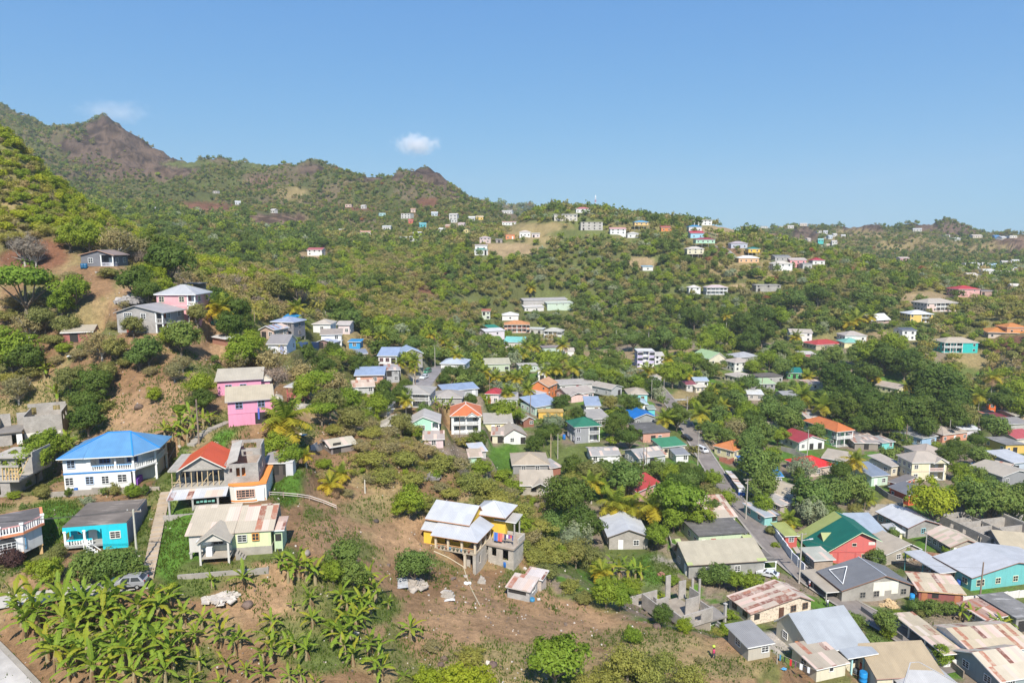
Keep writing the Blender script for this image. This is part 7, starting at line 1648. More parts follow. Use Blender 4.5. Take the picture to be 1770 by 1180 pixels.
def person(label,px,py,h,yaw,shirt,legs,arms='down',lean=0.0,hat=None,stride=.18,hy=None,carry=None):
 b=march(px,py,0,ymin=hy or 45);k=h/1.72
 vs,es,rs=[],[],[]
 def add(p,r,par=None):
  vs.append(Vector(p)*k);rs.append(r*k)
  if par is not None:es.append((par,len(vs)-1))
  return len(vs)-1
 hips=add((0,0,.92),.15);belly=add((0,-.01,1.1),.145,hips);chest=add((0,-.02-lean*.3,1.3),.17,belly);neck=add((0,-.03-lean*.5,1.47),.06,chest);head0=add((0,-.05-lean*.6,1.56),.085,neck);head1=add((0,-.05-lean*.6,1.66),.085,head0)
 for sg in(1,-1):
  sh=add((sg*.2,-.02-lean*.3,1.38),.07,chest)
  if arms=='down':el,wr=(sg*.27,.02,1.1),(sg*.27,-.1,.87)
  elif arms=='fwd':el,wr=(sg*.28,-.16,1.15),(sg*.24,-.42,1.05)
  else:el,wr=(sg*.3,-.12,1.22),(sg*.12,-.3,1.3)
  e_=add(el,.045,sh);w_=add(wr,.032,e_)
  d=(Vector(wr)-Vector(el)).normalized();palm=add(Vector(wr)+d*.07,.034,w_)
  side=Vector((0,1,0)).cross(d).normalized()
  for f in range(4):
   off=side*(f-1.5)*.021;ln=(.07,.085,.08,.06)[f]
   p1=add(Vector(wr)+d*.11+off,.010,palm);add(Vector(wr)+d*(.11+ln)+off+Vector((0,-.02,0)),.008,p1)
  th=add(Vector(wr)+d*.06+side*.05,.011,palm);add(Vector(wr)+d*.1+side*.075,.009,th)
  hp=add((sg*.1,0,.86),.105,hips);kn=add((sg*.11,-sg*stride*.5-.02,.48),.065,hp);an=add((sg*.11,-sg*stride+.02,.08),.045,kn);add((sg*.12,-sg*stride-.14,.04),.04,an)
 me=bpy.data.meshes.new('person');me.from_pydata([tuple(v)for v in vs],es,[])
 o=bpy.data.objects.new('person',me);COL.objects.link(o)
 sk=o.modifiers.new('Skin','SKIN');o.modifiers.new('Sub','SUBSURF').levels=1;o.modifiers['Sub'].render_levels=1
 for v,r in zip(me.skin_vertices[0].data,rs):v.radius=(r,r)
 me.skin_vertices[0].data[0].use_root=True
 o.location=b+Vector((0,0,.06));o.rotation_euler=(0,0,R(yaw));me.materials.append(mat('skin',(0.09,0.045,0.028)))
 def cl(nm,prof,c,z,y=0,sx=1,sy=.75):
  q=MB();q.lathe([(r*k,zz*k)for r,zz in prof],12,(0,y*k,0),0,sx,sy);q.build(nm,mat('cloth',c),o,True)
 cl('shirt',[(.2,.9),(.2,1.05),(.2,1.2),(.235,1.33),(.2,1.42),(.08,1.48)],shirt,0,-.02-lean*.2,1.05,.85)
 q=MB()
 for sg in(1,-1):q.tube([(sg*.1*k,0,.93*k),(sg*.11*k,(-sg*stride*.5-.02)*k,.5*k),(sg*.11*k,(-sg*stride+.02)*k,.14*k)],[.13*k,.1*k,.075*k],8)
 q.build('trousers',mat('cloth',legs),o,True)
 hy_=-.05-lean*.6
 q=MB();q.lathe([(.098*k,1.6*k),(.105*k,1.68*k),(.085*k,1.75*k),(.03*k,1.78*k)],10,(0,(hy_+.015)*k,0));q.build('hair' if hat is None else 'cap',mat('cloth',hat or(0.012,0.01,0.009)),o,True)
 q=MB();q.obox((0,(hy_-.09)*k,1.59*k),(.012*k,0,0),(0,.02*k,0),(0,0,.025*k));q.build('nose',mat('skin',(0.085,0.042,0.026)),o)
 for sg in(1,-1):
  q=MB();q.lathe([(.004,0),(.013*k,.01*k),(.004,.02*k)],6,(sg*.035*k,(hy_-.078)*k,1.62*k));q.build('eye',mat('plastic',(0.6,0.6,0.58)),o)
 tag(o,label,'person')
 if carry:
  q=MB();q.lathe([(.1,0),(.22,.06),(.24,.2),(.18,.3),(.05,.33)],10);c_=q.build('bundle',mat('cloth',carry),None,True)
  c_.location=o.location+Vector((0,0,1.78*k));tag(c_,"lime green bundle balanced on the head of the walker on the ridge",'bundle')
 return o
person("person in a hot pink top on the bare ridge, bundle on the head",1233,1138,1.7,40,(0.6,0.06,0.16),(0.06,0.06,0.08),'down',carry=(0.5,0.62,0.08))
person("person in white shirt and dark trousers walking up the main road",1430,1049,1.7,200,(0.75,0.75,0.78),(0.04,0.05,0.09),'down',hy=100)
rider=person("rider in red trousers and white shirt leaning over a motorbike on the main road",1398,1013,1.65,-30,(0.7,0.72,0.8),(0.5,0.05,0.05),'fwd',.5,(0.05,0.07,0.2),.1,hy=105)
b=march(1399,1014,0,ymin=105)
o=tag(empty('motorbike',b+Vector((0,0,.08)),R(-120)),"dark red motorbike under the rider on the main road",'motorbike')
for x in(-.65,.65):
 t=MB();t.lathe([(.2,-.05),(.3,-.05),(.31,.0),(.3,.05),(.2,.05)],14);w_=t.build('wheel',mat('plastic',(0.02,0.02,0.02)),o,True);w_.location=(x,0,.31);w_.rotation_euler=(R(90),0,0)
q=MB();q.obox((.05,0,.62),(.42,0,.05),(0,.13,0),(0,0,.14));q.bar((.6,0,.35),(.4,0,.98),.04);q.bar((-.65,0,.31),(-.1,0,.55),.05);q.build('body',mat('carpaint',(0.35,0.02,0.02)),o)
q=MB();q.obox((-.3,0,.78),(.33,0,.02),(0,.13,0),(0,0,.05));q.build('seat',mat('plastic',(0.02,0.02,0.02)),o)
q=MB();q.bar((.42,-.35,1.0),(.42,.35,1.0),.025);q.build('handlebar',mat('plastic',(0.05,0.05,0.05)),o)
q=MB();q.lathe([(.05,0),(.09,.04),(.09,.1)],8);h_=q.build('headlight',mat('plastic',(0.7,0.7,0.7)),o);h_.location=(.5,0,.88);h_.rotation_euler=(0,R(90),0)
rider.location=b+Vector((0,0,.12))
o=person("person in a dark top standing on the yellow house verandah",775,945,1.65,10,(0.06,0.05,0.06),(0.1,0.08,0.1))
o.location=HY.world(HY.w*.24,1.2,.02)
def _unit(v):return v/np.maximum(np.linalg.norm(v,axis=-1,keepdims=True),1e-9)
def leaf_quads(P,N,size,rng,asp=1.6):
 """a folded leaf-shaped face at each point, facing roughly along N"""
 n=len(P)
 a=_unit(np.cross(N,rng.normal(size=(n,3))));b=np.cross(N,a)
 s=size*rng.uniform(.7,1.35,n)[:,None]
 l,w=a*s*.5*asp**.5,b*s*.5/asp**.5
 return np.stack([P-l,P+w*.9+l*.1,P+l,P-w*.9+l*.1],1)
def crown_arr(seed,shape='round',nclump=26,per=60,leaf=.16,rough=.22,flat=.8,fill=1.0,asp=1.6,up=.25):
 """unit crown: radius 1 in plan, bottom at z = 0; returns quads (n,4,3), tint (n)"""
 rng=np.random.default_rng(seed);Q,T=[],[]
 gold=math.pi*(3-5**.5)
 lob=rng.uniform(.55,1.18,7);zl=rng.uniform(.75,1.2)
 for i in range(nclump):
  t=(i+.5)/nclump;z=1-2*t
  if shape=='umbrella':z=abs(z)*.9+.05
  az=i*gold+rng.uniform(-.4,.4)
  r=math.sqrt(max(0,1-z*z));k=rng.uniform(.45,1.0)*lob[int(az/(2*math.pi)*7)%7]
  c=np.array([math.cos(az)*r*k,math.sin(az)*r*k,z*flat*k*zl*(.55 if shape=='umbrella' else 1)])
  if shape=='cone':c[:2]*=(1.1-.9*(c[2]/flat+1)/2);c[2]*=1.25
  if z<-.5 and shape=='round':c[2]*=.75
  cr=rng.uniform(.15,.42)
  if shape=='umbrella':cr*=.9
  m=int(per*rng.uniform(.6,1.3)*fill)
  d=_unit(rng.normal(size=(m,3)))
  rad=cr*rng.uniform(.35,1.05,m)[:,None]**.6
  p=c+d*rad*np.array([1,1,.75])
  nrm=_unit(d+.55*_unit(c[None]+1e-6)+np.array([0,0,up])+rng.normal(size=(m,3))*.45)
  Q.append(leaf_quads(p,nrm,leaf,rng,asp));tb=rng.uniform(-.12,.18)
  T.append(np.clip(rng.beta(1.3,3,m)+tb,0,1))
 Q,T=np.concatenate(Q),np.concatenate(T)
 Q[:,:,2]+=flat*.95
 return Q,T
def quads_mesh(name,Q,tint,mats,midx=None):
 """tint: (n,3)"""
 n=len(Q);me=bpy.data.meshes.new(name)
 me.vertices.add(n*4);me.vertices.foreach_set('co',np.ascontiguousarray(Q,dtype=np.float32).ravel())
 me.loops.add(n*4);me.loops.foreach_set('vertex_index',np.arange(n*4,dtype=np.int32))
 me.polygons.add(n);me.polygons.foreach_set('loop_start',np.arange(0,n*4,4,dtype=np.int32));me.polygons.foreach_set('loop_total',np.full(n,4,dtype=np.int32))
 for m in mats:me.materials.append(m)
 if midx is not None:me.polygons.foreach_set('material_index',midx.astype(np.int32))
 me.update()
 at=me.attributes.new('tint','FLOAT_COLOR','FACE')
 at.data.foreach_set('color',np.c_[tint,np.ones(n)].astype(np.float32).ravel())
 return me
LEAFC={'canopy':(0.17,0.25,0.026),'mango':(0.092,0.142,0.024),'bright':(0.2,0.27,0.026),'broad':(0.14,0.205,0.045),'dry':(0.29,0.25,0.11),'scrub':(0.265,0.27,0.06),'silver':(0.25,0.3,0.18),'grey':(0.26,0.22,0.17),'rust':(0.26,0.12,0.05),'lime':(0.26,0.31,0.022),'maroon':(0.1,0.05,0.042),'olive':(0.21,0.215,0.062)}
LOOK={'canopy':'flat-topped green','mango':'dark green','bright':'bright green','broad':'mid-green','dry':'dry brownish','scrub':'yellow-green','silver':'silvery green','grey':'grey leafless','rust':'rust-coloured','lime':'lime green','maroon':'maroon-leaved','olive':'olive green'}
BARK=mat('bark',(0.2,0.16,0.12));PALEBARK=mat('bark',(0.42,0.38,0.33))
STYLE={'mango':dict(shape='round',flat=.85,fill=1.25,asp=2.0),'bright':dict(shape='round',flat=.8,fill=1.0),'broad':dict(shape='round',flat=.85,fill=.85,asp=1.5),'dry':dict(shape='round',flat=.6,fill=.42,asp=2.4),'scrub':dict(shape='round',flat=.6,fill=.5,asp=2.2),'silver':dict(shape='round',flat=.8,fill=.7,asp=3.5,up=.5),'grey':dict(shape='round',flat=.7,fill=.35,asp=4.0),'canopy':dict(shape='umbrella',flat=.75,fill=.8,asp=1.8),'rust':dict(shape='round',flat=.65,fill=.7),'lime':dict(shape='round',flat=.8,fill=.9),'maroon':dict(shape='round',flat=.75,fill=.9),'olive':dict(shape='round',flat=.75,fill=.9)}
CROWN={}
def crown_proto(kind,v,lod):
 key=(kind,v,lod)
 if key not in CROWN:
  st=dict(STYLE[kind])
  nc,per,lf={0:(64,100,.088),1:(34,40,.15),2:(30,20,.19),3:(14,10,.36)}[lod]
  if kind=='broad' and lod==0:lf*=1.15
  CROWN[key]=crown_arr(abs(hash_str(kind))%1000+v*17+lod,nclump=nc,per=per,leaf=lf,**st)
 return CROWN[key]
def hash_str(s):
 h=7
 for ch in s:h=(h*31+ord(ch))%100003
 return h
PM={}
def tree_meshes(kind,v,lod,trunk_h):
 key=(kind,v,lod,trunk_h)
 if key not in PM:
  Q,T=crown_proto(kind,v,lod)
  Qz=Q.copy();Qz[:,:,2]+=trunk_h
  y=np.full(len(T),(v*.37)%1.0)
  crown=quads_mesh('crown',Qz,np.c_[T,y,np.zeros(len(T))],[mat('leaf',LEAFC[kind])])
  q=MB();rr=random.Random(v*7+len(kind));top=trunk_h+.55
  q.tube([(0,0,-.25),(rr.uniform(-.04,.04),rr.uniform(-.04,.04),trunk_h*.6),(rr.uniform(-.08,.08),rr.uniform(-.08,.08),top)],[.075,.055,.03],7)
  for k in range(6):
   a=k*1.05+rr.uniform(-.3,.3);z0=trunk_h*rr.uniform(.5,.9)
   q.tube([(0,0,z0),(math.cos(a)*.3,math.sin(a)*.3,z0+.3),(math.cos(a)*rr.uniform(.5,.8),math.sin(a)*rr.uniform(.5,.8),trunk_h+rr.uniform(.3,1.0))],[.04,.028,.01],5)
  if kind in('grey','dry'):
   for k in range(16):
    a,e=rr.uniform(0,6.28),rr.uniform(.3,1.3);l=rr.uniform(.6,1.0)
    q.tube([(0,0,trunk_h*.6),(math.cos(a)*math.cos(e)*l*.5,math.sin(a)*math.cos(e)*l*.5,trunk_h*.6+math.sin(e)*l*.6),(math.cos(a)*math.cos(e)*l,math.sin(a)*math.cos(e)*l,trunk_h*.6+math.sin(e)*l*1.1)],[.025,.015,.006],4)
  trunk=q.mesh('trunk',[PALEBARK if kind in('grey','dry','silver')else BARK])
  PM[key]=(crown,trunk)
 return PM[key]
TREES=[]
BUDGET={'tree':0,'bush':0}
def place_tree(kind,px,py,rpx,bush=False,hy=None,ymax=9000,lod=0,label=None,v=None,base=None,Rm=None,group=None,sq=1.0):
 if base is None:
  g=march(px,py+rpx*.6,0,hy or 45,ymax)
  for _ in range(3):
   Rm=rpx*math.hypot(g.x,g.y,g.z-CAMZ)/F
   th=(.12 if bush else.5)*Rm
   g2=march(px,py,th+STYLE[kind]['flat']*Rm*.95*sq,hy or 45,ymax)
   g=g2
  base=Vector((g.x,g.y,zt(g.x,g.y)))
 v=RNG.integers(0,5)if v is None else v
 cm,tm=tree_meshes(kind,int(v),lod,.12 if bush else.5)
 nm='shrub' if bush else 'broadleaf_tree'
 r=empty(nm,base,float(RNG.uniform(0,6.28)));r.scale=(Rm,Rm,Rm*sq)
 c=bpy.data.objects.new('crown' if not bush else 'foliage',cm);COL.objects.link(c);c.parent=r
 t=bpy.data.objects.new('trunk' if not bush else 'stem',tm);COL.objects.link(t);t.parent=r
 r['category']='shrub' if bush else 'tree'
 if label:r['label']=label
 if group:r['group']=group
 TREES.append([r,'shrub' if bush else 'tree',LOOK[kind],px,py,rpx,base.y,label,kind])
 BUDGET['bush' if bush else 'tree']+=1
 OCC.append((base.x,base.y,Rm*.7))
 return r
OCC=[]
T_=[('mango',985,850,42),('mango',1005,902,34),('broad',955,905,26),('broad',1085,822,34),('canopy',1178,855,50),('bright',1165,888,26),('bright',1206,886,24),('mango',1232,876,16),('bright',1138,921,22),('mango',1072,722,26),('mango',1088,752,26),('mango',1060,735,22),('mango',1095,700,20),('broad',1082,690,18),('mango',940,748,22),('mango',925,765,20),('mango',955,742,18),('mango',968,695,17),('mango',998,715,15),('bright',872,707,24),('bright',893,715,18),('mango',853,718,14),('mango',906,690,10),('mango',780,642,18),('mango',768,655,15),('broad',745,612,18),('mango',815,690,16),('mango',690,680,22),('mango',660,690,24),('mango',665,665,18),('mango',700,665,16),('mango',640,630,16),('mango',620,628,18),('bright',650,698,26),('bright',600,690,24),('broad',1308,800,34),('broad',1320,835,26),('broad',1290,765,22),('bright',1330,790,20),('bright',1320,868,18),('broad',1405,852,34),('broad',1440,848,28),('broad',1475,840,26),('mango',1455,812,18),('silver',1385,805,20),('silver',1405,880,24),('broad',1425,884,20),('silver',1640,655,0),('lime',1617,862,35),('broad',1683,858,30),('broad',1718,862,28),('broad',1752,868,26),('bright',1672,838,20),('mango',1640,785,20),('mango',1652,772,16),('broad',1690,785,18),('bright',1660,812,14),('broad',1715,840,18),('broad',1545,920,10),('broad',1722,735,22),('mango',1698,730,14),('broad',1335,706,30),('broad',1362,722,28),('broad',1378,700,22),('mango',1300,730,26),('bright',1290,712,24),('broad',1240,716,26),('bright',1265,730,22),('mango',1225,690,22),('broad',1275,690,24),('mango',1252,690,18),('broad',1292,660,20),('bright',1270,672,18),('bright',1163,643,26),('mango',1222,634,14),('bright',1200,622,18),('bright',1185,640,16),('broad',1230,740,18),('broad',1258,752,18),('broad',1320,745,24),('bright',1345,750,18),('mango',1060,625,20),('broad',1048,640,18),('silver',1070,648,18),('silver',1090,655,16),('broad',1020,648,18),('broad',1000,640,16),('bright',1100,660,18),('bright',1300,632,18),('bright',1330,618,20),('broad',1352,632,20),('bright',1380,622,18),('broad',1348,600,18),('mango',1445,648,30),('mango',1470,668,30),('mango',1430,690,28),('mango',1500,695,34),('mango',1460,705,28),('mango',1525,715,34),('mango',1560,705,34),('mango',1590,700,36),('mango',1620,668,44),('mango',1650,690,34),('mango',1640,720,28),('mango',1600,735,24),('olive',1670,718,26),('bright',1515,725,24),('bright',1545,730,22),('mango',1490,730,24),('mango',1530,612,30),('mango',1565,625,28),('bright',1540,590,24),('bright',1505,608,26),('broad',1480,612,20),('mango',1500,640,22),('broad',1440,612,22),('broad',1410,625,20),('bright',1755,675,26),('mango',1735,690,24),('bright',1765,700,20),('mango',1285,555,24),('mango',1318,572,26),('mango',1320,540,22),('mango',1295,590,22),('mango',1200,545,22),('bright',1240,575,24),('bright',1220,590,22),('broad',1150,580,24),('mango',1120,590,20),('bright',1180,595,18),('broad',1095,585,20),('bright',1350,545,20),('broad',1375,515,22),('mango',1415,505,20),('canopy',42,482,48),('bright',128,498,26),('bright',105,520,20),('bright',18,600,34),('mango',45,615,26),('broad',312,577,28),('bright',290,580,16),('mango',288,445,36),('mango',265,430,28),('bright',415,605,30),('bright',432,590,22),('dry',412,622,22),('dry',460,622,32),('grey',470,650,26),('dry',520,645,32),('canopy',545,655,32),('bright',525,668,22),('dry',575,660,30),('olive',570,690,28),('olive',605,720,26),('mango',150,688,26),('mango',165,655,28),('mango',150,720,24),('olive',120,650,22),('olive',185,640,20),('dry',30,668,24),('bright',60,790,30),('bright',85,765,24),('mango',68,765,22),('bright',345,662,24),('mango',350,690,18),('bright',505,785,22),('bright',475,768,24),('canopy',555,706,26),('bright',460,780,16),('mango',430,425,16),('bright',505,425,16),('mango',558,418,11),('canopy',515,492,32),('olive',480,490,24),('mango',395,560,24),('mango',370,520,24),('mango',405,530,26),('olive',340,540,20),('mango',230,480,26),('mango',255,500,22),('bright',152,408,22),('bright',120,405,20),('dry',200,415,30),('dry',240,430,26),('dry',60,460,0),('grey',40,425,24),('grey',60,432,20),('olive',75,545,22),('dry',50,560,24),('olive',110,560,20),('olive',230,560,18),('dry',175,590,26),('olive',200,600,22),('broad',255,600,24),('broad',240,615,18),('dry',300,640,18),('lime',266,680,12),('dry',315,625,16),('broad',717,970,30),('bright',708,862,28),('bright',690,875,16),('broad',596,955,28),('broad',610,985,24),('bright',575,985,18),('broad',150,975,26),('broad',205,968,28),('mango',180,988,20),('broad',228,978,18),('maroon',22,962,18),('bright',85,982,22),('olive',100,955,14),('lime',55,980,10),('canopy',960,1130,50),('lime',790,1172,34),('lime',742,1174,26),('lime',825,1178,28),('scrub',1085,1140,34),('scrub',1120,1160,32),('scrub',1150,1140,22),('scrub',1190,1165,26),('bright',1094,1096,15),('mango',1145,1060,17),('lime',1183,1080,13),('bright',1132,1035,16),('olive',995,985,26),('bright',1040,995,18),('bright',1048,1018,26),('bright',1072,1028,22),('olive',1020,960,24),('silver',1000,915,26),('silver',985,930,20),('bright',1300,1005,18),('broad',1245,990,20),('bright',1275,1000,18),('broad',1222,995,16),('bright',1340,1010,14),('broad',1398,960,10),('bright',1255,1110,14),('broad',1270,1085,14),('broad',1475,1070,16),('broad',1505,1112,18),('bright',1535,1090,10),('broad',1530,1070,18),('broad',1580,1045,12),('broad',1608,1048,14),('broad',1640,1050,12),('bright',1630,1130,16),('bright',1650,1120,12),('broad',1512,960,16),('bright',1640,950,10),('bright',1565,955,12),('broad',1390,965,8),('bright',1440,1170,16),]
B_=[('scrub',640,790,30),('dry',670,770,26),('scrub',700,790,30),('dry',735,775,28),('scrub',660,820,26),('scrub',760,800,30),('dry',790,800,26),('scrub',715,825,28),('dry',625,770,20),('scrub',810,830,30),('bright',830,805,20),('scrub',840,840,26),('scrub',860,860,30),('dry',880,850,22),('bright',870,820,20),('bright',890,840,18),('scrub',900,880,30),('scrub',930,905,30),('dry',915,925,26),('scrub',940,940,28),('bright',900,905,22),('scrub',960,960,28),('dry',975,985,24),('scrub',925,960,24),('olive',945,985,22),('scrub',900,940,22),('dry',640,825,18),('scrub',780,850,22),('dry',760,840,18),('grey',650,800,18),('grey',800,815,14),('scrub',880,900,24),('bright',965,1000,20),('scrub',985,1010,20),('olive',1010,1030,18),('bright',1090,1010,18),('scrub',700,740,26),('dry',670,745,24),('scrub',640,745,22),('scrub',740,750,20),('bright',715,745,16),('dry',600,745,20),('olive',625,700,22),('scrub',580,740,18),('dry',745,1115,18),('scrub',815,1130,24),('scrub',760,1085,0),('dry',980,1070,0),('dry',1100,1155,18),('scrub',1050,1165,26),('scrub',1010,1175,22),('olive',700,1175,16),('dry',1210,1140,10),('bright',1300,1120,10),('scrub',1240,1100,14),('bright',570,1075,10),('olive',560,1085,9),('scrub',870,975,0),('dry',800,1017,6),('dry',560,820,18),('dry',600,850,14),('bright',560,800,14),('dry',490,715,16),('dry',440,700,0),('olive',330,690,14),('bright',310,705,12),('dry',200,560,14),('olive',90,585,18),('dry',140,610,18),('olive',60,640,18),('scrub',180,700,18),('dry',260,640,14),('olive',215,625,14),('dry',100,620,14),('bright',110,600,14),('scrub',20,650,18),('dry',60,710,14),('bright',40,835,10),('olive',72,845,12),('bright',22,855,9),('bright',395,880,10),('bright',350,935,0),('bright',300,1010,8),('dry',245,560,12),('scrub',80,480,16),('dry',120,475,14),('olive',190,470,16),('dry',20,520,22),('dry',70,520,18),('olive',15,545,18),('bright',1160,1000,14),('olive',1190,1010,12),('bright',1262,1060,12),('bright',1225,1065,8),('bright',1500,1150,8),('olive',1460,1140,8),('broad',1690,1045,7),('bright',1550,1060,8),('olive',1590,1058,8),('bright',1750,1010,0),('bright',1755,1045,10),('olive',1745,900,14),('bright',1340,940,7),('olive',1332,915,12),('bright',1372,905,10),('bright',1210,880,0),('broad',1250,905,8),]
def hyfor(px,py):
 if px>1125 and py>990:return 104
 if px>960 and py>780:return 125
 if px>650 and 560<py<=790:return 165
 return 45
for k,px,py,r in T_:
 if py<790 and px>640:r*=.86
 if r:place_tree(k,px,py,r,bush=(py>930 and r<17)or k=='maroon',hy=45 if(py>1000 and px<1215)else hyfor(px,py))
for k,px,py,r in B_:
 if r:place_tree(k,px,py,r,bush=True,hy=45 if(py>1000 and px<1215)or px<960 and py>735 else hyfor(px,py),lod=0,sq=.7)
def palm_mesh(seed,nf=17,yellow=.25,flop=1.0):
 rng=np.random.default_rng(seed);Q,T=[],[]
 for i in range(nf):
  az=i*2.4+rng.uniform(-.2,.2);age=i/nf
  el=1.25-1.75*age*flop+rng.uniform(-.12,.12);L=rng.uniform(.85,1.08)
  ns=11;p=np.zeros(3);d=np.array([math.cos(az)*math.cos(el),math.sin(az)*math.cos(el),math.sin(el)]);pts=[p]
  for s_ in range(ns):
   p=p+d*L/ns;pts.append(p);d=_unit(d-np.array([0,0,.085+.05*(1-abs(el))]))
  side=np.array([-math.sin(az),math.cos(az),0]);yl=np.clip(yellow+(age-.55)*1.3+rng.uniform(-.15,.15),0,1)if yellow>0 else 0
  dead=1.0 if(age>.93 and rng.random()<.5)else 0.0
  for s_ in range(ns):
   a,b=pts[s_],pts[s_+1];t=(s_+.5)/ns;ll=.3*math.sin(math.pi*min(1,.12+t*.92))**.7+.02
   for h in(0,.33,.66):
    q0,q1=a+(b-a)*h,a+(b-a)*(h+.34)
    for sg in(1,-1):
     tip=side*sg*ll*.86+(b-a)*ns*.045+np.array([0,0,-ll*rng.uniform(.15,.55)])
     Q.append([q0,q1,q1+tip+(q0-q1)*.3,q0+tip]);T.append([rng.random()*.5,yl,dead])
   w=side*.02*(1.2-t)
   Q.append([a-w,a+w,b+w,b-w]);T.append([.5,min(1,yl+.25),dead])
 return quads_mesh('crown',np.array(Q),np.array(T),[mat('frond',(0.2,0.255,0.03))])
PALM={}
def palm(label,px,py,rpx,base_py=None,yellow=.2,hy=None,height=None,kind='coconut_palm',v=None,lean=0.0):
 v=int(RNG.integers(0,4))if v is None else v
 if height is None and base_py is not None:
  b=march(px,base_py,0,ymin=hy or 45);u,t=ray(px,py);height=max(1.0,CAMZ+t*b.y-b.z)
 else:
  g=march(px,py,height or 6,ymin=hy or 45);b=Vector((g.x,g.y,zt(g.x,g.y)));height=height or 6
 Rm=rpx*math.hypot(b.x,b.y,b.z+height-CAMZ)/F*1.12
 key=(v,round(yellow,1))
 if key not in PALM:PALM[key]=palm_mesh(100+v*3,15+2*v,key[1])
 r=tag(empty(kind,b,0),label,'palm')
 if not label:TREES.append([r,'palm','yellowing' if yellow>.45 else 'green',px,py,rpx,b.y,None,'palm'])
 q=MB();n=7;pts=[(lean*height*(i/(n-1))**1.6,0,-.6+(height+.6)*i/(n-1))for i in range(n)]
 q.tube(pts,[.24-.1*i/(n-1)for i in range(n)],7);q.build('trunk',PALEBARK,r)
 c=bpy.data.objects.new('crown',PALM[key]);COL.objects.link(c);c.parent=r;c.location=(lean*height,0,height);c.scale=(Rm,)*3;c.rotation_euler=(0,0,float(RNG.uniform(0,6.28)))
 if Rm>2.5:
  q=MB()
  for k in range(5):
   a=k*1.3;q.lathe([(.03,-.3),(.13,-.22),(.15,-.1),(.1,.02)],7,(math.cos(a)*.22,math.sin(a)*.22,-.1))
  o=q.build('coconuts',mat('plastic',(0.35,0.22,0.04)if yellow>.3 else(0.12,0.16,0.03)),r,True);o.location=(lean*height,0,height)
 OCC.append((b.x,b.y,1.5))
 return r
palm("big yellow-green coconut palm between the pink houses and the half-built house",495,724,47,768,.5,v=3)
palm("golden coconut palm beside the rose pink house",379,532,28,568,.75)
for px,py,rp,by,yl,hy in((513,530,18,560,.5,150),(521,560,17,585,.15,150),(660,578,17,602,.2,180),(702,690,17,722,.5,150),(692,625,13,650,.2,190),(717,622,14,648,.15,190),(715,635,12,665,.3,180),(742,660,0,0,0,0),(836,642,16,672,.55,220),(857,650,15,676,.5,220),(880,648,14,674,.4,220),(893,652,15,680,.5,220),(877,676,18,700,.2,200),(913,672,16,694,.3,200),(960,635,17,662,.35,230),(990,634,18,664,.35,230),(940,640,14,664,.3,230),(973,620,14,645,.2,250),(1148,722,20,748,.35,190),(1208,712,22,742,.35,190),(1247,702,15,722,.9,190),(1228,675,14,696,.75,210),(1385,682,24,715,.15,210),(1420,700,22,732,.3,200),(1475,795,20,832,.75,150),(1690,682,16,715,.3,220),(1712,650,16,690,.55,230),(1255,545,10,575,.7,380),(1121,562,9,592,.3,330),(1153,618,15,640,.5,270),(1118,640,18,662,.6,240),(1136,646,14,668,.55,240),(1188,645,13,662,.6,240),(1395,650,13,662,.6,270),(1480,550,18,562,.7,380),(1468,556,16,568,.7,380),(1505,546,12,560,.6,400),(905,610,13,635,.4,260),(918,612,0,0,0,0),(840,585,0,0,0,0),(777,600,16,625,.55,260),(790,612,14,636,.5,250),(768,588,12,610,.5,280),(745,578,12,600,.6,300),(690,480,0,0,0,0),(918,496,12,515,.6,480),(908,596,16,622,.25,280),(924,597,14,622,.35,280),(972,595,15,620,.4,280),(1560,668,0,0,0,0),(1572,665,13,682,.5,270),(1512,650,12,666,.9,280),(655,345,0,0,0,0),(1375,582,13,592,.65,330),(1672,680,0,0,0,0),(1742,690,16,712,.15,220),(1245,870,0,0,0,0),(1262,862,0,0,0,0),(1650,930,0,0,0,0)):
 if rp:palm(None,px,py,rp,by,yl,hy)
palm("first of the row of yellow palms behind the white-roofed block house",1064,868,34,905,.5,130)
palm("second of the row of yellow palms behind the white-roofed block house",1090,876,30,908,.5,130)
palm("third of the row of yellow palms behind the white-roofed block house",1127,874,34,908,.55,130)
palm("straw-coloured palm against the round dark tree",1022,832,22,870,.45,130)
palm("low golden palm near the open lean-to",528,786,16,797,.95,height=2.2)
palm("small golden palm on the bare bank above the pipe rail",572,834,25,852,.8)
palm("small green-gold palm behind the small golden palm",590,817,21,832,.6)
palm("low yellow palm at the foot of the scrub near the lawn",1040,985,22,1015,.6)
palm("feathery green palm in the yard behind the red outbuilding",1362,895,18,915,.1,120)
palm("palm-like tree beside the grey lean-to",1500,860,14,880,.1,130)
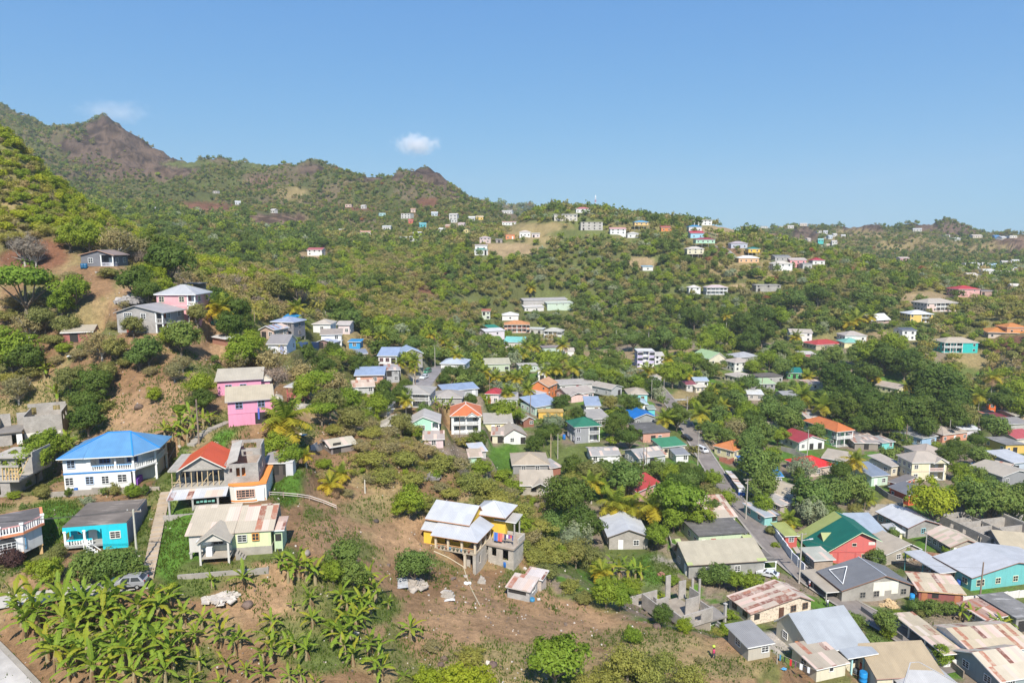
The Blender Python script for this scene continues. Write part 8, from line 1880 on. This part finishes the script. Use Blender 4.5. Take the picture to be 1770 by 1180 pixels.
def banana_meshes(seed,nl=9,dry=3):
 rng=np.random.default_rng(seed);Q,T=[],[]
 for i in range(nl+dry):
  old=i>=nl;az=i*2.4+rng.uniform(-.4,.4)
  el=(rng.uniform(-1.2,-.8)if old else 1.3-1.25*i/nl+rng.uniform(-.15,.15));L=rng.uniform(.5,.75)if old else rng.uniform(.75,1.1)
  ns=8;p=np.array([0,0,-.08 if old else.0]);d=np.array([math.cos(az)*math.cos(el),math.sin(az)*math.cos(el),math.sin(el)]);side=np.array([-math.sin(az),math.cos(az),0])
  tw=side*math.cos(rng.uniform(-.5,.5));tn=rng.random()*.55;yl=0 if rng.random()<.7 else rng.uniform(.2,.6)
  for s_ in range(ns):
   p2=p+d*L/ns;t0,t1=s_/ns,(s_+1)/ns
   w=lambda t:(.0 if t<.12 else.125*math.sin(math.pi*min(1,(t-.1)/.92))**.55)*(.45 if old else 1)
   for sg in(1,-1):
    dr=np.array([0,0,-.35 if not old else-.9]);g=rng.uniform(0,.2)*(p2-p)if s_%2 else 0
    a,b=(tw*sg+dr*abs(1))*w(t0),(tw*sg+dr)*w(t1)
    rg=rng.uniform(.55,1.08);Q.append([p,p2,p2+b*rg-g,p+a*rg+g*.5]);T.append([tn+rng.random()*.2,yl,1.0 if old else 0.0])
   r_=side*.012;Q.append([p-r_,p+r_,p2+r_*.6,p2-r_*.6]);T.append([.9,.35,1.0 if old else 0])
   p=p2;d=_unit(d-np.array([0,0,.12+.16*s_/ns]))
 return quads_mesh('leaves',np.array(Q),np.array(T),[mat('frond',(0.185,0.265,0.03))])
BAN=[banana_meshes(300+k,7+k%3,2+k%3)for k in range(7)]
q=MB();q.tube([(0,0,-.4),(.02,0,.5),(0,.01,1.05)],[.12,.095,.05],7);STEM=q.mesh('stem',[mat('bark',(0.3,0.24,0.13))])
NB=[0]
def banana(px,py,hpx,label,group=None,hy=None):
 """py = foot of the plant, hpx = full height in pixels"""
 b=march(px,py,0,ymin=hy or 45);k=hpx*math.hypot(b.x,b.y,b.z-CAMZ)/F*1.12
 r=tag(empty('banana_plant',b,float(RNG.uniform(0,6.28))),label,'banana plant',group);r.scale=(k,)*3
 s_=bpy.data.objects.new('stem',STEM);COL.objects.link(s_);s_.parent=r;s_.scale=(.55,.55,.42)
 l=bpy.data.objects.new('leaves',BAN[NB[0]%7]);COL.objects.link(l);l.parent=r;l.location=(0,0,.44);l.scale=(.6,)*3
 l.rotation_euler=(float(RNG.uniform(-.12,.12)),float(RNG.uniform(-.12,.12)),float(RNG.uniform(0,6.28)))
 NB[0]+=1;OCC.append((b.x,b.y,.6));return r
G1="bananas in the plantation below the silver car"
for k in range(56):
 for _ in range(30):
  px,py=RNG.uniform(15,295),RNG.uniform(1045,1195)
  lim=1050 if px>60 else 1062
  if py<lim or px<(py-1062)*.95:continue
  if all((px-x)**2+((py-y)*1.3)**2>15**2 for x,y in[p for p in getattr(banana,'pts',[])]):break
 banana.pts=getattr(banana,'pts',[])+[(px,py)]
 banana(px,py,RNG.uniform(28,58),"banana plant in the dense plantation below the lane with the silver car",G1)
for px,py,h in((28,1062,52),(60,1064,56),(112,1068,58),(150,1072,56),(182,1066,52),(262,1062,50),(290,1060,44),(240,1075,54)):
 banana(px,py,h,"banana plant in the dense plantation below the lane with the silver car",G1)
S1=[(366,1015,24,'small banana plant left of the brown boulder'),(421,1018,40,'ragged banana plant with a dry skirt under the retaining wall'),(457,1012,14,'tiny banana sucker beside the ragged banana plant'),(485,985,34,None),(515,1000,52,None),(530,1005,50,None),(545,1010,44,None),(498,1005,38,None),(537,1050,34,None),(506,1055,20,'short banana plant above the pair in the middle of the slope'),(590,1050,44,None),(600,1062,40,None),(350,1085,34,None),(375,1095,36,None),(382,1118,42,None),(338,1112,34,None),(405,1130,40,None),(415,1120,34,None),(470,1090,34,None),(462,1120,40,None),(470,1145,48,None),(455,1150,40,None),(510,1135,44,None),(530,1140,40,None),(498,1130,34,None),(540,1085,34,None),(345,1160,34,None),(390,1165,34,None),(425,1170,26,'leaning stump-like banana plant with one leaf'),(455,1180,36,None),(500,1185,34,None),(520,1180,30,None),(330,1190,30,None),(380,1195,30,None),(545,1195,28,None),(575,1110,44,None),(590,1120,48,None),(605,1105,46,None),(615,1090,44,None),(625,1080,42,None),(640,1060,40,None),(650,1040,44,None),(610,1150,40,None),(640,1130,44,None),(655,1140,44,None),(648,1165,44,None),(660,1175,40,None),(625,1060,40,None),(600,1085,38,None),(630,1025,36,None),(640,1010,36,None),(698,1183,28,None),(672,1052,22,'lone young banana plant at the end of the grassy track'),(710,1107,42,'solitary banana plant with a drooping dry skirt'),(596,1135,40,None),(300,1100,44,None),(318,1080,40,None),(310,1130,44,None),(300,1160,44,None)]
for px,py,h,lab in S1:
 banana(px,py,h,lab or("banana plant scattered on the grassy slope below the yellow house" if px>560 else "banana plant scattered on the slope below the retaining wall"),None if lab else("bananas on the grassy slope" if px>560 else "bananas below the retaining wall"))
for px,py,h in((298,765,36),(310,760,38),(325,768,34),(285,758,30),(315,745,36),(335,750,32),(330,735,34),(352,740,30),(362,735,26)):
 banana(px,py,h,"banana plant in the clump between the blue roof and the brown pole","bananas by the brown pole")
for px,py,h in((68,650,34),(78,655,28),(100,700,34),(118,775,30),(122,780,28)):
 banana(px,py,h,"banana plant beside the roofless block houses on the left","bananas by the roofless houses")
for px,py,h in((1070,1000,38),(1085,1005,40),(1098,1000,34),(1108,1002,28),(1060,985,30)):
 banana(px,py,h,"banana plant in the clump on the lawn before the white-roofed block house","bananas on the lawn",hy=90)
for px,py,h,hy in((1660,1072,26,100),(1680,1076,26,100),(1672,1068,22,100),(1730,1092,26,95),(1745,1090,22,95),(1715,1088,22,95)):
 banana(px,py,h,"banana plant in the gardens behind the wide white house","bananas in the gardens",hy=hy)
for px,py,h in((752,702,18),(765,706,18),(778,704,18),(758,712,16),(772,712,16)):
 banana(px,py,h,"banana plant in the garden behind the orange villa","bananas behind the orange villa",hy=150)
KEEP=[]
for s_ in HOUSES:
 z=s_.o.z
 pts=[s_.world(x,y,h_)for x in((0,s_.w)if s_.root.name[:3]!='xx' else(0,))for y in(0,s_.depth)for h_ in(0.4,s_.h+1.2)]
 if s_.__dict__.get('box'):pts=[s_.world(x,y,h_)for x in(s_.box[0]+.8,s_.box[1]-.8)for y in(0,s_.depth)for h_ in(0.6,s_.h+1.0)]
 pr=[project(*p)for p in pts]
 KEEP.append((min(p[0]for p in pr),max(p[0]for p in pr),min(p[1]for p in pr),max(p[1]for p in pr),s_.o.y))
KEEP=np.array(KEEP)
padgrid={}
for ox,oy,c,s,x0,x1,y0,y1,z,f in PADS:
 padgrid.setdefault((int(ox//40),int(oy//40)),[]).append((ox,oy,c,s,x0,x1,y0,y1))
def in_pad(x,y,mgn):
 i,j=int(x//40),int(y//40)
 for a in(-1,0,1):
  for b in(-1,0,1):
   for ox,oy,c,s,x0,x1,y0,y1 in padgrid.get((i+a,j+b),()):
    dx,dy=x-ox,y-oy;lx,ly=dx*c+dy*s,-dx*s+dy*c
    if x0-mgn<lx<x1+mgn and y0-mgn<ly<y1+mgn:return True
 return False
RUNMAX=np.maximum.accumulate((GZ-CAMZ)/GYY,axis=0)
def slope_before(u,y):
 j=max(0,int(_iv(math.log(y)))-2);i=int(min(max((u-U0)/(U1-U0)*(NU-1),0),NU-1))
 return RUNMAX[j,i]
occ={}
def occ_add(x,y,r):occ.setdefault((int(x//12),int(y//12)),[]).append((x,y,r))
def occ_hit(x,y,r):
 i,j=int(x//12),int(y//12)
 for a in(-1,0,1):
  for b in(-1,0,1):
   for X,Y,R2 in occ.get((i+a,j+b),()):
    if(x-X)**2+(y-Y)**2<(r+R2)**2:return True
 return False
for x,y,r in OCC:occ_add(x,y,r)
rs=np.random.default_rng(5)
CAND=[]
def species(px,py,Y,n):
 """what grows where: proportions read off the photograph"""
 r=rs.random()
 if Y<176 and 560<px<1000 and py>730:tab=(('scrub',.4),('dry',.4),('olive',.1),('bright',.1))
 elif Y>700:tab=(('mango',.26),('olive',.34),('broad',.16),('bright',.1),('dry',.135),('rust',.005))
 elif px<560 and py<560 and Y<330:tab=(('bright',.3),('lime',.25),('scrub',.22),('dry',.16),('olive',.05),('mango',.02))if n<.52 else(('dry',.42),('scrub',.36),('grey',.1),('olive',.12))
 elif 560<px<900 and py<560:tab=(('dry',.3),('scrub',.3),('olive',.25),('bright',.1),('mango',.05))if n<.5 else(('mango',.2),('bright',.25),('olive',.3),('broad',.15),('scrub',.1))
 elif px>880 and py<520:tab=(('olive',.28),('broad',.18),('mango',.12),('bright',.16),('dry',.14),('scrub',.05),('silver',.06),('rust',.01))
 elif px>1600 and 520<py<680:tab=(('bright',.25),('scrub',.25),('olive',.2),('dry',.15),('broad',.15))
 else:tab=(('mango',.28),('broad',.26),('bright',.2),('olive',.16),('dry',.06),('silver',.04))
 for k,w in tab:
  r-=w
  if r<0:return k
 return tab[0][0]
def scatter(n,y0,y1,rad,sp,zone=None,u0=-.86,u1=.86):
 u=rs.uniform(u0,u1,n);Y=np.sqrt(rs.uniform(y0*y0,y1*y1,n));X=u*Y
 PX,PY,D=np.empty(n),np.empty(n),np.empty(n)
 Z=_bil(GZ,UU,np.arange(NV),u,_iv(np.log(Y)))
 PX,PY,D=project(X,Y,Z)
 W=sum(w for k,w in patch_weights(PX,PY,Y,X,Y,True))
 nz=fbm(X/45,Y/45,77,3)
 cl=fbm(X/22,Y/22,91,3)
 for i in range(n):
  x,y,z,px,py=X[i],Y[i],Z[i],PX[i],PY[i]
  if py<120 or py>1230 or px<-60 or px>1830:continue
  if zone and not zone(px,py,y,z,cl[i]):continue
  if rs.random()<W[i]*1.2:continue
  r=rad(y,nz[i])*rs.uniform(.65,1.3)
  if(z+1.9*r-CAMZ)/y<slope_before(u[i],y):continue
  if occ_hit(x,y,r*sp):continue
  if in_pad(x,y,min(r*.75,2.6))or road_dist_fast(x,y)<r*.6:continue
  tpx,tpy,td=project(x,y,z+r*1.1);rp=r*F/td
  k=KEEP[(KEEP[:,0]<tpx+rp*.8)&(KEEP[:,1]>tpx-rp*.8)&(KEEP[:,2]<tpy+rp)&(KEEP[:,3]-(KEEP[:,3]-KEEP[:,2])*.3>tpy-rp*.9)&(KEEP[:,4]>y)]
  if len(k)and rs.random()<(.96 if y<430 else.9):continue
  occ_add(x,y,r*sp);CAND.append((x,y,z,r,species(px,py,y,nz[i]),tpx,tpy,rp))
RD=[(np.array([[p.x,p.y]for p in pts]),hw)for pts,hw in ROADS]
def road_dist_fast(x,y):
 m=99.0
 for P,hw in RD:
  m=min(m,float(np.sqrt(((P-(x,y))**2).sum(1).min()))-hw)
 return m
def z_left(px,py,y,z,c):
 if y<150:return False
 if px<560 and py<560 and 188<y<330:return True
 if px<560 and y<330 and py<560:
  lim=430+.08*px if px<250 else 450+(px-250)*.33
  return py<lim or(c>.52 and py<lim+90)
 return False
def z_mid(px,py,y,z,c):
 if y<165 or(px<620 and y<205):return c>.56 and y>140 and 380<px<650 and py<760
 if z<CAMZ-55 and px>640 and py>590:return c>.44
 if px<560 and y<330:return False
 return True
scatter(24000,140,340,lambda y,n:1.9+(n-.4)*2,.5,z_left,-.86,-.2)
scatter(20000,165,430,lambda y,n:2.8+(n-.4)*2.6,.58,z_mid)
scatter(34000,430,720,lambda y,n:3.0+(n-.4)*3,.58,lambda px,py,y,z,c:True)
scatter(60000,720,1320,lambda y,n:2.1+(n-.4)*2.6,.56,lambda px,py,y,z,c:c>.33)
scatter(1500,1500,2300,lambda y,n:8.0,.7,lambda px,py,y,z,c:True,-.1,.2)
def z_scrub(px,py,y,z,c):
 if y>200 or z<CAMZ-58:return False
 if px<650 and py>930 or 520<px<770 and 845<py<1000:return False
 return c>.6 and not(600<px<1250 and py>930)
scatter(2600,85,200,lambda y,n:1.1,.8,z_scrub)
scatter(9000,110,175,lambda y,n:.95,.62,lambda px,py,y,z,c:((px-770)/190)**2+((py-825)/95)**2<1 and py<930 and not(px<730 and py>835)or((px-920)/75)**2+((py-925)/70)**2<1)
CAND.sort(key=lambda c:-c[7])
rest={}
for x,y,z,r,k,px,py,rp in CAND:
 small=r<1.7
 key='bush' if small else 'tree'
 if BUDGET[key]<296 and-rp<px<1770+rp and py<1180+rp and y<420:
  place_tree(k,px,py,rp,bush=small,base=Vector((x,y,z)),Rm=r,lod=0 if rp>14 else 1)
 else:
  lod=1 if y<200 else(2 if y<560 else 3)
  if y>1000 and rp<4:lod=3
  Q,T=crown_proto(k,int(rs.integers(0,3)),lod)
  a=rs.uniform(0,6.28);ca,sa=math.cos(a),math.sin(a)
  M=np.array([[ca,-sa,0],[sa,ca,0],[0,0,1]])@np.diag([rs.uniform(.75,1.35),rs.uniform(.75,1.35),rs.uniform(.7,1.3)])*r
  P=Q@M.T+np.array([x,y,z+(.1 if small else.3)*r])
  rest.setdefault(k,[]).append((P,np.c_[T,np.full(len(T),rs.random()),np.zeros(len(T))]))
ks=list(rest)
Qa=np.concatenate([p for k in ks for p,t in rest[k]]);Ta=np.concatenate([t for k in ks for p,t in rest[k]])
mi=np.concatenate([np.full(len(p),ks.index(k))for k in ks for p,t in rest[k]])
o=bpy.data.objects.new('woodland',quads_mesh('woodland',Qa,Ta,[mat('leaf',LEAFC[k])for k in ks],mi));COL.objects.link(o)
tag(o,"dense mixed green woodland covering the far slopes and valley sides",None,None,'stuff')
print('VEG',len(CAND),BUDGET,len(Qa),len(TREES))
def tufts():
 n=90000;u=rs.uniform(-.86,.75,n);Y=np.sqrt(rs.uniform(62**2,150**2,n));X=u*Y
 Z=_bil(GZ,UU,np.arange(NV),u,_iv(np.log(Y)));PX,PY,D=project(X,Y,Z)
 pw=patch_weights(PX,PY,Y,X,Y);W=np.zeros(n)
 for k,w in pw:
  if k in('lawn','grass','greeng'):W=np.maximum(W,w)
  elif k=='dryg':W=np.maximum(W,w*.5)
  elif k in('conc','soilL','soil','dirt'):W=W*(1-w)
 g=fbm(X/6,Y/6,50,4);W=np.maximum(W,.04+np.clip((g-.5)/.1,0,1)*.6*(Z>CAMZ-58))
 ok=(rs.random(n)<W)&(PX>-40)&(PX<1810)&(PY<1215)
 idx=np.nonzero(ok)[0];idx=np.array([i for i in idx if not in_pad(X[i],Y[i],-.4)and road_dist_fast(X[i],Y[i])>.1])
 P=np.stack([X[idx],Y[idx],Z[idx]],1);P=np.repeat(P,4,0)+np.c_[rs.normal(size=(len(idx)*4,2))*.22,np.zeros(len(idx)*4)]
 m=len(P);a=rs.uniform(0,6.28,m);d=np.c_[np.cos(a),np.sin(a),np.zeros(m)]*rs.uniform(.05,.12,m)[:,None];h=rs.uniform(.12,.38,m)[:,None]*np.array([0,0,1.0])+rs.normal(size=(m,3))*.06
 Q=np.stack([P-d-[0,0,.05],P+d-[0,0,.05],P+d*.3+h,P-d*.3+h],1)
 me=quads_mesh('grass',Q,np.c_[rs.random(m)*.6,rs.random(m),np.zeros(m)],[mat('leaf',(0.085,0.135,0.022))])
 o=bpy.data.objects.new('grass',me);COL.objects.link(o);tag(o,"short grass and weeds on the lawns and the bare spur",None,None,'stuff')
tufts()
def stones():
 n=9000;u=rs.uniform(-.86,.3,n);Y=np.sqrt(rs.uniform(62**2,190**2,n));X=u*Y
 Z=_bil(GZ,UU,np.arange(NV),u,_iv(np.log(Y)));c=fbm(X/5,Y/5,140,3)
 idx=[i for i in np.nonzero((Z>CAMZ-62)&(c>.47))[0]if not in_pad(X[i],Y[i],0)and road_dist_fast(X[i],Y[i])>.2]
 q=MB()
 for i in idx:
  s_=float(rs.choice([.07,.1,.14,.3],p=[.45,.35,.17,.03]));a=Vector(rs.normal(size=3)).normalized();e=a.cross(Vector((0,0,1))).normalized();g=a.cross(e)
  q.obox((X[i],Y[i],Z[i]+s_*.2),a*s_,e*s_*.8,g*s_*.6,int(rs.random()<.3))
 o=q.build('stones',[mat('rock',(0.2,0.15,0.12)),mat('rock',(0.6,0.54,0.48))]);tag(o,"loose stones and litter strewn over the bare slope",None,None,'stuff')
stones()
def short(s_):
 t=s_.label
 for cut in(' with ',' beside ',' behind ',' in front of ',' below ',' above ',' on ',' at ',' near ',' under ',' next to ',' of ',' cut off ',' among ',' by ',' tucked ',' half hidden ',' standing ',' rising ',' joined ',' along ',' uphill ',' peeping ',' raised ',' hidden ',', ',' into ',' alone ',' wrapped ',' from ',' to the ',' around '):
  i=t.find(cut)
  if i>12 and len(t[:i].split())>2:t=t[:i]
 return ' '.join(t.split()[:7])
ctr={}
for s_ in HOUSES:ctr.setdefault(short(s_),[]).append(s_)
HC_=[(project(*s_.world(s_.w/2 if s_.__dict__.get('box')is None or s_.box[0]>-5 else 0,s_.depth/2,s_.h/2)),short(s_),s_)for s_ in HOUSES if len(ctr[short(s_)])==1]
used={}
for t in sorted(TREES,key=lambda t:-t[5]):
 r,word,look,px,py,rp,Y,lab,kind=t
 if lab:continue
 near=sorted(HC_,key=lambda h:math.hypot(h[0][0]-px,(h[0][1]-py)*1.3)+abs(h[2].o.y-Y)*.25)[:3]
 d=math.hypot(near[0][0][0]-px,near[0][0][1]-py)
 size='large ' if rp>30 else('small ' if rp<14 else '')
 def rel(h):
  if h[2].o.y<Y-6:return 'behind'
  if h[2].o.y>Y+6:return 'in front of'
  return 'beside'
 c1=f"{size}{look} {word} {rel(near[0])} the {near[0][1]}"
 opts=[c1,f"{size}{look} {word} between the {' '.join(near[0][1].split()[:5])} and the {' '.join(near[1][1].split()[:5])}",f"{size}{look} {word} {rel(near[1])} the {near[1][1]}",f"{size}{look} {word} {rel(near[2])} the {near[2][1]}"]
 opts=[' '.join(q.split()[:16])for q in opts]
 pick=next((q for q in opts if q not in used),None)if d<75 else None
 if pick is None:
  zone='left wooded hillside' if px<560 and py<560 else('scrubby spur around the yellow house' if px<1130 and py>735 and Y<150 else('wooded middle hill' if py<560 else('valley village' if Y>150 else 'lower village gardens')))
  pick=f"{look} {word} among many alike on the {zone}";r['group']=f"{look} {word}s on the {zone}"
 used[pick]=1;r['label']=pick
build_ground()
lights()
haze(0.00012)
cloud("small white puff of cloud above the second peak",720,250,100,50,.035,1.3)
cloud("faint pinkish wisp of cloud above the sharp left peak",196,194,150,46,.005,4.1)
